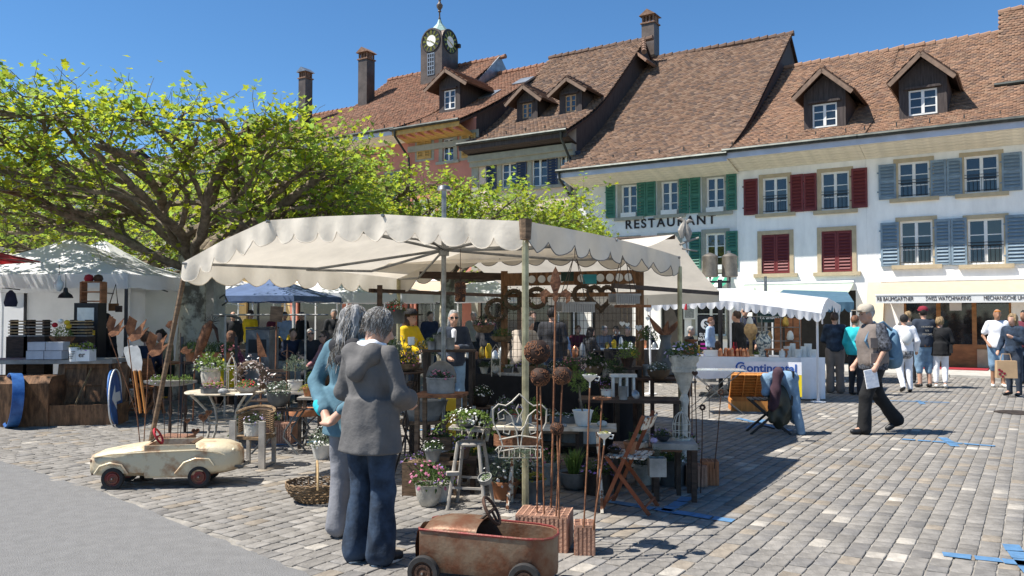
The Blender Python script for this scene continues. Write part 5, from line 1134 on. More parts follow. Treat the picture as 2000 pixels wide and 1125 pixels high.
person('dark-haired person in maroon behind the woman with the paper bag', loc_of(2004, 752), R(-70), 1.72, None, skin='skin_tan', top='maroon', hair='hair_dark', hairlen=.08)
person('person in dark denim jacket and taupe trousers browsing the glass stall', loc_of(1632, 768), R(160), 1.66, dict(elL=(.24, -.05, 1.13), wrL=(.12, -.2, 1.05), elR=(-.24, -.05, 1.13), wrR=(-.14, -.2, 1.03)), top='denim', bottom='trousers_taupe', hair='hair_brown', legw=1.15, flare=1.4, hem=.88)
person('person in turquoise jacket half hidden behind the walking man', loc_of(1672, 772), R(120), 1.6, None, top='turquoise', bottom='suit_dark', hair='hair_auburn')
person('fair-haired walker hidden behind the woman in white', loc_of(1776, 748), R(175), 1.7, None, top='cotton_grey', bottom='suit_dark', hair='hair_blond')
person('woman in yellow jacket and dark brimmed hat choosing plants', (at(800, 640, 13.2).x, 13.2, 0), R(62), 1.68, dict(elL=(.24, -.1, 1.14), wrL=(.2, -.36, 1.08), elR=(-.24, -.05, 1.14), wrR=(-.2, -.3, 1.06)), top='jacket_yellow', bottom='denim', hair='hair_brown', hairlen=.22, hem=.72, topflare=1.15, hat=('brim', 'hair_dark'), res=.022)
wd_, J, s_ = person('silver-haired woman with sunglasses in a dark denim jacket facing the camera', (at(886, 640, 12.4).x, 12.4, 0), R(8), 1.68, dict(elL=(.25, -.02, 1.13), wrL=(.06, -.24, 1.15), elR=(-.26, -.0, 1.12), wrR=(-.1, -.22, 1.0)), top='denim_black', bottom='denim_pale', hair='hair_silver', hairlen=.05, glasses='lens', hem=.86, res=.02)
blob('shirt_front', [('c', (0, -.08, 1.39), (0, -.1, 1.25), .042, .035)], .015, 'cotton_white', wd_, .02)
person('white-haired man in stone shirt bending over the wares', (at(1012, 640, 12.6).x, 12.6, 0), R(140), 1.68, dict(pel=(0, .03, .92), neck=(0, -.17, 1.36), head=(0, -.27, 1.48), shL=(.17, -.15, 1.33), shR=(-.17, -.15, 1.33), elL=(.23, -.22, 1.06), elR=(-.23, -.22, 1.06), wrL=(.15, -.4, .98), wrR=(-.15, -.4, .98)), top='shirt_stone', bottom='suit_dark', hair='hair_silver', nod=R(15), hem=.88)
person('person in black jacket and jeans behind the sphere lanterns', (at(1078, 640, 14.5).x, 14.5, 0), R(170), 1.74, None, top='suit_dark', bottom='denim', hair='hair_dark', fat=1.1)
def sit(label, px, py_head, Y, rz, **k):
 p = at(px, py_head, Y); return person(label, (p.x, Y, 0), rz, 1.7, None, SIT, res=.032, **k)
sit('seated man in navy jacket and jeans on the stone bench, leaning left', 572, 620, 18, R(20), top='navy_wool', bottom='denim', hair='hair_brown')
sit('seated grey-haired man in dark jacket beside the man in navy', 607, 620, 18, R(15), top='suit_dark', bottom='cotton_slate', hair='hair_silver', glasses='lens')
sit('seated woman in pink jacket with sunglasses', 640, 640, 15.5, R(-50), top='jacket_pink', bottom='suit_dark', hair='hair_brown', hairlen=.12, glasses='lens')
sit('seated person in striped top on the yellow folding chair', 447, 640, 15, R(150), top='stripes', bottom='denim', hair='hair_auburn', hairlen=.08)
sit('seated dark-haired person behind the grey waste bin', 497, 640, 16, R(110), top='shirt_blue', bottom='denim', hair='hair_dark', hairlen=.1)
sit('reading woman in dark coat at the table left of the trunk', 286, 640, 14.5, R(-160), top='navy_wool', bottom='suit_dark', hair='hair_auburn', curly=1)
sit('dark-haired reader facing the table left of the trunk', 318, 640, 16.2, R(-10), top='khaki', bottom='suit_dark', hair='hair_dark', curly=1)
sit('seated man in pale shirt holding a drink', 1104, 640, 21, R(-80), top='shirt_blue', bottom='suit_dark', hair='hair_brown')
sit('seated person in black with dark hair at the restaurant tables', 1150, 640, 20, R(120), top='suit_dark', bottom='suit_dark', hair='hair_dark', hairlen=.1)
sit('seated guest in grey under the restaurant front', 1178, 640, 22, R(30), top='cotton_slate', bottom='suit_dark', hair='hair_grey')
sit('seated man with beard at the far restaurant table', 1205, 640, 22.5, R(-30), top='denim_black', bottom='suit_dark', hair='hair_brown')
sit('white-haired guest in black by the framed notice', 1345, 640, 21.5, R(60), top='cotton_black', bottom='suit_dark', hair='hair_silver')
person('black-capped stallholder under the white tent', (at(203, 640, 14.3).x, 14.3, 0), R(170), 1.62, None, top='cotton_black', bottom='suit_dark', hair='hair_dark', hat=('cap', 'cotton_black'))
person('balding man standing in a dark vest under the navy tent', (at(455, 640, 22.5).x, 22.5, 0), R(20), 1.7, None, top='suit_dark', bottom='suit_dark', bald=True, res=.034)
person('person in yellow jacket standing under the navy tent', (at(489, 640, 23.5).x, 23.5, 0), R(160), 1.75, None, top='jacket_yellow', bottom='denim', hair='hair_brown', hem=.8, res=.034)
person('grey-haired man in dark suit and white shirt right of the navy tent', (at(652, 640, 22).x, 22, 0), R(15), 1.76, None, top='suit_dark', bottom='suit_dark', hair='hair_grey', res=.034)
person('person in khaki jacket behind the pink-jacketed woman', (at(681, 640, 23).x, 23, 0), R(20), 1.62, None, top='khaki', bottom='suit_dark', hair='hair_dark', res=.034)
person('distant shopper in dark clothes under the white tent', (at(748, 640, 25).x, 25, 0), R(40), 1.7, None, top='suit_dark', bottom='denim', hair='hair_brown', res=.034)
person('distant shopper in red top under the navy tent', (at(536, 640, 25).x, 25, 0), R(-160), 1.66, None, top='maroon', bottom='denim', hair='hair_dark', res=.034)
person('stout man in black behind the glass stall', (at(1440, 640, 17.3).x, 17.3, 0), R(-130), 1.7, None, top='cotton_black', bottom='suit_dark', hair='hair_brown', fat=1.25)
person('white-haired man with glasses in navy behind the glass stall', (at(1455, 640, 19).x, 19, 0), R(-10), 1.82, None, top='navy_wool', bottom='suit_dark', hair='hair_silver', glasses='lens')
person('diner in blue standing near the restaurant planter', (at(1388, 650, 21).x, 21, 0), R(60), 1.55, None, top='shirt_blue', bottom='suit_dark', hair='hair_auburn', res=.034)
for px, Y, rz, st_, top, bot, hr, lab in ((430, 20, 30, 1, 'cotton_slate', 'denim', 'hair_brown', 'seated guest in grey near the fountain trough'), (530, 21, 170, 1, 'suit_dark', 'denim', 'hair_auburn', 'seated guest in black with auburn hair at the navy tent'), (556, 24, 20, 0, 'shirt_blue', 'denim', 'hair_dark', 'standing shopper in light blue under the navy tent'), (590, 25, -30, 0, 'cotton_black', 'denim', 'hair_grey', 'standing grey-haired shopper in black by the yucca'), (705, 21, 10, 0, 'maroon', 'suit_dark', 'hair_brown', 'standing shopper in maroon behind the women'), (725, 27, -20, 0, 'jacket_pink', 'denim', 'hair_blond', 'distant blonde shopper in pink'),
 (840, 21, 30, 0, 'navy_wool', 'denim', 'hair_brown', 'shopper in navy seen past the mast'), (925, 23, -15, 0, 'shirt_stone', 'suit_dark', 'hair_grey', 'grey-haired shopper in stone shirt past the sunglasses woman'), (952, 18.5, 150, 0, 'suit_dark', 'denim', 'hair_dark', 'dark-clad shopper seen left of the timber post'), (1040, 19, 20, 0, 'cotton_black', 'denim', 'hair_brown', 'shopper in black behind the wreaths'), (1128, 23, 10, 1, 'maroon', 'suit_dark', 'hair_auburn', 'seated guest in maroon at the restaurant tables'), (1228, 21.5, -40, 1, 'suit_dark', 'denim', 'hair_grey', 'seated grey-haired guest in black beyond the timber post'), (1262, 22.5, 30, 1, 'navy_wool', 'denim', 'hair_brown', 'seated guest in navy beyond the timber post'), (345, 24, 20, 1, 'cotton_slate', 'denim', 'hair_dark', 'far seated guest left of the trunk'), (305, 25, -20, 1, 'navy_wool', 'denim', 'hair_grey', 'far grey-haired guest at the cafe awning')):
 p = at(px, 640, Y); (sit(lab, px, 640, Y, R(rz), top=top, bottom=bot, hair=hr) if st_ else person(lab, (p.x, Y, 0), R(rz), 1.7, None, top=top, bottom=bot, hair=hr, res=.036))
# wares: helpers
for n_, c_ in (('green_mid', (.075, .13, .03)), ('green_light', (.17, .25, .05)), ('green_grey', (.15, .19, .13)), ('green_yellow', (.3, .3, .06)), ('green_deep', (.035, .065, .022))): mat(n_, c_, .65, var=.35, scale=9, trans=.3)
for n_, c_ in (('petal_white', (.75, .75, .72)), ('petal_pink', (.5, .16, .26)), ('petal_violet', (.3, .18, .5)), ('petal_yellow', (.75, .5, .03)), ('petal_red', (.5, .02, .03)), ('petal_lilac', (.5, .42, .6)), ('dry_pink', (.4, .31, .29)), ('dry_brown', (.12, .08, .05))): mat(n_, c_, .7, var=.15, scale=9, trans=.2)
mat('terracotta', (.4, .17, .08), .9, var=.2, scale=8); mat('terracotta_block', (.43, .24, .16), .95, var=.16, scale=9, bump=.3)
mat('zinc_old', (.27, .27, .255), .6, .35, var=.3, scale=6); mat('zinc_dark', (.13, .135, .135), .55, .4, var=.3, scale=6)
mat('rust', (.22, .09, .045), .85, .1, var=.45, scale=9, bump=.35, col2=(.36, .16, .075)); mat('rust_dark', (.075, .04, .026), .75, .35, var=.45, scale=9, bump=.3)
mat('enamel_white', (.68, .66, .6), .6, var=.14, scale=7); mat('stone_white', (.5, .47, .4), .9, var=.3, scale=7, bump=.4); mat('stone_grey', (.3, .3, .29), .9, var=.35, scale=30)
mat('wicker', (.2, .13, .07), .85, var=.4, scale=20); mat('willow', (.4, .27, .13), .8, var=.3, scale=12); mat('soil', (.03, .02, .014), 1)
mat('copper', (.6, .25, .13), .3, .9, var=.15); mat('brass', (.5, .33, .08), .3, .9, var=.2); mat('glass_clear', (.6, .65, .65), .1, var=.1, spec=.8); mat('chalkboard', (.02, .05, .04), .8, var=.3); mat('orange_wood', (.5, .2, .045), .6, var=.2, scale=4, stretch=(6, 1, 1))
mat('teak', (.34, .14, .06), .65, var=.35, scale=4, stretch=(1, 1, 5)); mat('sign_blue', (.02, .09, .3), .4, var=.2, scale=8, col2=(.05, .16, .42)); mat('paper_white', (.75, .75, .72), .8, var=.05)
mat('yellow_box', (.75, .5, .04), .7, var=.06); mat('teal_sign', (.03, .25, .3), .7, var=.1); mat('bench_top', (.5, .4, .27), .85, var=.3, scale=9, col2=(.62, .56, .45)); mat('car_cream', (.58, .5, .34), .5, .1, var=.18, scale=5, col2=(.64, .56, .4), mixlo=.3, mixhi=.5)
def rusty(name, base, patch, sc=4, lo=.5, hi=.58, rough=.5, metal=.2):
 m = mat(name, base, rough, metal, var=.0, scale=sc, col2=patch, mixlo=lo, mixhi=hi, bump=.2, detail=8); return m
rusty('car_paint', (.6, .51, .35), (.3, .13, .05), 5, .5, .68); rusty('car_rust', (.21, .145, .095), (.15, .06, .03), 5, .4, .6, .5, .4); rusty('flaky', (.6, .54, .44), (.2, .08, .035), 16, .5, .55, .8, 0)
rusty('wheel_red', (.2, .035, .03), (.16, .07, .04), 9, .45, .6); rusty('chair_rust', (.22, .06, .025), (.3, .1, .04), 9, .4, .6, .8, .1)
FOL = {}
def foliage(kind, green, petal, seed):
 key = (kind, green, petal, seed)
 if key in FOL: return FOL[key]
 r = random.Random(hash((kind, seed)) % 9973 if False else seed*13+len(kind)*7); mb = MB()
 def leaf(p, d, L, w_, droop=.15):
  d = Vector(d).normalized(); s = d.cross(Vector((r.gauss(0, .3), r.gauss(0, .3), 1))); s = s.normalized() if s.length > 1e-3 else Vector((1, 0, 0)); p = Vector(p); n = s.cross(d)
  m_ = p+d*L*.5+n*L*.08; e = p+d*L-n*L*droop
  mb.add([tuple(p), tuple(m_+s*w_/2), tuple(e), tuple(m_-s*w_/2)], [(0, 1, 2), (0, 2, 3)])
 def dome(): a = r.uniform(0, 6.283); e = math.asin(r.uniform(0, 1)); q = r.uniform(.35, 1)**.6; return Vector((math.cos(a)*math.cos(e)*q, math.sin(a)*math.cos(e)*q, math.sin(e)*q))
 if kind == 'grass':
  for i in range(90):
   a = r.uniform(0, 6.283); o = r.uniform(.1, .9); p0 = Vector((math.cos(a)*.25*o, math.sin(a)*.25*o, 0)); p1 = p0+Vector((math.cos(a)*.3*o, math.sin(a)*.3*o, .6)); p2 = p1+Vector((math.cos(a)*.4*o, math.sin(a)*.4*o, r.uniform(-.1, .4))); s = Vector((-math.sin(a), math.cos(a), 0))*.03
   mb.add([tuple(p0-s), tuple(p0+s), tuple(p1+s), tuple(p2), tuple(p1-s)], [(0, 1, 2, 4), (4, 2, 3)])
 elif kind == 'spike':
  for i in range(26):
   a = r.uniform(0, 6.283); o = r.uniform(0, .8); d = Vector((math.cos(a)*o, math.sin(a)*o, 1.1))
   for k in range(7): p = d*(.12*k+.1); [leaf(p, Vector((math.cos(b), math.sin(b), .6)), .12, .05) for b in (r.uniform(0, 6), r.uniform(0, 6))]
 elif kind == 'conifer':
  for i in range(420): d = Vector((r.gauss(0, 1), r.gauss(0, 1), r.gauss(0, 1))).normalized(); leaf(d*r.uniform(.3, .85)+Vector((0, 0, 1)), d+Vector((0, 0, .3)), .26, .035)
 elif kind == 'succ':
  for i in range(34):
   c = dome()*.9; c.z *= .5
   for k in range(7): a = k*.9; leaf(c, Vector((math.cos(a), math.sin(a), .7)), .2, .11, .0)
 elif kind == 'trail':
  for i in range(26):
   a = r.uniform(0, 6.283); p = Vector((0, 0, .3)); v = Vector((math.cos(a), math.sin(a), 1.0))*.2
   for k in range(9): p = p+v; v.z -= .075; [leaf(p, Vector((r.gauss(0, 1), r.gauss(0, 1), r.gauss(.2, .6))), .22, .085) for _ in range(4)]
 else:
  for i in range(210): d = dome(); leaf(d*.92, d+Vector((r.gauss(0, .5), r.gauss(0, .5), r.gauss(.2, .4))), r.uniform(.16, .3), .11)
  for i in range(16): d = dome(); mb.tube([(d.x*.1, d.y*.1, 0), tuple(d*.9)], .012, 3, cap=False)
 if petal:
  mb.cm = 1
  for i in range(40 if kind != 'trail' else 60):
   d = dome().normalized()*r.uniform(.85, 1.1); d.z = abs(d.z)*(1 if kind != 'trail' else .9)
   s = r.uniform(.06, .11); n = (d+Vector((0, -.5, .5))).normalized(); u = n.orthogonal().normalized(); v = n.cross(u)
   ring = [tuple(d+(u*math.cos(a)+v*math.sin(a))*s*(1 if k % 2 else .7)) for k, a in enumerate(np.linspace(0, 6.283, 10, False))]; mb.add([tuple(d+n*.02)]+ring, [(0, 1+k, 1+(k+1) % 10) for k in range(10)])
 me = mb.mesh('foliage', [green, petal] if petal else green); FOL[key] = me; return me
POTS = {'pot': [(.68, 0), (.95, .8), (.97, .82), (1.06, .83), (1.06, 1), (.94, 1), (.9, .86)], 'bowl': [(.45, 0), (.62, .08), (.9, .45), (1, .9), (1.04, 1), (.95, 1), (.86, .8)], 'tub': [(.96, 0), (1, .9), (1.05, .92), (1.05, 1), (.96, 1), (.95, .86)],
 'urn': [(.6, 0), (.72, .12), (.86, .3), (.95, .65), (.9, .86), (1.04, .93), (1.04, 1), (.88, 1), (.84, .86)], 'can': [(.85, 0), (.86, .05), (.95, .97), (1, 1), (.93, 1), (.92, .9)], 'funnel': [(.1, -.9), (.12, -.15), (.2, .0), (.75, .45), (1, .85), (1.04, 1), (.98, 1), (.9, .8)], 'fluted': [(.62, 0), (.75, .2), (.92, .75), (1.08, 1), (.98, 1), (.9, .88)]}
def potted(label, p, kind='pot', pm='terracotta', r=.1, h=.16, fol='bush', green='green_mid', petal=None, fr=1.3, fh=1.2, seed=0, sx=1, name='potted_plant', cat='potted plant', rz=0, foot=None):
 t = thing(name, label, cat, tuple(p), rz); mb = MB(); wob = (lambda a, z: .05*math.cos(a*9)) if kind == 'fluted' else None
 if kind == 'box': mb.b2((-r*sx, -r, 0), (r*sx, r, h*.02)); [mb.b2(a, b) for a, b in (((-r*sx, -r, h*.02), (r*sx, -r*.88, h)), ((-r*sx, r*.88, h*.02), (r*sx, r, h)), ((-r*sx, -r*.878, h*.02), (-r*sx*.94, r*.878, h)), ((r*sx*.94, -r*.878, h*.02), (r*sx, r*.878, h)))]
 else: mb.lathe([(a*r, z*h) for a, z in POTS[kind]], n=18, sx=sx, wob=wob, cap=kind != 'funnel')
 mb.build('pot', pm, t, True, 50)
 so_ = MB(); so_.lathe([(.001, h*.88), (r*.9, h*.86)], n=12, sx=sx) if kind != 'box' else so_.b2((-r*sx*.92, -r*.87, h*.5), (r*sx*.92, r*.87, h*.85)); so_.build('soil', 'soil', t)
 o = inst('foliage', foliage(fol, green, petal, seed), t, (0, 0, h*.86), (0, 0, seed*1.3), (r*fr*sx, r*fr, r*fr*fh)); stuff(o) if False else None
 return t
def rod(label, base, top, m_='rust', r=.006, name='garden_stake', cat='garden stake', orn=None, ommat=None):
 t = thing(name, label, cat, tuple(base)); d = Vector(top)-Vector(base); MB().tube([(0, 0, 0), tuple(d*.5+Vector((.004, .0, 0))), tuple(d)], r, 5).build('rod', m_, t)
 if orn: orn(t, d)
 return t
def sphere_orn(rad, m_='rust_dark'):
 def f(t, d):
  mb = MB(); mb.lathe([(rad*math.sin(a), rad-rad*math.cos(a)) for a in np.linspace(.05, math.pi*.87, 12)], tuple(d), 22, cap=False)
  sc = MB(); r_ = random.Random(int(rad*1000))
  for i in range(46):
   th = r_.uniform(0, 6.283); ph = math.acos(r_.uniform(-.75, .85)); c = Vector((math.sin(ph)*math.cos(th), math.sin(ph)*math.sin(th), -math.cos(ph))); u = c.orthogonal().normalized(); v = c.cross(u); k = r_.choice((-1, 1)); pts = []
   for q in range(9): a = k*q*.75+th; rr = rad*(.3-.028*q); pts.append(tuple(d+Vector((0, 0, rad))+(c*rad*1.012+(u*math.cos(a)+v*math.sin(a))*rr).normalized()*rad*1.015))
   sc.tube(pts, rad*.028, 4)
  mb.build('lantern_sphere', 'pierced', t, True); sc.build('scrollwork', 'rust', t)
 return f
mat('pierced', (.045, .024, .016), .75, .3, var=.4, scale=20)
def heart_out(s, n=22): return [(s*.062*16*math.sin(t)**3/1.0*.98, s*.062*(13*math.cos(t)-5*math.cos(2*t)-2*math.cos(3*t)-math.cos(4*t))) for t in np.linspace(0, 2*math.pi, n, False)]
def heart_orn(s, m_='rust', rz=0):
 def f(t, d):
  mb = MB(); o = heart_out(s); ex = Vector((math.cos(rz), math.sin(rz), 0))
  mb.prism([(x, y+s*.9) for x, y in o], .012, tuple(d), tuple(ex), (0, 0, 1)); mb.build('heart', m_, t)
  for k in (-1, 1): sc = MB(); sc.tube([tuple(d+ex*(k*s*.35+s*.25*math.cos(a)*(1-a/9))+Vector((0, -.016, s*1.05+s*.25*math.sin(a)*(1-a/9)))) for a in np.linspace(0, 7, 12)], s*.05, 4); sc.build('scroll', 'rust_dark', t)
 return f
def wreath(label, c, R_, r_, m_, rx=R(90), rz=0, n=260, name='wreath', cat='wreath', shape='o', petal=None):
 t = thing(name, label, cat, tuple(c), rz); g = random.Random(int(R_*1000)+n); core = MB()
 if shape == 'o': path = [Vector((R_*math.cos(a), 0, R_*math.sin(a))) for a in np.linspace(0, 2*math.pi, 28, False)]
 else: path = [Vector((x, 0, y)) for x, y in heart_out(R_, 28)]
 core.tube(path, r_*.65, 7, closed=True); core.build('ring', 'dry_brown', t, True)
 lf = MB()
 for i in range(n):
  p = g.choice(path)+Vector((g.gauss(0, 1), g.gauss(0, 1), g.gauss(0, 1)))*r_*.55; d = Vector((g.gauss(0, 1), g.gauss(0, 1), g.gauss(0, 1))).normalized(); s = d.orthogonal().normalized(); L = r_*g.uniform(.4, .9)
  lf.cm = 1 if petal and i % 3 == 0 else 0
  lf.add([tuple(p), tuple(p+d*L*.5+s*L*.22), tuple(p+d*L), tuple(p+d*L*.5-s*L*.22)], [(0, 1, 2, 3)])
 stuff(lf.build('sprigs', [m_, petal] if petal else m_, t)); return t
def ptab(label, p, h, w_, d_, rz, topm='wood_dark', legm='wood_dark', style='post', th=.03, round_=False, name='table', legr=.02, cat='table'):
 t = thing(name, label, cat, (p[0], p[1], 0), rz)
 if round_: MB().lathe([(.001, h-th), (w_/2, h-th), (w_/2+.004, h-th*.5), (w_/2, h), (.001, h)], n=28).build('tabletop', topm, t, True, 30)
 else: MB().b2((-w_/2, -d_/2, h-th), (w_/2, d_/2, h)).build('tabletop', topm, t)
 if style == 'post':
  for x in (-1, 1):
   for y in (-1, 1): MB().bar((x*(w_/2-.03), y*(d_/2-.03), 0), (x*(w_/2-.03), y*(d_/2-.03), h-th), legr*2).build('leg', legm, t)
 elif style == 'X':
  for x in (-1, 1):
   for y in (-1, 1): MB().bar((x*(w_/2-.12), y*(d_/2-.02), 0), (x*(w_/2-.12)*.9, -y*(d_/2-.04), h-th), .022, .028).build('leg', legm, t)
   MB().bar((x*(w_/2-.12), -d_/2+.03, .12), (x*(w_/2-.12), d_/2-.03, .12), .016).build('stretcher', legm, t)
 elif style == 'Xf':
  for y in (-1, 1):
   for x in (-1, 1): MB().bar((x*(w_/2-.03), y*(d_/2-.03), 0), (-x*(w_/2-.06), y*(d_/2-.03)*.98, h-th), .02, .012).build('leg', legm, t)
 elif style == 'curve':
  for a in range(4):
   c, s = math.cos(a*math.pi/2+.6), math.sin(a*math.pi/2+.6); r_ = w_/2-.02
   MB().tube([(c*r_, s*r_, h-th), (c*r_*.82, s*r_*.82, h*.86), (c*r_*.55, s*r_*.55, h*.66), (c*r_*.44, s*r_*.44, h*.42), (c*r_*.5, s*r_*.5, h*.2), (c*r_*.68, s*r_*.68, 0)], .016, 6).build('leg', legm, t, True)
  MB().tube([(w_*.225*math.cos(a), w_*.225*math.sin(a), h*.42) for a in np.linspace(0, 6.283, 20, False)], .012, 5, closed=True).build('ring', legm, t)
 elif style == 'tri':
  for a in range(3):
   c, s = math.cos(a*2.1+.5), math.sin(a*2.1+.5); MB().tube([(c*w_*.3, s*w_*.3, h-th), (-c*w_*.1, -s*w_*.1, h*.5), (c*w_*.42, s*w_*.42, 0)], .011, 5).build('leg', legm, t)
 return t
def block(label, p, w_, d_, h, rz=0, holes=True, m_='terracotta_block'):
 t = thing('clay_block', label, 'clay block', (p[0], p[1], p[2] if len(p) > 2 else 0), rz); mb = MB(); mb.b2((-w_/2+.006, -d_/2+.006, 0), (w_/2-.006, d_/2-.006, h-.012)); nx, ny = int(w_/.028), int(d_/.028)
 for i in range(nx):
  x = -w_/2+(i+.5)*w_/nx
  for y in (-d_/2, d_/2): mb.box((x, y+(.004 if y < 0 else -.004), h/2), (w_/nx*.6, .012, h))
 for j in range(ny):
  y = -d_/2+(j+.5)*d_/ny
  for x in (-w_/2, w_/2): mb.box((x+(.004 if x < 0 else -.004), y, h/2), (.012, d_/ny*.6, h))
 mb.build('block_body', m_, t); tp_ = MB(); k = max(3, int(w_/.045)); kj = max(3, int(d_/.03))
 for i in range(k+1): x = -w_/2+i*w_/k; tp_.box((x*.98, 0, h-.004), (.009, d_-.02, .018))
 for j in range(kj+1): y = -d_/2+j*d_/kj; tp_.box((0, y*.98, h-.0045), (w_-.02, .008, .017))
 tp_.build('web', m_, t); return t
# toy cars
def wheel(t, x, y, r, w_, rim, tyre='black_rubber'):
 wh = MB(); wh.lathe([(r*.68, -w_/2), (r*.95, -w_/2), (r, -w_*.25), (r, w_*.25), (r*.95, w_/2), (r*.68, w_/2)], (0, 0, 0), 26, rotm(R(90)), cap=False); o = wh.build('wheel', tyre, t, True, 50, loc=(x, y, r))
 d = MB(); d.lathe([(.001, w_*.62), (r*.1, w_*.6), (r*.12, w_*.35), (r*.3, w_*.3), (r*.36, w_*.42), (r*.5, w_*.42), (r*.56, w_*.2), (r*.7, w_*.3), (r*.7, -w_*.3), (r*.001, -w_*.3)], (0, 0, 0), 22, rotm(R(90 if y < 0 else -90)), cap=False); d.build('rim', rim, o, True, 35)
 h = MB(); h.lathe([(.001, 0), (r*.08, 0), (r*.06, w_*.15), (.001, w_*.16)], (0, (-1 if y < 0 else 1)*w_*.6, 0), 10, rotm(R(90 if y < 0 else -90))); h.build('hub', 'pole_steel', o)
 return o
mat('black_rubber', (.03, .028, .027), .85, var=.3, scale=20)
def ring_body(secs, n=20):
 G_ = []
 for x, hw, zb, zt, rd in secs:
  row = []
  for a in np.linspace(0, 2*math.pi, n, False):
   c, s = math.cos(a), math.sin(a); q = (abs(c)**rd+abs(s)**rd)**(-1/rd); row.append((x, c*q*hw, (zb+zt)/2+s*q*(zt-zb)/2))
  row.append(row[0]); G_.append(row)
 return np.array(G_)
cp = G(310, 952); cc = thing('pedal_car', 'weathered cream pedal car with red wheels and red steering wheel', 'pedal car', (cp.x+.03, cp.y+.15, 0), R(7))
secs = [(-.67, .1, .17, .27, 4), (-.655, .17, .13, .31, 4.5), (-.6, .2, .12, .335, 5), (-.45, .212, .11, .365, 5), (-.28, .218, .11, .39, 5.5), (-.14, .22, .11, .405, 6)]
cb = MB(); cb.sheet(ring_body(secs)); cb.add(ring_body(secs[:1])[0][:-1], [tuple(range(20))]); cb.add(ring_body(secs[-1:])[0][:-1], [tuple(range(20))[::-1]])
secs2 = [(.28, .22, .11, .41, 6), (.42, .219, .11, .41, 5.5), (.54, .212, .12, .4, 5), (.64, .19, .14, .365, 4.5), (.675, .13, .18, .32, 4)]
cb.sheet(ring_body(secs2)); cb.add(ring_body(secs2[:1])[0][:-1], [tuple(range(20))]); cb.add(ring_body(secs2[-1:])[0][:-1], [tuple(range(20))[::-1]])
for y in (-.21, .21): cb.b2((-.16, y-.01, .12), (.3, y+.007, .405))
cb.b2((-.16, -.2, .1), (.3, .2, .13)); cb.build('body', 'car_paint', cc, True, 50)
tr = MB()
for y in (-.222, .222): tr.tube([(-.62, y*.88, .3), (-.45, y*.985, .33), (-.1, y*1.01, .345), (.3, y*1.01, .355), (.5, y, .33), (.6, y*.85, .28)], .008, 5); tr.tube([(.12, y*1.02, .14), (.2, y*1.03, .24), (.3, y*1.03, .275), (.42, y*1.02, .27), (.47, y, .2)], .011, 5); tr.tube([(-.6, y*.93, .15), (-.55, y, .22), (-.46, y*1.02, .25), (-.36, y*1.02, .23), (-.3, y*1.02, .14)], .011, 5)
tr.build('trim', 'car_paint', cc, True)
MB().b2((-.15, -.19, .14), (.28, .19, .20)).build('cockpit_floor', 'car_rust', cc); MB().box((.22, 0, .33), (.03, .38, .2), rotm(0, R(25))).build('seat_back', 'car_rust', cc)
for x, r_ in ((-.44, .1), (.33, .1)):
 for y in (-.2, .2): wheel(cc, x, y, .102, .05, 'wheel_red')
for x in (-.44, .33): MB().tube([(x, -.2, .102), (x, .2, .102)], .01, 5).build('axle', 'iron', cc)
st = MB(); st.tube([(-.1+.02*math.sin(a)*.0-.035*math.sin(a), .075*math.cos(a), .46+.075*math.sin(a)*.9) for a in np.linspace(0, 6.283, 20, False)], .011, 6, closed=True); st.bar((-.1, -.07, .46), (-.1, .07, .46), .012); st.build('steering_wheel', 'wheel_bright', cc, True) if False else st.build('steering_wheel', mat('wheel_bright', (.4, .02, .03), .45), cc, True)
MB().tube([(-.1, 0, .46), (-.28, 0, .3)], .01, 6).build('steering_column', 'iron', cc)
MB().tube([(.64, -.17, .19), (.7, -.1, .17), (.7, .1, .17), (.64, .17, .19)], .014, 6).build('bumper', 'pole_steel', cc); MB().tube([(-.64, -.15, .14), (-.68, 0, .13), (-.64, .15, .14)], .012, 6).build('bumper', 'car_rust', cc)
for y in (-.15, .15): MB().ell((-.64, y, .26), (.02, .032, .032), 10, 6).build('headlight', 'car_rust', cc, True); MB().ell((.63, y, .33), (.02, .03, .03), 10, 6).build('tail_lamp', 'car_paint', cc, True)
rp = G(950, 1126); rc = thing('pedal_car', 'bare rusty metal pedal car with dark wheels in the foreground', 'pedal car', (-.15, 5.0, 0), R(-14)); rc.scale = (.93, .93, .95)
def wallsec(x, hw, zb, zt): return [(x, -hw*.9, zb), (x, -hw, zb+.05), (x, -hw, zt-.02), (x, -hw*.97, zt)]
tub = MB(); L_ = []
outl = [(-.42, .13), (-.4, .17), (-.2, .19), (.1, .195), (.3, .19), (.4, .16), (.45, .1), (.47, 0)]
full = [(x, -w2) for x, w2 in outl]+[(x, w2) for x, w2 in outl[::-1][1:]]
lo_, hi_ = .1, lambda x: .355-.03*max(0, x+.1)
tub.sheet(np.array([[(x*.99, y*.93, lo_) for x, y in full], [(x, y, .14) for x, y in full], [(x, y, hi_(x)-.03) for x, y in full], [(x, y*.985, hi_(x)) for x, y in full], [(x*.985, y*.95, hi_(x)-.004) for x, y in full], [(x*.97, y*.93, .15) for x, y in full]])); tub.b2((-.4, -.15, .1), (.42, .15, .115)); tub.build('body', 'car_rust', rc, True, 50)
hd_ = MB(); rows = []
for x, z, w2 in ((-.44, .25, .11), (-.425, .33, .15), (-.38, .385, .175), (-.28, .41, .188), (-.15, .415, .19), (-.02, .405, .192)): rows.append([(x+(.03*(math.cos(a)**2)) if x < -.3 else x+.1*math.sin(a)**6*0, -w2*math.cos(a), .345+(z-.345)*abs(math.sin(a))**.7 if z > .345 else z) for a in np.linspace(0, math.pi, 15)])
hd_.sheet(np.array(rows), -.006); hd_.build('bonnet', 'car_rust', rc, True, 60)
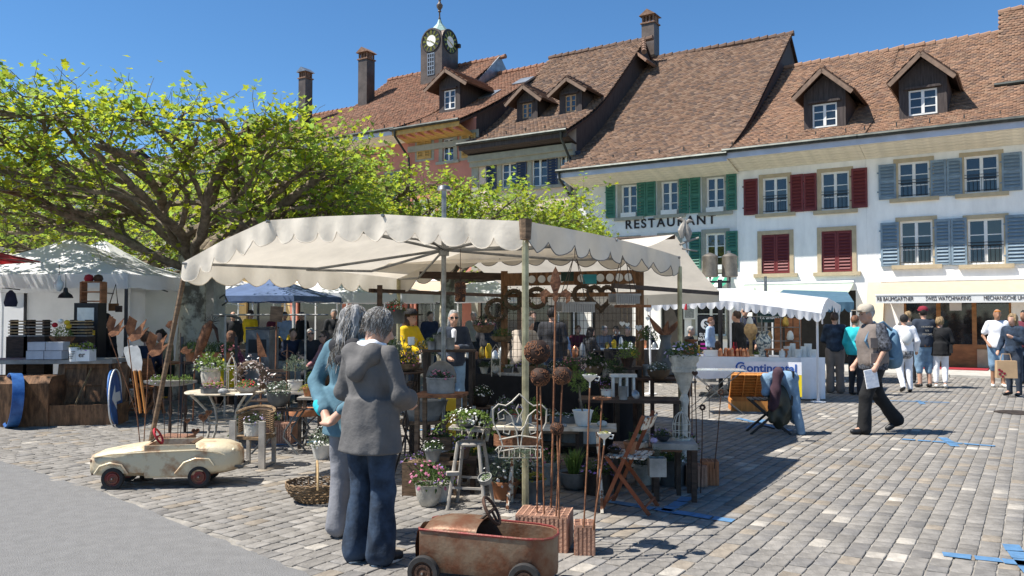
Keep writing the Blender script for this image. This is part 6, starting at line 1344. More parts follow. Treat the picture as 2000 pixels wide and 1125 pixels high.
nose = MB(); nose.sheet(np.array([[(-.44, -.13, .1), (-.445, 0, .1), (-.44, .13, .1)], [(-.445, -.14, .25), (-.46, 0, .25), (-.445, .14, .25)], [(-.43, -.14, .34), (-.44, 0, .36), (-.43, .14, .34)]])); nose.build('nose_panel', 'car_rust', rc, True)
MB().tube([(x, y*1.005, hi_(x)+.002) for x, y in full], .009, 5).build('rim_trim', 'wheel_red', rc, True)
st = MB(); st.tube([(.03-.05*math.sin(a), .085*math.cos(a), .46+.08*math.sin(a)) for a in np.linspace(0, 6.283, 22, False)], .011, 6, closed=True); st.bar((.03, -.08, .46), (.03, .08, .46), .014); st.bar((.03, 0, .46), (.07, 0, .39), .014); st.build('steering_wheel', 'rust_dark', rc, True)
MB().tube([(.03, 0, .46), (-.12, 0, .34)], .01, 6).build('steering_column', 'iron', rc)
for x in (-.36, .3):
 for y in (-.215, .215): wheel(rc, x, y, .105, .045, 'rust_dark')
 MB().tube([(x, -.21, .105), (x, .21, .105)], .01, 5).build('axle', 'iron', rc)
# in front of the stall
B1 = G(1066, 1078); block('large hollow clay block full of upright rods behind the rusty pedal car', (B1.x, B1.y+.15), .36, .3, .24, R(-12))
B2 = G(1144, 1086); block('small hollow clay block right of the large one', (B2.x, B2.y+.09), .14, .17, .2, R(-4))
B1c = (B1.x, B1.y+.15)
def stake(label, px0, py0, Y0, px1, py1, Y1=None, orn=None, z0=None, **k):
 b = at(px0, py0, Y0); tp = at(px1, py1, Y1 or Y0)
 if z0 is not None: b.z = z0
 return rod(label, b, tp, orn=orn, **k)
zt = .24
stake('tall stake with the largest pierced rust sphere beside the front pole', 1049, 1000, 5.75, 1049, 712, orn=sphere_orn(.09), z0=zt)
stake('stake with a pierced rust sphere below the largest one', 1063, 1000, 5.7, 1055, 755, orn=sphere_orn(.068), z0=zt)
stake('stake with a pierced rust sphere right of the front pole', 1086, 1005, 5.65, 1098, 752, orn=sphere_orn(.066), z0=zt)
stake('short stake with a small rust sphere lantern', 1092, 1000, 5.6, 1088, 850, orn=sphere_orn(.046), z0=zt)
def fleur(t, d):
 mb = MB(); ps = [(x*.75, y*.75) for x, y in [(0, 0), (.03, .05), (.02, .1), (.055, .2), (.03, .3), (0, .36), (-.03, .3), (-.055, .2), (-.02, .1), (-.03, .05)]]
 mb.prism(ps, .008, tuple(d+Vector((0, 0, -.02))), (1, 0, 0), (0, 0, 1))
 for s in (-1, 1): mb.prism([(s*.015, .06), (s*.07, .11), (s*.11, .08), (s*.105, .02), (s*.075, .0), (s*.075, .045), (s*.045, .065)][::s], .008, tuple(d+Vector((0, -.002, -.02))), (1, 0, 0), (0, 0, 1))
 mb.build('fleur_de_lis', 'rust', t)
stake('tall ribbed rod topped by a rust fleur-de-lis', 1076, 1010, 5.9, 1085, 588, orn=fleur, z0=zt, r=.008)
def funnel_at(label, px, py, Y, r, basex, basey, seed, pet='green_yellow'):
 p = at(px, py, Y); b = at(basex, basey, Y); t = rod(label, (b.x, b.y, 0 if basey > 1080 else b.z), (p.x, p.y, p.z-r*.9), name='funnel_planter', cat='planter'); d = Vector(p)-Vector(t.location)
 MB().lathe([(a*r, z*r*.95) for a, z in POTS['funnel']], tuple(d), 16, cap=False).build('funnel', 'enamel_white', t, True); MB().tube([tuple(d+Vector((r*.9, 0, r*.7))), tuple(d+Vector((r*1.35, 0, r*.6))), tuple(d+Vector((r*1.2, 0, r*.1))), tuple(d+Vector((r*.7, 0, r*.2)))], .006, 5).build('handle', 'enamel_white', t)
 inst('foliage', foliage('succ', pet, None, seed), t, tuple(d+Vector((0, 0, r*.8))), (0, 0, seed), (r*1.0, r*1.0, r*.8))
funnel_at('white enamel funnel of moss on a tall rusty rod', 1152, 745, 5.5, .048, 1140, 1030, 1, 'green_mid')
funnel_at('lower white enamel funnel of yellow succulents on a rod', 1180, 858, 5.45, .045, 1158, 1035, 2)
p = at(1176, 778, 5.55); t = rod('rusty ring dish on a rod beside the funnels', (at(1160, 1030, 5.5).x, 5.5, .19), p, name='ring_dish', cat='planter'); d = Vector(p)-Vector(t.location)
MB().tube([tuple(d+Vector((.058*math.cos(a), .058*math.sin(a), 0))) for a in np.linspace(0, 6.283, 18, False)], .007, 5, closed=True).build('ring', 'rust', t); inst('foliage', foliage('succ', 'dry_brown', None, 5), t, tuple(d), (0, 0, 0), (.05, .05, .04))
ws = thing('scroll_stand', 'white wrought scroll flower rack tied to the front pole', 'flower rack', tuple(at(1015, 890, 5.95)))
mb = MB(); sc = 5.95/1600
def S(x, y): return ((x-1015)*sc, -.02, (890-y)*sc)
for k in (1, -1):
 q = lambda x, y: S(1015+k*(x-1015), y)
 mb.tube([q(1015, 770), q(1030, 785), q(1042, 793), q(1056, 790), q(1067, 800), q(1066, 825), q(1054, 850), q(1048, 870), q(1056, 885), q(1062, 878), q(1056, 872)], .006, 5)
 mb.tube([q(1017, 872), q(1020, 845), q(1032, 812), q(1046, 800), q(1057, 808), q(1055, 820), q(1045, 818), q(1046, 810)], .005, 5); mb.tube([q(1017, 840), q(1030, 826), q(1044, 832), q(1046, 845), q(1036, 848), q(1034, 840)], .005, 5); mb.tube([q(1017, 790), q(1022, 800), q(1016, 812), q(1020, 825)], .005, 5)
mb.tube([S(975, 858), S(1015, 850), S(1058, 856)], .006, 5); mb.tube([S(978, 880), S(1015, 874), S(1055, 878)], .006, 5); mb.build('scrollwork', 'iron_white' if 'iron_white' in MATS else mat('iron_white', (.5, .46, .38), .6, var=.2, scale=20), ws, True)
bk = MB(); bk.tube([(-.15, -.08, .0), (.15, -.08, .0)], .005, 4); bk.tube([(-.15, -.08, .08), (.15, -.08, .08)], .005, 4)
for i in range(9): bk.tube([(-.15+i*.0375, -.08, 0), (-.15+i*.0375, -.08, .08)], .003, 3)
bk.build('basket_rail', 'iron_white', ws); inst('foliage', foliage('trail', 'green_grey', None, 3), ws, (.03, -.04, .0), (0, 0, 1), (.12, .06, .07))
sw = thing('saw_blade', 'curved rusty saw blade hung behind the white scroll rack', 'saw blade', tuple(at(1010, 870, 6.0)))
mb = MB(); rows = [[], []]
for i in range(41): a = -1.1+i*.055; rows[0].append((.19*math.sin(a), -.14*math.cos(a)+.1, .06+.02*abs(a))); rows[1].append((.19*math.sin(a), -.14*math.cos(a)+.1, -.03+(.014 if i % 2 else 0)+.02*abs(a)))
mb.sheet(np.array(rows), .003); mb.build('blade', 'rust', sw)
hp_ = G(918, 996); hc = thing('high_chair', 'weathered wooden child\'s high chair with plants', 'chair', (hp_.x, hp_.y+.12, 0), R(-12))
for x in (-1, 1):
 for y in (-1, 1): MB().tube([(x*.16, y*.15, 0), (x*.09, y*.08, .55)], .016, 7).build('leg', 'wood_grey', hc, True)
 MB().tube([(x*.075+.04, .09, .54), (x*.085+.075, .15, .83)], .016, 7).build('back_post', 'wood_grey', hc, True)
MB().lathe([(.001, .52), (.115, .52), (.12, .535), (.11, .55), (.001, .55)], n=16).build('seat', 'wood_grey', hc, True)
for k in range(3): MB().bar((-.05+.045*k+.03, .1, .55), (-.05+.045*k+.07, .145, .8), .012, .008).build('back_slat', 'wood_grey', hc)
MB().bar((-.14, -.13, .18), (.14, -.13, .18), .018).build('stretcher', 'wood_grey', hc); MB().bar((-.14, .13, .22), (.14, .13, .22), .018).build('stretcher', 'wood_grey', hc); MB().box((-.12, -.14, .3), (.1, .06, .03), rotm(0, 0, .4)).build('foot_rest', 'wood_grey', hc)
MB().box((-.02, -.02, .66), (.3, .2, .02), rotm(0, R(4), .1)).build('tray', 'wood_grey', hc)
tp_ = potted('trailing green plant in a shallow tray on the high chair', (hp_.x-.04, hp_.y+.09, .672), 'bowl', 'zinc_dark', .09, .05, 'trail', 'green_light', 'petal_white', 1.6, .9, 4)
tp_.children[-1].scale = (.22, .14, .13)
t = thing('tin', 'round tin of moss propped on the high chair', 'tin', tuple(at(949, 940, 6.3))); MB().lathe([(.001, 0), (.05, 0), (.055, .045), (.05, .045), (.048, .03)], n=18, Rm=rotm(R(28), R(-14))).build('tin_body', 'zinc_old', t, True, 40); inst('foliage', foliage('succ', 'green_mid', None, 2), t, (.0, -.02, .035), (R(28), R(-14), 0), (.048, .048, .02)); MB().tube([(.0, 0, 0), (-.01, .02, .18)], .004, 4).build('wire', 'iron', t)
bp = G(600, 990); bk_ = thing('basket', 'round willow basket with arched handle on the setts', 'basket', (bp.x+.03, bp.y+.22, 0), R(10))
mb = MB()
for k, (r_, z) in enumerate(((.12, .012), (.16, .018), (.19, .035), (.215, .06), (.235, .085), (.25, .11), (.258, .135), (.26, .155))):
 for rep in range(2): mb.tube([(r_*1.02*math.cos(a), r_*.88*math.sin(a), z+rep*.012+.006*math.sin(a*22+k*3.14+rep*1.6)) for a in np.linspace(0, 6.283, 66, False)], .0075, 4, closed=True)
for k in range(13): mb.tube([(-.13+.02*k, -.1, .016), (-.13+.02*k, .1, .018)], .008, 4)
mb.lathe([(.001, .005), (.17, .008)], n=20, sy=.88); mb.build('weave', 'wicker', bk_)
rb_ = MB()
for k in range(26): a = k*6.283/26; rb_.tube([(.17*math.cos(a), .15*math.sin(a), .02), (.225*math.cos(a), .195*math.sin(a), .08), (.265*math.cos(a), .23*math.sin(a), .165)], .006, 4)
rb_.build('rib', 'wicker', bk_); stuff(bk_.children[-1])
MB().tube([(.02*math.cos(a), -.24*math.cos(a), .14+.2*math.sin(a)) for a in np.linspace(0, math.pi, 14)], .011, 6).build('handle', 'willow', bk_, True)
for px, py, lab in ((822, 938, 'left small brown carved bust on the setts'), (843, 946, 'right small brown carved bust on the setts')):
 p = G(px, py); t = thing('bust', lab, 'bust', (p.x, p.y, 0), R(20)); MB().b2((-.05, -.04, 0), (.05, .05, .05)).build('plinth', 'rust_dark', t); blob('bust_figure', [('e', (0, 0, .08), (.05, .04, .05), None), ('e', (0, -.005, .135), (.03, .034, .04), None), ('c', (0, .02, .16), (0, .03, .08), .03, .045), ('c', (0, -.035, .135), (0, -.042, .125), .008, .009)], .012, 'rust_dark', t, .02)
# tables and goods under the canopy
xb = (at(1085, 830, 6.95).x, 6.95)
ptab('peeling cream folding bench table with crossed white legs', xb, .69, 1.02, .36, R(-7), 'bench_top', 'flaky', 'X', .025)
potted('large white scalloped pot holding a clipped ball tree', (at(1138, 800, 6.9).x, 6.9, .692), 'fluted', 'enamel_white', .082, .13, 'conifer', 'green_light', None, 1.15, 1.0, 1)
for o in bpy.data.objects:
 if o.get('label') == 'large white scalloped pot holding a clipped ball tree':
  f = [c for c in o.children if c.name.startswith('foliage')][0]; f.location = (-.03, 0, .27); f.scale = (.1, .1, .1); MB().tube([(0, 0, .11), (-.02, 0, .22), (-.03, 0, .33)], .008, 6).build('stem', 'bark_branch', o)
potted('grey zinc trough with red flowered greens on the folding bench', (at(1013, 815, 7.0).x, 7.0, .692), 'box', 'zinc_old', .05, .08, 'bush', 'green_light', 'petal_red', 1.3, .9, 2, 2.2)
potted('small rusty pot of greens on the folding bench', (at(1058, 815, 7.0).x, 7.0, .692), 'pot', 'rust_dark', .05, .07, 'grass', 'green_mid', None, 1.4, 1, 3)
potted('long low trough of mixed leaves at the back of the folding bench', (at(1098, 808, 7.08).x, 7.08, .692), 'box', 'zinc_dark', .045, .06, 'bush', 'green_mid', 'petal_white', 1.2, .7, 5, 2.4)
for px, r_, lab in ((1102, .018, 'speckled pebble on the folding bench by the white pot'), (1176, .035, 'pale round stone at the right end of the folding bench')):
 tag(MB().ell((0, 0, r_*.7), (r_*1.3, r_, r_*.8), 10, 7).build('pebble', 'stone_grey' if r_ < .03 else 'stone_white', None, True, loc=(at(px, 830, 6.85).x, 6.85, .69)), lab, 'stone')
dt = (at(1228, 776, 8.3).x, 8.3); ptab('dark wooden table with white ware and small plants', dt, .78, 1.0, .42, R(-8), 'wood_dark', 'iron', 'post')
def on(px, Y, z): return (at(px, 700, Y).x, Y, z)
potted('round white teapot planted with greens on the dark table', on(1184, 8.2, .782), 'urn', 'enamel_white', .055, .1, 'bush', 'green_mid', 'petal_pink', 1.1, .9, 6)
potted('tall tin mug of grey leaves on the dark table', on(1217, 8.15, .782), 'can', 'zinc_old', .048, .13, 'spike', 'green_grey', None, 1.5, 1.1, 7)
t = thing('toy_house', 'little white arcaded wooden house on the dark table', 'ornament', on(1216, 8.45, .782)); 
for x in (-.1, -.03, .04, .11): MB().b2((x-.012, -.04, 0), (x+.012, .04, .2)).build('pillar', 'enamel_white', t)
MB().b2((-.13, -.055, .2), (.14, .055, .23)).build('roof', 'enamel_white', t)
t = thing('jug_lid', 'shiny round metal lid beside the tin mug', 'lid', on(1240, 8.12, .783)); MB().lathe([(.045, 0), (.05, .01), (.03, .03), (.01, .035), (.012, .05), (.001, .055)], n=16, Rm=rotm(R(65), 0, .6)).build('lid', 'zinc', t, True); t.location.z += .05
potted('mauve aster in a dark pot behind the dark table', on(1180, 8.6, .782), 'pot', 'rust_dark', .06, .12, 'bush', 'green_deep', 'petal_violet', 1.5, 1.2, 8)
potted('bushy green in brown pot at the back of the dark table', on(1205, 8.7, .9), 'pot', 'stone_white', .06, .1, 'bush', 'green_deep', None, 1.9, 1.3, 9)
potted('grey pot with a small pink standard tree at the timber post', on(1268, 8.9, .96), 'tub', 'zinc_old', .07, .12, 'bush', 'green_mid', 'dry_pink', 1.0, 1.0, 10)
for o in list(bpy.data.objects):
 if o.get('label') == 'grey pot with a small pink standard tree at the timber post':
  f = [c for c in o.children if c.name.startswith('foliage')][0]; f.location = (-.02, 0, .38); f.scale = (.12, .12, .16); MB().tube([(0, 0, .1), (-.02, 0, .4)], .007, 5).build('stem', 'bark_branch', o)
ptab('rusty iron plant table right of the timber post', on(1290, 8.75, 0), .95, .6, .34, R(-10), 'rust_dark', 'rust_dark', 'post', .02)
t = potted('twig nest planted with white rue on the iron plant table', on(1286, 8.55, .952), 'bowl', 'dry_brown', .12, .1, 'bush', 'green_grey', 'petal_white', 1.0, .8, 11)
pp = at(1337, 860, 8.1); t = thing('pedestal_planter', 'pale fluted pedestal bowl with lilac petunias', 'planter', (pp.x, 8.1, 0))
MB().lathe([(.08, 0), (.07, .04), (.035, .1), (.03, .4), (.035, .72), (.05, .78), (.03, .84)], n=14).build('column', 'stone_white', t, True); MB().lathe([(.03, .84), (.06, .92), (.1, 1.04), (.12, 1.06), (.12, 1.14), (.145, 1.17), (.145, 1.22), (.12, 1.22)], n=20).build('bowl', 'stone_white', t, True, 40)
inst('foliage', foliage('bush', 'green_mid', 'petal_lilac', 12), t, (0, 0, 1.2), (0, 0, 0), (.19, .17, .16))
bb = MB()
for k in range(20): a = k*6.283/20; bb.box((.121*math.cos(a), .121*math.sin(a), 1.1), (.012, .012, .02))
bb.build('beading', 'stone_white', t)
t = thing('vase', 'large dark grey jug with brown dried pods', 'vase', on(1300, 9.3, .95)); MB().lathe([(.1, 0), (.125, .08), (.12, .18), (.07, .3), (.055, .38), (.075, .44), (.06, .44)], n=18).build('jug', 'zinc_dark', t, True)
pd = MB()
for a, e in ((.4, .35), (2.6, .4), (1.4, .2), (3.4, .55)): pd.tube([(0, 0, .42), (.1*math.cos(a), .04, .52), (.2*math.cos(a), .02, .56+e*.2)], [.02, .035, .005], 6)
pd.build('pods', 'rust', t, True)
ptab('tall slim table carrying the grey jug', on(1303, 9.35, 0), .95, .4, .3, R(-8), 'wood_dark', 'wood_dark', 'post')
for px, py, Y, lab in ((1345, 690, 8.9, 'upper shallow rusty dish on a rod behind the petunias'), (1350, 668, 9.2, 'small rusty bowl on a rod behind the petunias')):
 p = at(px, py, Y); t = rod(lab, (p.x, p.y, 0), p, name='dish_stake', cat='garden stake'); d = Vector(p)-Vector(t.location); MB().lathe([(.01, -.02), (.05, -.01), (.085, .03), (.08, .03), (.04, .0)], tuple(d), 14, cap=False).build('dish', 'rust', t, True)
ptab('low brown plant bench under the dark table', on(1262, 7.6, 0), .42, .62, .36, R(-8), 'terracotta_dull', 'iron', 'post')
potted('grey white ribbed pot of feathery green on the low bench', on(1252, 7.5, .422), 'can', 'stone_white', .075, .12, 'grass', 'green_mid', None, 1.5, .9, 13)
potted('flat white bowl of succulents on the low bench', on(1240, 7.42, .422), 'bowl', 'enamel_white', .1, .06, 'succ', 'green_mid', None, 1.0, .7, 14)
potted('blue-violet pansies in a dark pot on the low bench', on(1290, 7.5, .422), 'pot', 'zinc_dark', .06, .09, 'bush', 'green_deep', 'petal_violet', 1.5, 1, 15)
potted('dark wire basket of leaves beneath the folding bench', on(1195, 7.9, .0), 'tub', 'iron', .14, .18, 'bush', 'green_deep', 'petal_violet', 1.0, .6, 16)
cp_ = G(1235, 1000); ch = thing('folding_chair', 'rusty folding chair with peeling white backrest', 'chair', (cp_.x, cp_.y+.12, 0), R(-112)); 
for x in (-.19, .19):
 MB().bar((x, -.2, 0), (x, .16, .8), .02, .03).build('leg', 'chair_rust', ch); MB().bar((x*.9, .2, 0), (x*.9, -.16, .45), .02, .03).build('leg', 'chair_rust', ch)
MB().bar((-.19, -.17, .07), (.19, -.17, .07), .014).build('stretcher', 'chair_rust', ch); MB().bar((-.17, .17, .07), (.17, .17, .07), .014).build('stretcher', 'chair_rust', ch)
for i in range(7): MB().b2((-.2, -.17+i*.05, .445), (.2, -.17+i*.05+.036, .46)).build('seat_slat', 'flaky', ch)
bm = MB(); bm.sheet(np.array([[(x, .145+(z-.7)*.42-.03*(1-(x/.2)**2)*-1, z) for x in np.linspace(-.21, .21, 9)] for z in (.69, .79)]), .012); bm.build('backrest', 'flaky', ch, True)
cz = .462
potted('terracotta pot with pale green shoots on the rusty chair', (cp_.x-.0, cp_.y+.1, cz), 'pot', 'terracotta', .055, .1, 'spike', 'green_mid', None, 1.3, 1.3, 17)
potted('metal pot of upright cactus shoots hooked on the rusty chair', (cp_.x+.2, cp_.y-.02, .3), 'box', 'zinc_old', .06, .15, 'spike', 'green_grey', None, 1.5, 1.2, 18, 1.15)
potted('shallow dish of stones and leaves on the rusty chair', (cp_.x-.13, cp_.y+.12, cz), 'bowl', 'iron', .06, .04, 'succ', 'green_deep', 'petal_lilac', 1, .7, 19)
stp = at(1315, 868, 7.35); ptab('square side table with long dark legs and grey top', (stp.x, 7.35), .5, .38, .42, R(-6), 'zinc_old', 'wood_dark', 'post', .05, legr=.022)
bc = thing('birdcage', 'white domed wire birdcage on the side table', 'birdcage', (at(1331, 865, 7.4).x, 7.4, .5)); mb = MB()
for k in range(12):
 a = k*6.283/12; mb.tube([(.075*math.cos(a), .075*math.sin(a), 0), (.078*math.cos(a), .078*math.sin(a), .14), (.06*math.cos(a), .06*math.sin(a), .2), (.025*math.cos(a), .025*math.sin(a), .24), (0, 0, .25)], .0035, 4)
for z in (.0, .07, .14): mb.tube([(.077*math.cos(a), .077*math.sin(a), z) for a in np.linspace(0, 6.283, 20, False)], .004, 4, closed=True)
mb.tube([(0, 0, .25), (.015, 0, .28), (0, 0, .29)], .005, 4); mb.build('wires', 'iron_white', bc); MB().lathe([(.001, 0), (.08, 0), (.08, .015), (.001, .015)], n=18).build('base', 'iron_white', bc); inst('foliage', foliage('succ', 'green_mid', None, 20), bc, (0, 0, .015), (0, 0, 0), (.065, .065, .04))
potted('black bowl of trailing leaves on the side table', (at(1295, 865, 7.3).x, 7.3, .502), 'bowl', 'pole_dark', .06, .05, 'bush', 'green_deep', None, 1.4, .7, 21)
tag(MB().ell((0, 0, .022), (.034, .028, .024), 9, 6).build('pebble', 'petal_lilac', None, True, loc=(at(1277, 865, 7.2).x, 7.2, .5)), 'pale blue stone on the side table corner', 'stone')
b3 = G(1365, 953); block('low ribbed clay block behind the side table leg', (b3.x, b3.y+.12), .19, .17, .19, R(-6)); b4 = G(1392, 950); block('reddish clay block with a hole, right of the ribbed one', (b4.x, b4.y+.12), .15, .19, .22, R(-6), True, 'terracotta')
b5 = G(1320, 925); potted('square brown box with a small plant under the side table', (b5.x, b5.y, 0), 'box', 'wood_old', .09, .13, 'bush', 'green_deep', None, 1, .6, 22)
for i, (px0, px1, py1, Y, lab) in enumerate(((1395, 1408, 770, 7.6, 'thin stake with a rust flower head beyond the clay blocks'), (1362, 1357, 735, 7.7, 'thin stake with a small rust heart near the pedestal'), (1368, 1372, 800, 7.5, 'leaning dark stake with a small disc near the pedestal'))):
 p = at(px1, py1, Y); b = at(px0, 920, Y)
 def fl_(t, d):
  mb = MB()
  for k in range(7): a = k*.9; mb.ell(tuple(d+Vector((.02*math.cos(a), 0, .02*math.sin(a)+.02))), (.012, .008, .012), 6, 4)
  mb.build('flower_head', 'rust_dark', t)
 rod(lab, (b.x, b.y, .2 if i == 0 else 0), p, 'rust_dark', .005, orn=fl_ if i == 0 else heart_orn(.03, 'rust_dark') if i == 1 else fl_)
dT = (BT1-BT0); nT = Vector((-dT.y, dT.x, 0)).normalized()
row = [(.03, 'fluted', 'stone_white', 'bush', 'green_deep', None), (.09, 'bowl', 'enamel_white', 'bush', 'green_grey', 'petal_white'), (.15, 'can', 'enamel_white', 'grass', 'green_mid', None), (.22, 'bowl', 'zinc_dark', 'succ', 'green_mid', None), (.30, 'pot', 'stone_white', 'bush', 'green_mid', 'petal_violet'), (.38, 'box', 'wood_old', 'succ', 'green_deep', None), (.47, 'bowl', 'stone_grey', 'bush', 'green_grey', None), (.55, 'pot', 'zinc_old', 'bush', 'green_deep', 'petal_white'), (.63, 'tub', 'wood_dark', 'bush', 'green_mid', 'petal_pink'), (.72, 'pot', 'terracotta_dull', 'grass', 'green_light', None), (.81, 'tub', 'zinc_dark', 'bush', 'green_deep', 'petal_white'), (.9, 'can', 'stone_white', 'bush', 'green_mid', None), (.97, 'pot', 'zinc_old', 'spike', 'green_grey', None)]
ORD = ['first', 'second', 'third', 'fourth', 'fifth', 'sixth', 'seventh', 'eighth', 'ninth', 'tenth', 'eleventh', 'twelfth', 'last']
for i, (f, k, pm, fo, gr, pe) in enumerate(row):
 p = BT0+dT*f+nT*(.12+.1*(i % 3)); r_ = .055+.02*((i*7) % 3)/2; cn = pm.replace('_', ' ').replace('stone white', 'pale stone').replace('enamel white', 'white').replace('zinc old', 'grey zinc').replace('zinc dark', 'dark zinc').replace('wood old', 'brown wooden').replace('wood dark', 'dark wooden').replace('terracotta dull', 'brown clay').replace('stone grey', 'grey stone')
 potted(f'{cn} pot of greenery on the black table, {ORD[i]} from its left end', (p.x, p.y, .886), k, pm, r_, r_*1.5, fo, gr, pe, 1.5, 1.1, i+30, 1.6 if k in ('box', 'tub') else 1)
for i, (f, lab) in enumerate(((.27, 'long low slate tray at the front edge of the black table'), (.6, 'wooden crate lid at the right of the black table'))):
 p = BT0+dT*f+nT*.06; tag(MB().box((0, 0, .015), (.34, .1, .03)).build('tray', 'stone_grey' if i == 0 else 'wood_old', None, loc=(p.x, p.y, .885), rot=(0, 0, math.atan2(dT.y, dT.x))), lab, 'tray')
p = at(968, 725, 9.6); t = thing('wire_stand', 'small white scrolled wire stand in front of the timber post', 'stand', (p.x, 9.75, .89)); mb = MB(); mb.tube([(-.05, 0, 0), (-.05, 0, .3), (0, 0, .38), (.05, 0, .3), (.05, 0, 0)], .006, 5); mb.tube([(.03*math.cos(a)*(1-a/8), 0, .22+.03*math.sin(a)*(1-a/8)) for a in np.linspace(0, 6.5, 14)], .004, 4); mb.tube([(.03*math.cos(a)*(1-a/8), 0, .1+.03*math.sin(a)*(1-a/8)) for a in np.linspace(0, 6.5, 14)], .004, 4); mb.build('scroll', 'iron_white', t)
ptab('dark plant shelf stand beside the grey mast', (at(878, 683, 9.0).x, 9.0), 1.24, .56, .25, R(-6), 'wood_dark', 'iron', 'post', .025)
potted('large grey bucket of heather on the shelf by the mast', on(858, 9.0, 1.242), 'can', 'zinc_old', .075, .16, 'bush', 'green_deep', None, 1.2, .6, 50); potted('smaller grey bucket right of the heather bucket', on(880, 8.98, 1.242), 'can', 'zinc_old', .05, .13, 'succ', 'green_deep', None, 1, .5, 51); potted('small zinc pail of grass left of the heather bucket', on(843, 8.95, 1.242), 'can', 'zinc', .05, .09, 'grass', 'green_light', None, 1.4, .9, 52)
ptab('round-edged brown table holding the oval wash tub', (at(862, 765, 7.9).x, 7.9), .87, .46, .36, R(-8), 'rust', 'wood_old', 'post')
potted('oval zinc wash tub planted with reddish herbs', on(861, 7.9, .872), 'tub', 'zinc_old', .11, .15, 'bush', 'green_deep', 'petal_pink', 1.05, .8, 53, 1.25)
t = thing('dome_lid', 'dark metal dome standing behind the oval tub', 'dome', on(862, 8.12, .95)); MB().lathe([(.15, 0), (.15, .08), (.12, .16), (.05, .21), (.001, .22)], n=18).build('dome', 'zinc_dark', t, True)
t2 = potted('flat twig basket of mixed herbs on the stand left of the mast', on(793, 8.3, 1.05), 'bowl', 'wicker', .15, .08, 'bush', 'green_deep', 'petal_pink', 1.0, .8, 54)
ptab('tripod stand carrying the flat twig basket', on(793, 8.3, 0), 1.05, .36, .36, 0, 'wood_dark', 'iron', 'tri', .02, True)
t2 = potted('tall grey-leaved bush behind the grey-haired woman', on(778, 9.4, .85), 'tub', 'zinc_old', .12, .2, 'bush', 'green_grey', 'petal_white', 1.9, 1.5, 55); ptab('dark stand under the tall grey-leaved bush', on(778, 9.4, 0), .85, .4, .4, 0, 'wood_dark', 'iron', 'post')
t = thing('zinc_tub', 'long pale zinc bathtub on the lower shelf by the mast', 'tub', on(828, 8.6, .52)); MB().lathe([(.16, 0), (.22, .1), (.25, .2), (.26, .21), (.235, .2), (.2, .06)], n=20, sy=.6).build('tub_body', 'zinc_old', t, True, 50)
ptab('low iron trestle under the zinc bathtub', on(828, 8.6, 0), .52, .5, .3, 0, 'wood_old', 'iron', 'Xf')
t = thing('cardboard_display', 'yellow and violet cardboard box with a black heart', 'box', on(878, 8.9, 0), R(-12)); MB().b2((-.11, -.08, .3), (.11, .08, .72)).build('box', 'yellow_box', t); mb = MB(); mb.prism([(-.11, .3), (.0, .36), (.11, .3)], .004, (0, -.081, 0), (1, 0, 0), (0, 0, 1)); mb.prism([(-.11, .305), (-.04, .33), (-.11, .46)], .003, (0, -.0815, 0), (1, 0, 0), (0, 0, 1)); mb.build('print', 'petal_violet', t); mb = MB(); mb.prism([(x, y+.56) for x, y in heart_out(.045)], .003, (0, -.0835, 0), (1, 0, 0), (0, 0, 1)); mb.build('heart_print', 'black_paint', t); MB().b2((-.13, -.1, 0), (.13, .1, .298)).build('crate', 'wood_old', t)
potted('box of pink daisies on a crate near the mast', on(857, 7.75, .36), 'box', 'wood_old', .09, .12, 'bush', 'green_mid', 'petal_pink', 1.2, 1.0, 56, 1.4); potted('white daisies in front of the pink ones', on(846, 7.45, .3), 'pot', 'zinc_old', .08, .12, 'bush', 'green_mid', 'petal_white', 1.3, .9, 57)
ptab('low wooden crate table of daisies by the mast', on(852, 7.65, 0), .3, .46, .5, 0, 'wood_old', 'wood_old', 'post'); 
potted('violet campanula behind the high chair', on(905, 7.6, .3), 'pot', 'terracotta_dull', .07, .12, 'bush', 'green_mid', 'petal_violet', 1.5, 1, 58); ptab('small stool under the violet campanula', on(905, 7.6, 0), .3, .24, .24, 0, 'wood_dark', 'wood_dark', 'post', name='stool', cat='stool')
potted('dark round pot of white flowers hanging at the black table front', on(940, 9.0, .62), 'bowl', 'iron', .1, .12, 'bush', 'green_deep', 'petal_white', 1.3, 1.0, 59); ptab('small iron plant stand before the black cloth', on(940, 9.0, 0), .62, .34, .26, 0, 'wood_dark', 'iron', 'tri', .02, True)
for px, py0, py1, Y, lab in ((832, 905, 830, 8.6, 'weathered trestle strut left of the high chair'),):
 a, b = G(785, 905), at(905, 840, 8.0); tag(MB().bar((0, 0, .015), tuple(Vector((b.x, b.y, .35))-Vector((a.x, a.y, 0))), .025).build('strut', 'wood_grey', None, loc=(a.x, a.y, 0)), lab, 'strut')
t = thing('lantern_cup', 'small glass and tin cup lantern on a rod near the yellow jacket', 'lantern', on(803, 8.2, .9)); MB().tube([(0, 0, 0), (0, 0, .42)], .005, 5).build('rod', 'iron', t); MB().lathe([(.03, .42), (.035, .43), (.035, .5), (.03, .5)], n=12).build('cup', 'glass_clear', t, True); MB().tube([(.035, 0, .49), (.06, 0, .47), (.035, 0, .44)], .004, 4).build('handle', 'zinc', t)
def chain(t, a, b, m_='iron'): MB().tube([a, b], .004, 4).build('chain', m_, t)
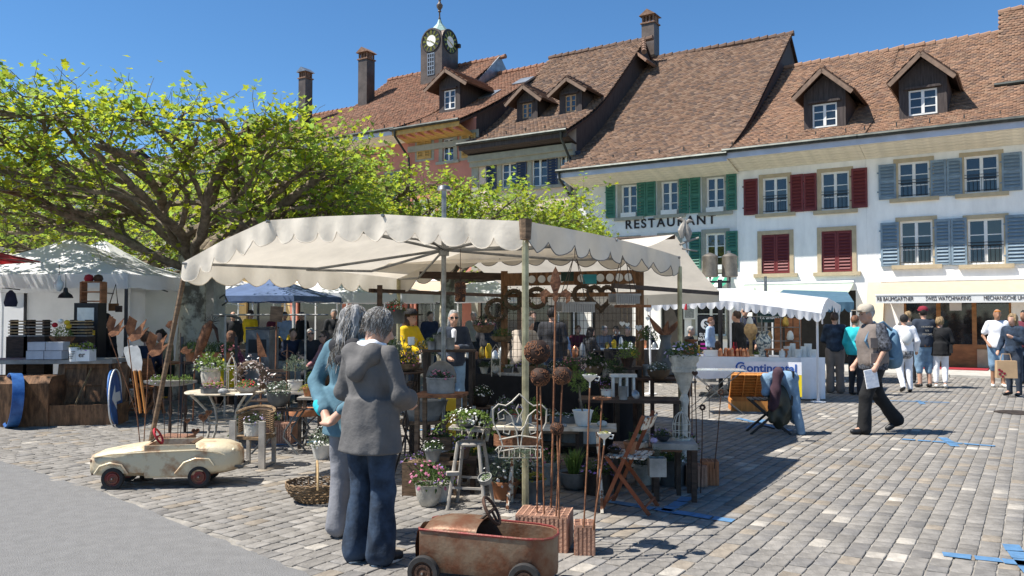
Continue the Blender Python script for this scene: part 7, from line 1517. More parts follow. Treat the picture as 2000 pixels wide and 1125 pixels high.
for px, py, Y, R_, lab, m_, sh, pe in ((1004, 585, 10.1, .105, 'dark twig wreath left of the front pole on the mesh', 'green_deep', 'o', None), (1048, 582, 10.0, .11, 'green twig wreath right of the front pole on the mesh', 'green_mid', 'o', 'dry_brown'), (1138, 575, 9.8, .1, 'small brown wreath above the hanging zinc box', 'dry_brown', 'o', None), (1174, 580, 9.75, .16, 'large heart-shaped twig wreath on the mesh', 'dry_brown', 'h', None), (970, 605, 10.2, .12, 'dark bushy wreath on the left timber post', 'green_deep', 'o', 'dry_pink')):
 wreath(lab, at(px, py, Y), R_, .045, m_, shape=sh, petal=pe, n=240)
for px, py, Y, w_, lab in ((1123, 600, 7.9, .37, 'wide grey slatted box hung on chains from the canopy'), (1219, 583, 8.2, .29, 'smaller grey slatted box hung on chains at the right')):
 t = thing('hanging_box', lab, 'hanging planter', tuple(at(px, py+10, Y)), R(28)); h = .1
 MB().b2((-w_/2, -.06, 0), (w_/2, .06, .012)).build('bottom', 'wood_grey', t); sm = MB().b2((-.011, -.006, 0), (.011, .006, h)).mesh('slat', 'wood_grey'); k = int(w_/.025)
 for i in range(k): inst('slat', sm, t, (-w_/2+(i+.5)*w_/k, -.064, .0)); inst('slat', sm, t, (-w_/2+(i+.5)*w_/k, .064, .0))
 MB().b2((-w_/2-.01, -.074, h*.8), (w_/2+.01, -.071, h)).build('rail', 'wood_grey', t)
 for x in (-1, 1):
  for y in (-1, 1): chain(t, (x*w_*.42, y*.05, h), (x*w_*.05, 0, h+.42))
 chain(t, (0, 0, h+.42), (0, 0, h+.52))
t = thing('hanging_lantern', 'cylindrical pierced rust lantern hanging near the grey mast', 'lantern', tuple(at(899, 590, 8.0))); MB().lathe([(.045, 0), (.05, .01), (.055, .1), (.05, .19), (.04, .2)], n=16, cap=False).build('lantern_body', 'pierced', t, True); mb = MB(); r_ = random.Random(3)
for i in range(40): a = r_.uniform(0, 6.28); z = r_.uniform(.015, .18); mb.tube([(.054*math.cos(a+.25*math.cos(q)), .054*math.sin(a+.25*math.cos(q)), z+.014*math.sin(q)) for q in np.linspace(0, 6.28, 7)], .003, 3)
stuff(mb.build('cutwork', 'rust', t)); chain(t, (0, 0, .2), (0, 0, .52))
t = thing('sign', 'teal fabric sign hanging on the timber rack', 'sign', tuple(at(1152, 545, 9.55)), R(-15)); MB().box((0, 0, 0), (.16, .008, .11)).build('panel', 'teal_sign', t)
t = thing('sign', 'dark slate sign hanging on the timber rack', 'sign', tuple(at(1108, 540, 9.6)), R(-15)); MB().box((0, 0, 0), (.15, .008, .11)).build('panel', 'chalkboard', t)
for px, py, s_, lab, m_ in ((1215, 632, .032, 'left white wooden heart hanging on a string', 'enamel_white'), (1225, 634, .028, 'middle white wooden heart hanging on a string', 'enamel_white'), (1247, 640, .04, 'right checked white heart hanging on a string', 'enamel_white'), (1265, 622, .025, 'small white pendant near the timber post', 'enamel_white')):
 t = thing('heart_pendant', lab, 'pendant', tuple(at(px, py, 9.0))); mb = MB(); mb.prism(heart_out(s_), .012, (0, 0, 0), (1, 0, 0), (0, 0, 1)); mb.build('heart', m_, t); MB().tube([(0, 0, s_*.3), (0, 0, .22)], .002, 3).build('string', 'willow', t)
tag(MB().bar((-.2, 0, 0), (.2, 0, 0), .03, .035, up=(0, 1, 0)).build('hanging_bar', 'rust', None, loc=at(1236, 598, 9.0)), 'rusty bar from which the white hearts hang', 'bar')
t = thing('glass_pendant', 'pair of sparkling glass droplets on strings', 'pendant', tuple(at(1206, 650, 9.0))); 
for x in (-.02, .02): MB().ell((x, 0, 0), (.008, .008, .014), 6, 5).build('droplet', 'glass_clear', t); MB().tube([(x, 0, .01), (x, 0, .12)], .0015, 3).build('string', 'iron', t)
tag(MB().box((0, 0, 0), (.045, .01, .055)).build('price_tag', 'yellow_box', None, loc=at(1237, 690, 9.0)), 'orange tag hanging by the timber post', 'tag')
potted('hanging wicker basket of pansies left of the black table', at(945, 650, 10.6), 'bowl', 'wicker', .14, .1, 'bush', 'green_deep', 'petal_pink', 1.1, .9, 60); potted('hanging bowl of ivy left of the timber post', at(980, 668, 10.0), 'bowl', 'wicker', .13, .07, 'bush', 'green_mid', None, 1.1, .8, 61)
potted('grey hanging pot of green leaves at the far canopy corner', at(772, 632, 10.4), 'can', 'zinc_dark', .13, .18, 'bush', 'green_mid', 'petal_red', 1.2, .9, 62)
for i, (px, Y, z, k, pm, r_, h, fo, gr, pe, fr, fh, lab) in enumerate((
 (1010, 7.6, 0, 'tub', 'wood_dark', .13, .2, 'bush', 'green_deep', 'petal_white', 1.2, .9, 'dark tub of white blossom on the setts behind the folding bench'),
 (1065, 7.9, 0, 'pot', 'stone_white', .12, .22, 'bush', 'green_mid', 'petal_pink', 1.4, 1.0, 'pale floor pot of pink blossom behind the folding bench'),
 (1120, 7.7, 0, 'bowl', 'zinc_old', .15, .16, 'grass', 'green_light', None, 1.4, 1.2, 'grey floor bowl of tall grass behind the folding bench'),
 (1165, 7.5, 0, 'tub', 'iron', .12, .2, 'bush', 'green_mid', 'petal_violet', 1.3, .8, 'iron floor tub of violets beside the folding bench leg'),
 (1040, 8.5, .45, 'pot', 'terracotta', .09, .15, 'bush', 'green_light', None, 1.7, 1.2, 'terracotta pot of fresh green on the middle shelf'),
 (985, 8.6, .45, 'can', 'zinc_old', .08, .16, 'bush', 'green_grey', 'petal_lilac', 1.7, 1.3, 'zinc can of lilac blossom at the left of the middle shelf'),
 (1110, 8.4, .45, 'bowl', 'stone_white', .1, .1, 'succ', 'green_yellow', None, 1.1, 1.0, 'pale bowl of yellow rosettes on the middle shelf'),
 (905, 8.3, .0, 'tub', 'wood_old', .14, .24, 'bush', 'green_light', 'petal_yellow', 1.3, 1.0, 'wooden tub of yellow blossom behind the high chair'),
 (815, 7.5, .0, 'box', 'wood_old', .12, .3, 'bush', 'green_deep', 'petal_violet', 1.2, .8, 'brown crate of violets beside the grey-haired woman'),
 (955, 7.9, .0, 'pot', 'zinc_old', .11, .3, 'trail', 'green_mid', None, 1.0, 1.0, 'tall grey pot of trailing ivy left of the front pole'),
 (1225, 8.9, 1.06, 'pot', 'rust_dark', .07, .1, 'bush', 'green_light', None, 2.0, 1.4, 'rusty pot of bright leaves above the dark table'),
 (1160, 9.0, .96, 'bowl', 'wicker', .1, .1, 'bush', 'green_deep', 'dry_pink', 1.5, 1.1, 'wicker bowl of dry pink blossom at the black table end'),
 (1310, 7.9, .0, 'tub', 'zinc_dark', .13, .24, 'bush', 'green_mid', 'petal_white', 1.2, .9, 'dark tub of white flowers under the pedestal'),
 (1255, 7.9, .0, 'pot', 'stone_white', .11, .2, 'bush', 'green_deep', None, 1.3, 1.0, 'pale pot of dark leaves under the low brown bench'),
 (835, 9.6, 1.0, 'can', 'zinc_old', .08, .16, 'bush', 'green_grey', 'petal_white', 1.8, 1.4, 'grey can of silvery sprays left of the mast shelf'),
 (752, 9.8, 1.0, 'pot', 'terracotta_dull', .1, .16, 'bush', 'green_mid', None, 2.0, 1.4, 'brown pot of tall leaves behind the grey-haired woman\'s hood'))):
 potted(lab, on(px, Y, z), k, pm, r_, h, fo, gr, pe, fr, fh, 100+i)
ptab('brown middle shelf board before the black cloth', on(1045, 8.5, 0), .45, .95, .3, R(-8), 'wood_old', 'wood_dark', 'post')
ptab('tall narrow stand left of the mast shelf', on(835, 9.6, 0), 1.0, .3, .3, 0, 'wood_dark', 'iron', 'post'); ptab('tall narrow stand behind the grey-haired woman', on(752, 9.8, 0), 1.0, .3, .3, 0, 'wood_dark', 'iron', 'post'); ptab('small high stand above the dark table back', on(1225, 8.95, 0), 1.06, .3, .26, 0, 'wood_dark', 'iron', 'post')
PK = [('pot', 'terracotta', 'clay'), ('can', 'zinc_old', 'zinc'), ('bowl', 'stone_white', 'pale'), ('tub', 'zinc_dark', 'dark'), ('fluted', 'enamel_white', 'white')]
PF = [('bush', 'green_light', None, 'fresh leaves'), ('bush', 'green_mid', 'petal_pink', 'pink blossom'), ('grass', 'green_mid', None, 'grass'), ('bush', 'green_grey', 'petal_white', 'white blossom'), ('trail', 'green_mid', None, 'ivy'), ('succ', 'green_yellow', None, 'yellow rosettes'), ('bush', 'green_mid', 'petal_violet', 'violets')]
for place, h_, pts in (('on the low plank before the black cloth', .3, [(960, 8.9), (998, 8.8), (1036, 8.75), (1074, 8.7), (1112, 8.6), (1150, 8.5)]), ('on the setts left of the bistro table', 0, [(470, 11.0), (498, 10.9), (525, 10.8), (640, 10.4), (630, 9.3)]), ('on the setts around the high chair', 0, [(862, 7.2), (838, 7.0), (985, 7.3), (1040, 7.2)]), ('on the setts right of the rusty chair', 0, [(1275, 7.9), (1300, 8.6), (1330, 8.9), (1262, 8.4)])):
 for i, (px, Y) in enumerate(pts):
  k = PK[(i*3+len(place)) % 5]; f = PF[(i*2+len(place)) % 7]; potted(f'{k[2]} pot of {f[3]} {place}, {ORD[i]} from left', on(px, Y, h_), k[0], k[1], .095+.02*(i % 3), .16+.03*(i % 2), f[0], f[1], f[2], 1.5, 1.2, 130+i)
 if h_: ptab('low plank before the black cloth', on(1055, 8.72, 0), h_, 1.35, .3, R(-14), 'wood_old', 'wood_dark', 'post')
# left-hand wares
tp0 = G(440, 866); ptab('round cream garden table with curved iron legs', (tp0.x, tp0.y), .66, .98, .98, R(15), 'bench_top', 'iron_white', 'curve', .018, True)
TZ = .662
potted('tall white weathered urn of bushy herbs on the garden table', (at(412, 700, 10.75).x, 10.75, TZ), 'urn', 'stone_white', .13, .26, 'bush', 'green_light', 'petal_white', 1.7, 1.1, 70)
potted('round zinc tray of yellow succulents on the garden table', (at(420, 700, 10.2).x, 10.15, TZ), 'tub', 'zinc_dark', .15, .07, 'succ', 'green_yellow', 'petal_pink', 1.0, .9, 71)
tag(MB().ell((0, 0, .035), (.065, .045, .036), 12, 8).build('stone', 'stone_grey', None, True, loc=(at(436, 770, 9.93).x, 9.93, TZ)), 'speckled grey stone on the garden table', 'stone')
t = thing('lantern', 'slender white wire lantern on the garden table', 'lantern', (at(453, 700, 10.3).x, 10.3, TZ)); mb = MB()
for x in (-.05, .05): mb.tube([(x, -.03, 0), (x, -.03, .32), (x*.5, -.01, .4), (0, 0, .44)], .006, 4); mb.tube([(x, .03, 0), (x, .03, .32), (x*.5, .01, .4), (0, 0, .44)], .006, 4)
mb.tube([(0, 0, .44), (.02, 0, .47), (0, 0, .49), (-.02, 0, .47), (0, 0, .44)], .004, 4); mb.b2((-.06, -.04, 0), (.06, .04, .02)); mb.b2((-.055, -.035, .31), (.055, .035, .32)); mb.build('frame', 'iron_white', t)
wreath('pale dried-flower wreath leaning on the garden table', at(490, 738, 10.45), .17, .075, 'dry_pink', n=420, petal='petal_white')
potted('ribbed oval bowl with red primulas before the dried wreath', (at(484, 700, 10.1).x, 10.1, TZ), 'bowl', 'wood_grey', .11, .08, 'bush', 'green_light', 'petal_red', 1.1, .8, 72, 1.3)
tag(MB().box((0, 0, .003), (.2, .14, .004)).build('leaflet', 'paper_white', None, loc=(at(478, 770, 9.9).x, 9.87, TZ+.001), rot=(0, 0, .3)), 'white leaflet on the garden table edge', 'leaflet')
wp = G(488, 916); wc = thing('wicker_chair', 'small old wicker armchair used as a plant stand', 'chair', (wp.x, wp.y+.16, 0), R(-12)); mb = MB()
for k in range(9): z = .36+k*.022; mb.tube([(.19*math.cos(a), .16*math.sin(a)+.02, z+.04*max(0, math.sin(a))) for a in np.linspace(-.25, math.pi+.25, 22)], .009, 4)
mb.tube([(.2*math.cos(a), .17*math.sin(a)+.02, .57+.05*max(0, math.sin(a))) for a in np.linspace(-.35, math.pi+.35, 22)], .018, 6); mb.build('back_weave', 'wicker', wc)
MB().b2((-.17, -.14, .3), (.17, .15, .33)).build('seat', 'wicker', wc)
for x in (-1, 1):
 MB().b2((x*.17-.035, -.17, 0), (x*.17+.035, -.14, .5)).build('front_leg', 'wood_grey', wc); MB().b2((x*.15-.02, .12, 0), (x*.15+.02, .15, .4)).build('rear_leg', 'wood_grey', wc); MB().bar((x*.17, -.13, .03), (x*.15, .13, .03), .02).build('runner', 'wood_grey', wc)
potted('cream pot of dark rosettes in the wicker armchair', (wp.x, wp.y+.14, .335), 'tub', 'stone_white', .11, .14, 'bush', 'green_deep', 'petal_lilac', 1.1, .9, 73)
fb = at(545, 800, 9.7); fbt = thing('folding_table', 'narrow slatted folding table with black curved legs', 'table', (fb.x, 9.7, 0), R(-4))
for k in range(5): MB().b2((-.3, -.15+k*.06, .5), (.3, -.15+k*.06+.045, .515)).build('slat', 'wood_dark', fbt)
for x in (-1, 1):
 for y in (-1, 1): MB().tube([(x*.27, y*.13, .5), (x*.12, y*.13, .28), (x*.1, y*.13, .2), (x*.28, y*.14, 0)], .012, 5).build('leg', 'zinc_dark', fbt, True)
t = potted('dark iron cauldron of white daisies on the slatted table', (at(545, 700, 9.65).x, 9.65, .53), 'bowl', 'zinc_dark', .14, .16, 'bush', 'green_grey', 'petal_white', 1.25, .9, 74); t.location.z = .55
for a in range(3): MB().tube([(.08*math.cos(a*2.1), .08*math.sin(a*2.1), .02), (.1*math.cos(a*2.1), .1*math.sin(a*2.1), -.035)], .01, 5).build('foot', 'zinc_dark', t)
bt_ = G(600, 872); ptab('small round bistro table with orange mesh rim', (bt_.x, bt_.y), .46, .44, .44, 0, 'terracotta', 'zinc_old', 'tri', .07, True)
tag(MB().box((0, 0, .003), (.2, .14, .004)).build('leaflet', 'paper_white', None, loc=(bt_.x-.04, bt_.y-.05, .461), rot=(0, 0, -.2)), 'green and white leaflet on the bistro table', 'leaflet')
potted('dark basket bowl of leaves on the bistro table', (bt_.x+.12, bt_.y+.05, .462), 'bowl', 'wicker', .08, .08, 'succ', 'dry_brown', 'petal_pink', 1, .9, 75)
b6 = G(543, 868); block('ribbed clay block under the slatted folding table', (b6.x, b6.y+.12), .36, .22, .26, R(-6))
ptab('grey garden bench end behind the bistro table', (at(590, 740, 10.8).x, 10.8), .62, .8, .3, R(-6), 'wood_grey', 'iron', 'X')
potted('olive sapling in a white enamel pot with handle', (at(577, 700, 10.8).x, 10.8, .622), 'urn', 'enamel_white', .1, .14, 'bush', 'green_grey', None, 1.6, 1.4, 76)
for o in list(bpy.data.objects):
 if o.get('label') == 'olive sapling in a white enamel pot with handle': f = [c for c in o.children if c.name.startswith('foliage')][0]; f.location.z = .26; MB().tube([(0, 0, .1), (0, 0, .34)], .008, 5).build('stem', 'bark_branch', o)
potted('terracotta pot of yellow trailing blossom by the teal jacket', (at(604, 700, 10.1).x, 10.1, .624), 'pot', 'terracotta', .08, .11, 'trail', 'green_yellow', 'petal_yellow', .9, .8, 77); potted('green leafed herb in a dark pot behind the yellow blossom', (at(612, 700, 10.9).x, 10.9, .624), 'pot', 'zinc_dark', .08, .12, 'bush', 'green_mid', None, 1.6, 1.3, 78)
ptab('low table under the yellow trailing blossom', (at(610, 740, 10.1).x, 10.1), .62, .3, .3, 0, 'wood_grey', 'iron', 'post')
sc_ = thing('garden_chair', 'dark slatted iron chair behind the dried wreath', 'chair', (at(523, 780, 11.4).x, 11.4, 0), R(-10))
for k in range(6): MB().b2((-.21, .18, .5+k*.062), (.21, .2, .5+k*.062+.042)).build('back_slat', 'wood_dark', sc_); MB().b2((-.21, -.2+k*.065, .43), (.21, -.2+k*.065+.045, .445)).build('seat_slat', 'wood_dark', sc_)
for x in (-.22, .22): MB().bar((x, .19, 0), (x, .19, .88), .02).build('back_leg', 'iron', sc_); MB().bar((x, -.19, 0), (x, -.19, .43), .02).build('front_leg', 'iron', sc_)
def cone_orn(t, d): mb = MB(); mb.prism([(0, 0), (.1, .0), (.075, .06), (-.02, .3), (-.05, .35), (-.045, .22), (-.03, .02)], .012, tuple(d), (1, 0, 0), (0, 0, 1)); mb.build('fin', 'rust', t)
stake('rust fin sculpture on a rod before the waste bin', 510, 850, 11.5, 508, 697, orn=cone_orn, z0=0, r=.012)
def box_orn(t, d): mb = MB(); mb.box(tuple(d+Vector((0, 0, .1))), (.17, .1, .22), rotm(0, R(4), .2)); mb.build('bark_box', 'wood_old', t)
stake('bark-covered box on a rusty rod under the navy tent', 535, 850, 11.8, 540, 627, orn=box_orn, z0=0, r=.01)
def fleur2(t, d):
 mb = MB(); mb.tube([tuple(d), tuple(d+Vector((0, 0, .2)))], [.02, .004], 6)
 for s in (-1, 1): mb.tube([tuple(d+Vector((s*(.02+.06*math.sin(a)), 0, .03+.07*a/3))) for a in np.linspace(0, 3.4, 8)], .006, 4)
 mb.build('scroll_head', 'rust_dark', t)
stake('tall rusty scroll-headed stake right of the dried wreath', 557, 855, 11.2, 561, 700, orn=fleur2, z0=0, r=.01)
rf_ = thing('rust_sculpture', 'leaning cone of rusty sheet with a wiry top near the trunk', 'sculpture', tuple(at(378, 708, 12.3))); MB().tube([(0, 0, 0), (.12, 0, .28), (.2, .0, .52), (.26, 0, .62)], [.02, .075, .075, .03], 10).build('cone', 'rust', rf_, True); MB().tube([(.25, 0, .58), (.33, 0, .5), (.37, 0, .3)], [.03, .03, .012], 6).build('arm', 'rust_dark', rf_, True); mb = MB()
for k in range(24): a = k*.26*3; mb.tube([(.26, 0, .6), (.26+.11*math.cos(a), .1*math.sin(a*1.7), .63+.07*math.sin(a))], .003, 3)
mb.build('wire_crown', 'iron', rf_); MB().tube([(.02, 0, .05), (.0, 0, -.87)], .012, 6).build('stake', 'rust', rf_)
pr_ = thing('planter_rail', 'dark railing holding a row of terracotta pots by the trunk', 'railing', (at(410, 700, 12.8).x, 12.8, 0), R(-4))
for x in (-.45, .42): MB().bar((x, 0, 0), (x, 0, 1.28), .035).build('post', 'pole_dark', pr_)
MB().bar((-.45, 0, .98), (.42, 0, .98), .03, .04, up=(0, 1, 0)).build('rail', 'pole_dark', pr_); MB().b2((-.43, -.12, .86), (.4, .12, .89)).build('shelf', 'wood_dark', pr_)
for i, (x, nm) in enumerate(((-.3, 'leftmost'), (-.08, 'second'), (.12, 'third'), (.3, 'rightmost'))): potted(f'{nm} terracotta pot of greens on the dark railing', (pr_.location.x+x, 12.79, .892), 'pot', 'terracotta', .085, .15, 'bush', 'green_mid', None, 1.9, 1.2, 80+i)
mt = thing('clothes_rail', 'thin steel rail frame standing between stall and navy tent', 'rail', (at(520, 700, 12.6).x, 12.6, 0)); 
for x in (-.63, .6): MB().tube([(x, 0, 0), (x, 0, 1.62)], .016, 6).build('upright', 'pole_steel', mt)
MB().tube([(-.85, 0, 1.62), (.95, 0, 1.62)], .014, 6).build('crossbar', 'pole_steel', mt)
cbp = G(330, 778); cb_ = thing('menu_board', 'green menu board with a yellow frame on the setts', 'sign', (cbp.x, cbp.y, 0), R(-6)); MB().box((0, .12, .33), (.66, .03, .66), rotm(R(-14))).build('board', 'chalkboard', cb_); mb = MB(); Rm = rotm(R(-14))
for c, d in (((0, 0, .33), (.7, .035, .04)), ((0, 0, -.33), (.7, .035, .04)), ((.34, 0, 0), (.04, .034, .64)), ((-.34, 0, 0), (.04, .034, .64))): mb.box(np.array([0, .12, .33])+Rm @ np.array(c), d, Rm)
mb.build('frame', 'yellow_box', cb_)
for x in (-.22, .2): MB().box((x, .08, .55), (.16, .008, .12), Rm).build('poster', 'carpet_red', cb_)
MB().bar((0, .2, .6), (0, .45, 0), .03).build('prop', 'wood_dark', cb_)
bo_ = at(333, 745, 11.3); t = thing('boat_planter', 'shallow wooden trough of lettuce on turned legs', 'planter', (bo_.x, 11.3, 0), R(6)); mb = MB(); mb.sheet(np.array([[(x, -.11*(1-(x/.36)**2), .72), (x, -.07*(1-(x/.36)**2), .64+.05*(x/.36)**2), (x, .07*(1-(x/.36)**2), .64+.05*(x/.36)**2), (x, .11*(1-(x/.36)**2), .72)] for x in np.linspace(-.355, .355, 13)]), .012); mb.build('trough', 'wood_grey', t, True)
for x in (-.2, .0, .2): MB().lathe([(.02, 0), (.025, .1), (.012, .2), (.035, .3), (.012, .4), (.03, .5), (.02, .645)], (x, 0, 0), 10).build('leg', 'wood_dark', t, True)
for x in (-.18, .02, .2): inst('foliage', foliage('bush', 'green_light', 'petal_lilac' if x < 0 else None, 84), t, (x, 0, .68), (0, 0, x*9), (.13, .11, .12))
b7 = G(338, 868); block('flat clay block full of thin rods behind the cream pedal car', (b7.x, b7.y+.1), .38, .24, .1, R(-8))
b8 = G(402, 870); block('long low clay block with three rust hearts', (b8.x, b8.y+.05), .28, .1, .07, R(-6), True, 'terracotta_dull')
for px, py, s_, lab in ((382, 838, .05, 'lowest rust heart on a short stake'), (397, 812, .058, 'large cut-out rust heart on a stake'), (408, 800, .042, 'right small rust heart on a stake'), (366, 815, .036, 'narrow rust heart on a stake left of the cluster')):
 p = at(px, py+12, 10.0); rod(lab, (p.x, 10.0, .06), p, 'rust_dark', .004, orn=heart_orn(s_, 'rust', .2))
for i, (px0, px1, py1, lab) in enumerate(((322, 316, 660, 'leftmost thin rusty rod in the flat clay block'), (333, 333, 640, 'second thin rusty rod in the flat clay block'), (347, 353, 650, 'third thin rusty rod in the flat clay block'), (352, 362, 690, 'rightmost thin rusty rod in the flat clay block'))):
 def bird(t, d): mb = MB(); mb.prism([(-.06, .02), (-.02, -.01), (.05, 0), (.09, .05), (.03, .05), (.02, .09), (-.02, .08)], .008, tuple(d), (1, 0, 0), (0, 0, 1)); mb.build('bird', 'rust', t)
 p = at(px1, py1, 9.95); b = at(px0, 840, 9.95); rod(lab, (b.x, b.y, .1), p, 'rust_dark', .0045, orn=bird if i in (1, 3) else None)
def wing(t, d):
 mb = MB(); mb.prism([(0, 0), (.1, .1), (.2, .2), (.16, .06), (.24, .1), (.14, -.03), (.05, -.05)], .01, tuple(d), (1, 0, .1), (0, .2, 1)); mb.prism([(0, 0), (-.03, .12), (.02, .26), (.1, .2), (.06, .06)], .01, tuple(d+Vector((0, .03, 0))), (1, .2, 0), (0, -.2, 1)); mb.build('wings', 'rust', t)
stake('big rust butterfly on a leaning thin rod beside the oars', 276, 870, 9.6, 250, 660, orn=wing, z0=0, r=.006); stake('rust butterfly on a rod before the reading women', 280, 868, 9.6, 290, 690, orn=wing, z0=0, r=.006); stake('rust butterfly spread above the wooden chairs', 268, 790, 11.6, 212, 652, orn=wing, z0=.2, r=.006)
tcp = G(262, 815)
def teak(label, p, rz):
 t = thing('teak_chair', label, 'chair', p, rz)
 for x in (-.2, .2): MB().bar((x, -.24, 0), (x, .16, .92), .03, .045).build('leg', 'teak', t); MB().bar((x*.88, .26, 0), (x*.88, -.2, .44), .03, .045).build('leg', 'teak', t)
 for k in range(7): MB().b2((-.21, -.2+k*.058, .44), (.21, -.2+k*.058+.045, .458)).build('seat_slat', 'teak', t)
 for k in range(4): z = .6+k*.085; MB().box((0, .02+(z-.44)*.26, z), (.4, .018, .07), rotm(R(-20))).build('back_slat', 'teak', t)
 for y, z in ((-.2, .08), (.2, .1)): MB().bar((-.19, y, z), (.19, y, z), .025, .04, up=(0, 1, 0)).build('stretcher', 'teak', t)
 return t
teak('front teak folding chair beside the blue arrow sign', (tcp.x+.02, tcp.y+.3, 0), R(168)); teak('rear teak folding chair with the wide back behind the other', (tcp.x-.3, tcp.y+.75, 0), R(190))
for i, (px, lab) in enumerate(((248, 'left white-bladed oar leaning on the teak chairs'), (258, 'right white-bladed oar leaning on the teak chairs'))):
 a = at(px+27, 770, 10.9); b = at(px, 668, 11.0); t = thing('oar', lab, 'oar', tuple(a)); d = Vector(b)-Vector(a); MB().tube([(0, 0, -.25), tuple(d*.45)], .018, 8).build('shaft', 'orange_wood', t, True); mb = MB(); e = d.normalized(); sd_ = Vector((1, .3, 0)); sd_ = (sd_-e*sd_.dot(e)).normalized()
 n_ = e.cross(sd_); mb.prism([(-.018, 0), (.018, 0), (.06, .12), (.07, .3), (.05, .36), (-.05, .36), (-.07, .3), (-.06, .12)], .014, tuple(d*.43), tuple(sd_), tuple(e), tuple(n_)); mb.build('blade', 'enamel_white', t)
mat('sign_back', (.12, .13, .14), .5, .5)
t = thing('road_sign', 'round blue road sign with white arrow leaning on the open box', 'road sign', tuple(at(222, 800, 12.15))[:2]+(0,), R(104)); t.scale = (1.35, 1.35, 1.35); Rm = rotm(R(-6)); MB().lathe([(.001, 0), (.3, 0), (.305, .012), (.3, .02), (.001, .02)], (0, 0, .3), 32, rotm(R(84))).build('disc', 'sign_blue', t, True, 40); mb = MB(); mb.prism([(-.2, -.05), (.02, -.05), (.02, -.13), (.2, 0), (.02, .13), (.02, .05), (-.2, .05)], .004, (0, -.026, .3), (-1, 0, 0), (0, .1, 1), (0, 1, 0)); mb.build('arrow', 'paper_white', t); MB().tube([(.303*math.cos(a), -.012+.0*math.sin(a), .3+.303*math.sin(a)) for a in np.linspace(0, 6.283, 36, False)], .008, 5, closed=True).build('rim', 'paper_white', t)
t = thing('road_sign', 'round blue drum-edged road sign standing at the left chest', 'road sign', tuple(G(36, 834)), R(-50)); t.scale = (1.25, 1.25, 1.25); MB().lathe([(.3, 0), (.31, 0), (.31, .12), (.3, .12), (.28, .1)], (0, 0, .31), 32, rotm(R(86)), cap=False).build('rim', 'sign_blue', t, True, 40); MB().lathe([(.001, .05), (.3, .05)], (0, 0, .31), 32, rotm(R(86))).build('disc', 'sign_back', t, True, 40); MB().box((-.31, -.06, .3), (.012, .09, .13)).build('sticker', 'paper_white', t)
cx = G(150, 832); ob_ = thing('wooden_chest', 'open brown wooden box with its panelled lid propped up', 'chest', (cx.x-.02, cx.y+.3, 0), R(10)); w_, d_, h = 1.05, .5, .3
for a, b in (((-w_/2, -d_/2, 0), (w_/2, -d_/2+.025, h)), ((-w_/2, d_/2-.025, 0), (w_/2, d_/2, h)), ((-w_/2, -d_/2+.026, 0), (-w_/2+.025, d_/2-.026, h)), ((w_/2-.025, -d_/2+.026, 0), (w_/2, d_/2-.026, h))): MB().b2(a, b).build('side_board', 'wood_brown', ob_)
MB().b2((-w_/2+.026, -d_/2+.026, .01), (w_/2-.026, d_/2-.026, .03)).build('bottom', 'wood_brown', ob_)
Rm = rotm(R(-14)); MB().box((-.02, d_/2+.1, h+.27), (w_-.02, .025, .6), Rm).build('lid', 'wood_brown', ob_); 
for x in (-.47, -.16, .16, .43): MB().box((x, d_/2+.075, h+.27), (.09, .03, .58), Rm).build('lid_batten', 'wood_brown', ob_)
for z in (-.27, .0, .27): q = np.array([0, d_/2+.082, h+.27])+Rm @ np.array([0, 0, z]); MB().box(q, (w_-.05, .028, .07), Rm).build('lid_rail', 'wood_brown', ob_)
MB().bar((-.12, -.1, h), (-.05, d_/2+.12, h+.5), .006, .04).build('lid_strap', 'willow', ob_)
lc = thing('wooden_chest', 'second dark wooden chest cut by the left edge', 'chest', (at(10, 800, 11.8).x, 12.2, 0), R(6)); MB().b2((-.55, -.3, 0), (.5, .3, .62)).build('body', 'wood_brown', lc); MB().prism([(-.3, .621), (.3, .621), (.22, .72), (-.22, .72)], 1.07, (-.56, 0, 0), (0, 1, 0), (0, 0, 1), (1, 0, 0)).build('lid', 'wood_brown', lc)
ptab('grey plank counter behind the chests at left', (at(70, 700, 12.8).x, 12.9), .93, 2.5, .75, R(4), 'wood_grey', 'wood_dark', 'post', .06)
for i, (px, z, lab) in enumerate(((75, .94, 'lower left white carton on the plank counter'), (110, .94, 'lower right white carton on the plank counter'), (75, 1.075, 'upper left white carton on the plank counter'), (110, 1.075, 'upper right white carton on the plank counter'))):
 tag(MB().box((0, 0, .065), (.265, .2, .128)).build('carton', 'zinc_pale' if 'zinc_pale' in MATS else mat('zinc_pale', (.45, .46, .48), .7, var=.12, scale=5), None, loc=(at(px, 700, 12.65).x+.02*(i > 1), 12.65, z)), lab, 'carton')
t = thing('print_bag', 'white printed paper sack of flowers on the chest lid', 'sack', (at(145, 700, 12.2).x, 12.2, .93)); MB().lathe([(.06, 0), (.075, .2), (.07, .21)], n=12).build('sack', 'paper_white', t, True)
for k in range(5): MB().box((-.02+.01*k, -.072, .05+.025*k), (.06, .004, .008)).build('print_line', 'lettering_dark', t)
inst('foliage', foliage('bush', 'green_yellow', 'petal_yellow', 88), t, (0, 0, .2), (0, 0, 0), (.09, .09, .07))
potted('white box reading er with blue and green flowers', (at(168, 700, 12.25).x, 12.25, .935), 'box', 'paper_white', .1, .17, 'bush', 'green_light', 'petal_violet', 1.4, 1.0, 89)
for o in list(bpy.data.objects):
 if o.get('label') == 'white box reading er with blue and green flowers': inst('lettering', text_mesh('er', .11, 'rust_dark'), o, (-.06, -.103, .06), (R(90), 0, 0))
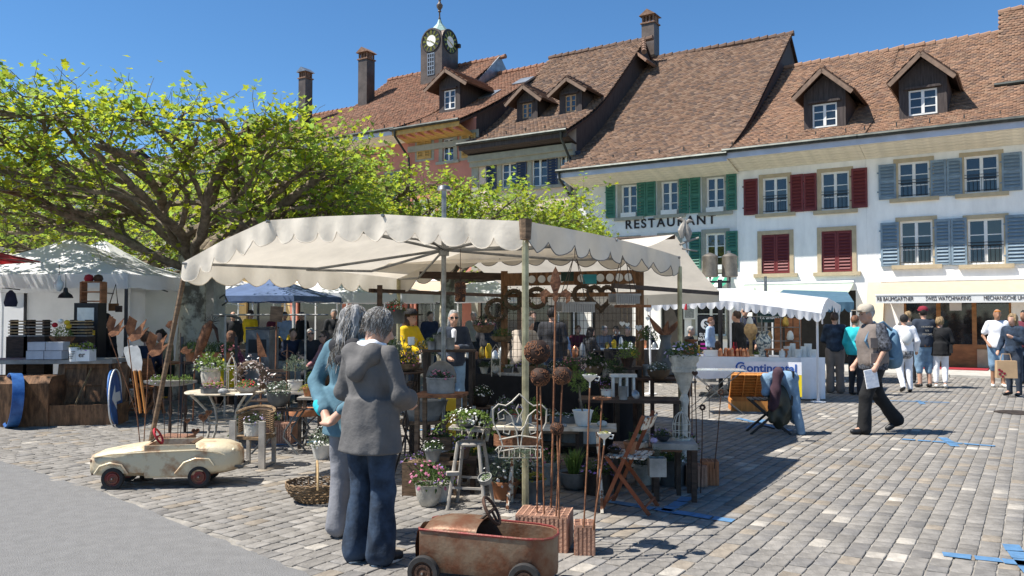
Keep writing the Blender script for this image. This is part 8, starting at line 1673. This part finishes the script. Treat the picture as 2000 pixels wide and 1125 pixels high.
for i, (px, nm, m_) in enumerate(((42, 'leftmost', 'willow'), (76, 'middle', 'wood_old'), (158, 'rightmost', 'willow'))):
 t = thing('slat_crate', f'{nm} stack of thin wooden slats at the tent front', 'crate', (at(px, 650, 13.4).x, 13.4, .0)); k = 6
 for j in range(k): MB().box((random.uniform(-.01, .01), 0, 1.28+j*.047), (.3, .22, .02)).build('slat', m_ if j % 3 else 'wood_grey', t)
 for x in (-.12, .12): MB().b2((x-.015, -.09, 1.27), (x+.015, .09, 1.27+k*.045)).build('batten', 'wood_dark', t)
 MB().b2((-.17, -.13, 0), (.17, .13, 1.268)).build('box_base', 'wood_dark', t)
t = thing('shell_planter', 'scalloped brown shell planter with red and yellow blooms', 'planter', (at(122, 655, 13.0).x, 13.0, .94)); MB().lathe([(.04, 0), (.05, .08), (.12, .2), (.2, .34), (.19, .34), (.1, .2)], n=26, wob=lambda a, z: .06*math.cos(a*13), sy=.5).build('shell', 'rust', t, True); inst('foliage', foliage('bush', 'green_light', None, 90), t, (0, 0, .32), (0, 0, 0), (.18, .12, .2))
for x, z, m_ in ((-.09, .52, 'petal_red'), (.13, .5, 'petal_yellow'), (.1, .56, 'petal_yellow'), (0, .58, 'petal_white')): MB().ell((x, -.06, z), (.045, .045, .04), 9, 6).build('bloom', m_, t, True)
t = thing('radio_cabinet', 'black cabinet with a glass dial in the left tent', 'cabinet', (at(176, 650, 13.9).x, 13.9, .0)); MB().b2((-.2, -.15, .0), (.2, .15, 1.82)).build('case', 'black_paint', t); MB().b2((-.14, -.162, 1.52), (.14, -.15, 1.74)).build('dial', 'glass_clear', t); MB().b2((.12, -.157, 1.28), (.16, -.15, 1.36)).build('sticker', 'yellow_box', t)
t = thing('shelf_unit', 'small brown open shelf on the black cabinet', 'shelf', (at(182, 600, 14.0).x, 14.0, 1.822))
for x in (-.17, .17): MB().b2((x-.015, -.1, 0), (x+.015, .1, .36)).build('side', 'teak', t)
for z in (.02, .18, .35): MB().b2((-.155, -.1, z), (.155, .1, z+.02)).build('shelf', 'teak', t)
for x, m_, lab in ((-.08, 'carpet_red', 'red round tin on top of the brown shelf'), (.08, 'rust_dark', 'dark iron pot on top of the brown shelf')): tag(MB().lathe([(.06, 0), (.08, .04), (.06, .1), (.01, .12)], n=14).build('pot', m_, None, True, loc=(at(182, 600, 14).x+x, 14.0, 2.195)), lab, 'pot')
for px, py, m_, lab in ((128, 582, 'black_paint', 'black enamel shade lamp hanging in the left tent'), (115, 562, 'glass_clear', 'old street lantern hanging in the left tent')):
 t = thing('hanging_lamp', lab, 'lamp', tuple(at(px, py, 13.8))); MB().lathe([(.12, 0), (.1, .05), (.04, .1), (.03, .17), (.001, .18)] if m_ == 'black_paint' else [(.03, -.06), (.07, .0), (.075, .08), (.03, .14), (.02, .2), (.001, .21)], n=16).build('shade', m_, t, True); MB().tube([(0, 0, .17), (0, 0, .4)], .005, 4).build('cord', 'black_paint', t)
t = thing('handbag', 'brown leather satchels hanging at the tent wall', 'bag', tuple(at(222, 600, 14.3))); MB().box((0, 0, 0), (.16, .05, .13)).build('satchel', 'leather_brown', t); MB().box((.1, -.02, -.03), (.1, .05, .11)).build('pouch', 'wood_dark', t); MB().tube([(-.07, 0, .06), (.03, 0, .4), (.07, 0, .06)], .01, 4).build('strap', 'wood_dark', t)
t = thing('cap', 'navy cap hanging on the left tent wall', 'cap', tuple(at(21, 585, 13.9))); MB().lathe([(.1, -.12), (.12, -.05), (.08, .1), (.02, .16)], n=12, sy=.5).build('cap', 'navy_wool', t, True)
ptab('small dark cafe table between the reading women', (at(303, 690, 15.3).x, 15.3), .74, .9, .7, 0, 'teak', 'pole_dark', 'post')
# right-hand wares
tt = thing('type_tray', 'orange wooden pigeonhole display tray leaning on its box', 'display tray', tuple(G(1480, 802)), R(-8)); W2 = .9
for a, b in (((-.45, -.18, 0), (.45, -.155, .17)), ((-.45, .3, 0), (.45, .325, .2)), ((-.45, -.154, 0), (-.425, .299, .19)), ((.425, -.154, 0), (.45, .299, .19))): MB().b2(a, b).build('box_side', 'orange_wood', tt)
Rm = rotm(R(42)); MB().box((0, .2, .42), (.84, .02, .58), Rm).build('tray_back', 'orange_wood', tt)
for k in range(5): q = np.array([0, .2, .42])+Rm @ np.array([-.42+k*.21, -.035, 0]); MB().box(q, (.018, .055, .58), Rm).build('divider', 'orange_wood', tt)
for k in range(9): q = np.array([0, .2, .42])+Rm @ np.array([0, -.03, -.28+k*.07]); MB().box(q, (.84, .04, .01), Rm).build('shelf', 'orange_wood', tt)
sg = G(1510, 850); fs = thing('folding_stool', 'black folding stool loaded with coats', 'stool', (sg.x, sg.y+.2, 0), R(-6))
for y in (-.16, .16):
 MB().bar((-.27, y, 0), (.25, y, .46), .022, .03).build('leg', 'black_paint', fs); MB().bar((.27, y*.9, 0), (-.25, y*.9, .46), .022, .03).build('leg', 'black_paint', fs)
for k in range(7): MB().b2((-.26+k*.076, -.19, .46), (-.26+k*.076+.055, .19, .475)).build('seat_slat', 'black_paint', fs)
MB().tube([(-.2, -.16, .06), (-.1, -.17, .12), (.05, -.16, .08)], .009, 5).build('stretcher', 'black_paint', fs)
MB().bar((.27, -.18, .4), (.3, -.18, .86), .025).build('back_post', 'black_paint', fs); MB().bar((.27, .18, .4), (.3, .18, .86), .025).build('back_post', 'black_paint', fs); MB().bar((.3, -.18, .84), (.3, .18, .84), .03).build('back_rail', 'black_paint', fs)
mat('puffer_green', (.04, .042, .03), .5, var=.2, bump=.4, bscale=6)
for nm, lab, cat, m_, pr_l, fo in (('coat', 'dark olive quilted coat hanging on the folding stool', 'coat', 'puffer_green', [('e', (.26, -.1, .45), (.14, .1, .28), rotm(0, R(12))), ('e', (.2, -.12, .62), (.12, .1, .16), None), ('c', (.14, -.14, .5), (.12, -.15, .3), .06, .05)], .012),
 ('jacket', 'pale denim jacket draped over the folding stool', 'jacket', 'denim_pale', [('e', (.24, -.05, .86), (.24, .13, .09), None), ('c', (.36, -.1, .84), (.5, -.12, .14), .1, .055), ('c', (.4, 0, .84), (.46, .02, .3), .1, .07), ('c', (.06, -.1, .84), (.04, -.13, .66), .07, .06)], .009),
 ('scarf', 'dark plum scarf draped over the denim jacket', 'scarf', 'suit_plum', [('c', (.24, .04, .95), (.2, -.17, .93), .055, .06), ('c', (.2, -.19, .92), (.12, -.21, .5), .06, .05), ('c', (.16, -.2, .7), (.1, -.2, .48), .07, .05)], .01)):
 if m_ == 'suit_plum': mat('suit_plum', (.05, .025, .035), .95, var=.2)
 o = tag(blob(nm, pr_l, .018, m_, None, .05, fo), lab, cat); o.location = Vector(fs.location)+Vector((-.1, 0, -.1)); o.rotation_euler = fs.rotation_euler
gt = at(1395, 770, 13.6); t = ptab('glass-topped folding table with chrome crossed legs', (gt.x, 13.6), .72, .95, .5, R(-4), 'glass_clear', 'pole_steel', 'Xf', .015)
t = thing('heart_sign', 'wire heart stake before the glass table', 'ornament', (at(1385, 760, 12.9).x, 12.9, 0))
MB().tube([(0, 0, 0), (0, 0, .42)], .006, 4).build('stake', 'iron', t); mb = MB(); mb.tube([(x, 0, y+.47) for x, y in heart_out(.05)], .008, 4, closed=True); mb.build('heart', 'iron', t)
dW = (tb-ta); nW = Vector((-dW.y, dW.x, 0)).normalized(); gobj = random.Random(5)
def ware(label, f, off, prof, m_, cat, name, n=12):
 p = ta+dW*f+nW*off; o = MB().lathe(prof, n=n).build(name, m_, None, True, loc=(p.x, p.y, tz+.004)); return tag(o, label, cat)
ware('large painted porcelain vase on the white table', .6, .25, [(.09, 0), (.1, .03), (.085, .06), (.15, .28), (.14, .36), (.08, .44), (.12, .5), (.1, .5)], 'vase_paint' if 'vase_paint' in MATS else mat('vase_paint', (.5, .52, .46), .2, var=0, scale=16, col2=(.05, .09, .12), mixlo=.45, mixhi=.55), 'vase', 'vase', 18)
ware('amber glass lamp globe on a stem on the white table', .5, .4, [(.08, 0), (.03, .05), (.03, .3), (.05, .34), (.13, .46), (.13, .56), (.08, .64), (.06, .64)], 'willow', 'lamp', 'oil_lamp', 16)
for i, f in enumerate((.27, .31, .335, .36, .40, .425, .45, .475)): ware(f'copper mould on the white table, {ORD[i]} of the row from the left', f, .1+.05*(i % 3), [(.05, 0), (.055, .03), (.04, .09), (.045, .12), (.02, .15+.02*(i % 2)), (.001, .17)], 'copper', 'copper ware', 'copper_mould')
for i, (f, m_, nm) in enumerate(((.37, 'petal_red', 'red glass bottle left on the white table'), (.39, 'maroon', 'dark red glass bottle right on the white table'), (.44, 'hair_dark', 'dark bottle behind the copper moulds'))): ware(nm, f, .22, [(.035, 0), (.035, .16), (.012, .22), (.012, .28)], m_, 'bottle', 'bottle')
for i, f in enumerate((.74, .78, .82, .86, .9, .935, .97)): ware(f'clear glass vessel on the white table, {ORD[i]} from the porcelain vase', f, .15+.13*(i % 3), [(.05, 0), (.06, .02), (.055+.02*(i % 2), .16+.05*(i % 3)), (.05+.02*(i % 2), .16+.05*(i % 3))], 'glass_clear', 'glassware', 'glass_vessel')
p = ta+dW*.70+nW*.2; t = thing('wood_stand', 'small brown wooden stand with curved feet on the white table', 'stand', (p.x, p.y, tz+.004), math.atan2(dW.y, dW.x)); MB().b2((-.22, -.1, .13), (.22, .1, .16)).build('top', 'teak', t)
for x in (-.17, .17): MB().tube([(x, -.05, .13), (x*1.1, -.06, .06), (x*.95, -.06, 0)], .018, 5).build('foot', 'teak', t); MB().tube([(x, .05, .13), (x*1.1, .06, .06), (x*.95, .06, 0)], .018, 5).build('foot', 'teak', t)
p = ta+dW*.19+nW*.15; tag(MB().box((0, 0, .06), (.27, .08, .12)).build('carton', 'paper_white', None, loc=(p.x, p.y, tz+.004)), 'plain white carton at the left of the white table', 'carton')
ware('gilt figure candlestick left of the white carton', .1, .12, [(.045, 0), (.015, .04), (.03, .1), (.015, .14), (.025, .2), (.001, .22)], 'brass', 'candlestick', 'candlestick'); ware('orange pottery jar at the left end of the white table', .015, .3, [(.08, 0), (.1, .08), (.07, .16), (.05, .18)], 'terracotta', 'jar', 'jar')
for i, (f, nm) in enumerate(((.05, 'left brown carved bust on the white table'), (.24, 'dark brown carved bust behind the white carton'))): p = ta+dW*f+nW*.4; blobt = thing('bust', nm, 'bust', (p.x, p.y, tz+.004)); blob('bust_figure', [('e', (0, 0, .06), (.1, .07, .07), None), ('e', (0, 0, .22), (.06, .07, .085), None), ('c', (0, 0, .08), (0, 0, .18), .05, .04)], .02, 'wood_dark', blobt, .03)
t = thing('display_stand', 'chrome tube display with hanging lamp and glass shelves', 'display', tuple(G(1520, 762)), R(-8))
for x in (-.7, -.3, .1, .5): MB().tube([(x, .2, 0), (x, .2, 1.6+.05*(x > 0))], .014, 5).build('upright', 'pole_steel', t)
for z in (1.05, 1.35, 1.58): MB().tube([(-.7, .2, z), (.5, .2, z)], .01, 5).build('crossbar', 'pole_steel', t)
for x, z, m_ in ((-.5, 1.06, 'brass'), (-.15, 1.06, 'willow'), (.3, 1.06, 'glass_clear'), (-.55, 1.36, 'glass_clear'), (.2, 1.36, 'brass')): MB().lathe([(.06, 0), (.08, .05), (.06, .15), (.03, .2), (.001, .21)], (x, .2, z+.012), 12).build('ware', m_, t, True)
for x in (.0, .22, .4): MB().b2((x, .35, .8), (x+.16, .38, 1.55)).build('picture_frame', 'teak', t)
p = at(1475, 610, 16.6); t = thing('hanging_lamp', 'black enamel shade lamp hanging in the glass stall', 'lamp', tuple(p)); MB().lathe([(.17, 0), (.15, .04), (.05, .1), (.03, .16), (.001, .17)], n=18).build('shade', 'black_paint', t, True); MB().tube([(0, 0, .16), (0, 0, .5)], .006, 4).build('cord', 'black_paint', t)
tag(MB().tube([(0, 0, 0), (.015, 0, .12)], [.03, .012], 7).build('red_ornament', 'petal_red', None, loc=at(1339, 605, 15.0)), 'small red ornament hanging under the white canopy', 'ornament')
t = thing('sign_board', 'black poster board with a white S disc reading SUPER MARKT', 'sign', tuple(G(1380, 728)), R(-10)); zz = .78
MB().b2((-.26, -.02, .0), (.26, .02, .05)).build('foot', 'black_paint', t); MB().b2((-.24, -.012, .05), (.24, .012, 1.6)).build('board', 'black_paint', t); MB().lathe([(.001, 0), (.15, 0), (.15, .004)], (0, -.018, 1.36), 22, rotm(R(90))).build('disc', 'paper_white', t)
for tx, s_, z, m_ in (('S', .26, 1.27, 'black_paint'), ('SUPER', .13, 1.02, 'paper_white'), ('MARKT', .13, .9, 'paper_white')):
 tm_ = text_mesh(tx, s_, m_, .003, serif=True); inst('lettering', tm_, t, (-text_width(tm_)/2-.01, -.026 if tx == 'S' else -.017, z), (R(90), 0, 0))
mat('magenta', (.5, .03, .3), .7)
for z, w2 in ((.78, .32), (.66, .38), (.58, .3)): MB().b2((-w2/2, -.017, z), (w2/2, -.0125, z+.05)).build('print_line', 'magenta', t)
t = thing('notice_frame', 'framed white notice on the restaurant wall', 'notice', ub(FP(1348, 612)[0], -.06, FP(1348, 612)[1]), UANG); MB().box((0, 0, 0), (.44, .03, .42)).build('frame', 'sash_white', t); MB().box((0, -.02, 0), (.34, .012, .32)).build('print', 'stone_grey', t)
t = thing('chalk_sign', 'black chalk sign hanging behind the glass stall', 'sign', tuple(at(1505, 615, 19.5))); MB().box((0, 0, 0), (.62, .02, .36)).build('board', 'chalkboard', t)
for tx, z in (('lberg', .05), ('ist anders.', -.1)): tm_ = text_mesh(tx, .12, 'paper_white', .002); inst('lettering', tm_, t, (-.26, -.014, z), (R(90), 0, 0))
MB().tube([(-.25, 0, .18), (-.25, 0, .55)], .006, 4).build('cord', 'iron', t); MB().tube([(.25, 0, .18), (.25, 0, .55)], .006, 4).build('cord', 'iron', t)
mat('lamp_bronze', (.22, .19, .15), .45, .6, var=.25, scale=6)
def street_lamp(label, px, py, Y, w_=.5, h=2.9):
 p = at(px, py, Y); t = thing('street_lamp', label, 'street lamp', (p.x, Y, 0)); z = p.z
 MB().tube([(0, 0, 0), (0, 0, z-.25)], .05, 8).build('post', 'pole_dark', t, True); MB().tube([(-w_/2, 0, z-.2), (-w_/2, 0, z-.3), (w_/2, 0, z-.3), (w_/2, 0, z-.2)], .025, 6).build('arm', 'pole_dark', t)
 for x in (-w_/2, w_/2): MB().lathe([(.15, -.2), (.17, -.18), (.16, .2), (.17, .24), (.12, .28), (.02, .32)], (x, 0, z), 14).build('lamp_head', 'lamp_bronze', t, True, 40)
street_lamp('twin bronze street lamp before the restaurant\'s green shutters', 1406, 523, 17.5, .42)
street_lamp('twin street lamp left of the plane tree trunk', 291, 522, 27, .3); street_lamp('twin street lamp under the main canopy\'s left half', 505, 523, 30, .5)
for px, Y, py, lab in ((1495, 24, 540, 'grey steel flagpole stub before the red shuttered house'), (1423, 18, 490, 'thin grey post right of the twin bronze lamp')):
 p = at(px, py, Y); tag(MB().tube([(0, 0, 0), (0, 0, p.z)], .045, 8).build('post', 'pole_steel', None, True, loc=(p.x, Y, 0)), lab, 'post')
for px, py, Y, r_, h, lab in ((1470, 655, 21, .5, 1.5, 'large leafy tub plant behind the glass stall'), (1385, 690, 20, .28, .8, 'yellow-green potted shrub beside the SUPER MARKT board'), (1984, 690, 20.5, .38, 1.35, 'round clipped shrub at the watch shop'), (1955, 715, 21, .3, .45, 'low green planting beside the bald man'), (617, 640, 28, .7, 2.2, 'palm-like yucca in a tub under the flags'), (600, 665, 26.5, .6, 1.0, 'broad-leaved plant right of the navy tent'), (1480, 640, 22.5, .45, 2.3, 'dark climbing shrub by the red shuttered house door')):
 p = at(px, py, Y); f = 'grass' if 'yucca' in lab else 'bush'
 t = potted(lab, (p.x, Y, 0), 'tub', 'zinc_dark', r_*.6, .45 if h > .6 else .25, f, 'green_yellow' if 'yellow' in lab else 'green_mid', None, 1.0, 1.0, int(px) % 17, name='tub_plant'); q = t.children[-1]; q.scale = (r_, r_, h-.3); q.location.z = .35 if h > .6 else .2
# square furniture under the trees
mat('stone_fountain', (.42, .4, .35), .9, var=.2, scale=4, bump=.4)
fo = thing('fountain', 'stone fountain pillar with iron spouts and long trough by the trunk', 'fountain', (at(408, 650, 17.5).x, 17.5, 0), R(-10)); MB().b2((-.24, -.24, 0), (.24, .24, 2.35)).build('pillar', 'stone_fountain', fo); MB().b2((-.32, -.32, 2.35), (.32, .32, 2.5)).build('cap_stone', 'stone_fountain', fo); MB().b2((-.29, -.29, 2.5), (.29, .29, 2.6)).build('cap_top', 'stone_fountain', fo)
for a, b in (((.3, -.6, 0), (2.6, -.48, .62)), ((.3, .48, 0), (2.6, .6, .62)), ((.3, -.479, 0), (.42, .479, .62)), ((2.48, -.479, 0), (2.6, .479, .62))): MB().b2(a, b).build('trough_wall', 'stone_fountain', fo)
mat('water', (.05, .07, .07), .05, spec=.8); MB().b2((.42, -.478, .4), (2.48, .478, .52)).build('water', 'water', fo)
MB().tube([(.2, 0, 1.62), (.5, 0, 1.6), (.7, 0, 1.55), (.75, 0, 1.45)], .03, 7).build('spout', 'zinc_dark', fo, True); MB().tube([(.2, 0, 1.95), (.35, 0, 2.05), (.42, 0, 1.9), (.3, 0, 1.82)], .02, 6).build('ornament', 'zinc_dark', fo, True)
wb = thing('waste_bin', 'tall dark grey panel bin behind the slatted chair', 'bin', (at(512, 720, 13.6).x, 13.6, 0), R(-6)); MB().b2((-.2, -.2, 0), (.2, .2, 1.38)).build('case', 'zinc_dark', wb); MB().b2((-.205, -.205, 1.39), (.205, .205, 1.42)).build('lid', 'pole_dark', wb); MB().b2((-.15, -.206, 1.0), (.15, -.2, 1.22)).build('slot', 'black_paint', wb)
yc = thing('folding_chair', 'yellow wooden cafe chair with a yellow jacket beside the bin', 'chair', (at(462, 720, 14.6).x, 14.6, 0), R(150)); 
for k in range(5): MB().b2((-.2, .18, .5+k*.085), (.2, .2, .5+k*.085+.06)).build('back_slat', 'orange_wood', yc); MB().b2((-.2, -.2+k*.08, .44), (.2, -.2+k*.08+.06, .46)).build('seat_slat', 'orange_wood', yc)
for x in (-.2, .2): MB().bar((x, -.2, 0), (x, .19, .92), .025).build('leg', 'iron', yc); MB().bar((x*.9, .2, 0), (x*.9, -.18, .45), .025).build('leg', 'iron', yc)
tag(blob('jacket', [('e', (0, 0, .3), (.2, .1, .28), None), ('e', (.1, -.05, .12), (.12, .1, .12), None)], .03, 'jacket_yellow', None, .05, .008), 'yellow jacket hanging on the cafe chair', 'jacket').location = (at(445, 720, 14.4).x, 14.35, .3)
def bench(label, px, Y, w_, rz=0, m_='stone_fountain', h=.45): t = thing('bench', label, 'bench', (at(px, 700, Y).x, Y, 0), rz); MB().b2((-w_/2, -.22, h-.08), (w_/2, .22, h)).build('seat', m_, t); [MB().b2((x-.06, -.18, 0), (x+.06, .18, h-.081)).build('leg', m_, t) for x in (-w_/2+.15, w_/2-.15)]; return t
bench('stone bench under the two seated men', 590, 18.15, 1.3, R(15)); bench('dark bench under the woman in pink', 640, 15.6, .9, R(-50), 'wood_dark'); bench('bench under the striped-top sitter', 447, 15.05, .6, R(150), 'wood_dark'); bench('bench under the dark-haired sitter by the bin', 497, 16.05, .6, R(110), 'wood_dark'); bench('bench under the reading woman in dark coat', 286, 14.55, .5, R(-160), 'wood_dark'); bench('bench under the reader facing the table', 318, 16.3, .5, R(-10), 'wood_dark')
for px, Y, rz, lab in ((1104, 21.05, -80, 'chair of the man holding a drink'), (1150, 20.05, 120, 'chair of the dark-haired restaurant guest'), (1178, 22.05, 30, 'chair of the guest in grey'), (1205, 22.55, -30, 'chair of the bearded guest'), (1345, 21.55, 60, 'chair of the white-haired guest')): bench(lab, px, Y, .45, R(rz), 'pole_dark')
tag(blob('handbag', [('e', (0, 0, .14), (.22, .12, .14), None)], .03, 'leather_brown', None, .02), 'tan leather handbag beside the woman in pink', 'bag').location = (at(622, 700, 14.9).x, 14.9, .3)
ptab('low dark table carrying the tan handbag', (at(615, 700, 15).x, 14.95), .31, 1.1, .5, R(-20), 'wood_dark', 'pole_dark', 'post')
for px, Y, rz, lab in ((430, 20.05, 30, 'chair of the guest near the fountain'), (530, 21.05, 170, 'chair of the auburn-haired guest'), (1128, 23.05, 10, 'chair of the guest in maroon'), (1228, 21.55, -40, 'chair of the grey-haired guest in black'), (1262, 22.55, 30, 'chair of the guest in navy'), (345, 24.05, 20, 'chair of the far guest left of the trunk'), (305, 25.05, -20, 'chair of the guest at the cafe awning')): bench(lab, px, Y, .45, R(rz), 'pole_dark')
for px, Y, lab in ((330, 24.6, 'far cafe table left of the trunk'), (470, 20.5, 'dark cafe table by the fountain'), (1190, 21.2, 'restaurant table before the dark-clad guests'), (1120, 21.8, 'restaurant table of the man with a drink'), (1245, 22, 'restaurant table beyond the timber post')): ptab(lab, (at(px, 700, Y).x, Y), .75, 1.1, .7, R(-20), 'cloth_white' if px in (330, 1190) else 'wood_dark', 'pole_dark', 'post')
for i, (a, b, Y0, Y1, lab, m_) in enumerate(((880, 1000, 15.2, 15.0, 'patterned black table behind the woman in sunglasses', 'cloth_black'), (1010, 1150, 15.8, 15.4, 'black table with boxes behind the sphere lanterns', 'cloth_black'), (1180, 1320, 19.8, 19.4, 'dark restaurant table under the gabled stall', 'cloth_black'), (440, 560, 22.5, 22.0, 'dark table under the navy tent', 'cloth_black'), (655, 780, 25, 24.5, 'dark goods table under the middle white tent', 'cloth_black'))):
 p0, p1 = at(a, 700, Y0), at(b, 700, Y1); p0.z = p1.z = 0; cloth_table(p0, p1, .7, .8, m_, lab, .7, topm='cloth_white' if i in (2,) else None)
 for k in range(9):
  f = (k+.5)/9; q = p0.lerp(p1, f)+Vector((0, .2+.15*(k % 3), .8)); mm = ['copper', 'glass_clear', 'brass', 'paper_white', 'wood_old', 'zinc', 'terracotta', 'petal_yellow', 'glass_clear'][(k*5+i) % 9]
  o = MB().lathe([(.05, 0), (.06, .04), (.05+.015*(k % 2), .12+.04*(k % 3)), (.02, .16+.06*(k % 3))], n=10).build('table_ware', mm, None, True, loc=q); tag(o, f'small {mm.split("_")[0].replace("petal", "yellow")} ware, {ORD[k]} from left on the {lab}'[:110], 'ware')
for i, (px, py, Y, c1, lab) in enumerate(((604, 530, 38, 'petal_yellow', 'yellow and red flag at the far facade'), (628, 530, 38.5, 'petal_red', 'red and white flag at the far facade'), (643, 538, 39, 'petal_red', 'small red flag right of the others'))):
 t = thing('flag', lab, 'flag', tuple(at(px, py, Y))); mb = MB(); mb.sheet(np.array([[(x, .03*math.sin(x*9), z-.2*x) for x in np.linspace(-.3, .3, 7)] for z in (.4, 0, -.45)])); mb.build('cloth', c1, t); mb = MB(); mb.sheet(np.array([[(x, -.02+.03*math.sin(x*9), z-.2*x) for x in np.linspace(-.08, .12, 4)] for z in (.25, 0, -.25)])); mb.build('field', 'petal_red' if i == 0 else 'paper_white', t); MB().tube([(-.32, 0, -.5), (-.32, 0, .6)], .02, 5).build('staff', 'pole_white', t)
# groups of alike things
GROUP = {'person': 'people at the market', 'potted plant': 'potted plants for sale', 'house': 'row of town houses', 'tree': 'plane trees on the square', 'tent': 'pop-up tents', 'market stall': 'market stall canopies', 'clay block': 'hollow clay blocks', 'garden stake': 'metal garden stakes', 'paint mark': 'blue pitch marks',
 'bench': 'seats under the trees', 'copper ware': 'copper moulds on the white table', 'glassware': 'glass vessels on the white table', 'ware': 'small wares on the dark tables', 'pendant': 'hanging pendants', 'wreath': 'wreaths', 'street lamp': 'twin street lamps', 'pedal car': 'pedal cars', 'road sign': 'blue road signs', 'carton': 'cartons', 'crate': 'slat crates', 'flag': 'flags', 'oar': 'oars', 'bust': 'carved busts', 'planter': 'planters', 'hanging planter': 'hanging slatted boxes', 'bottle': 'bottles on the white table', 'table': 'tables', 'lamp': 'hanging lamps', 'chest': 'wooden chests', 'stone': 'stones', 'leaflet': 'leaflets', 'chair': 'chairs', 'sign': 'signs'}
for o in bpy.data.objects:
 if o.parent is None and o.get('category') in GROUP and not o.get('group'): o['group'] = GROUP[o['category']]
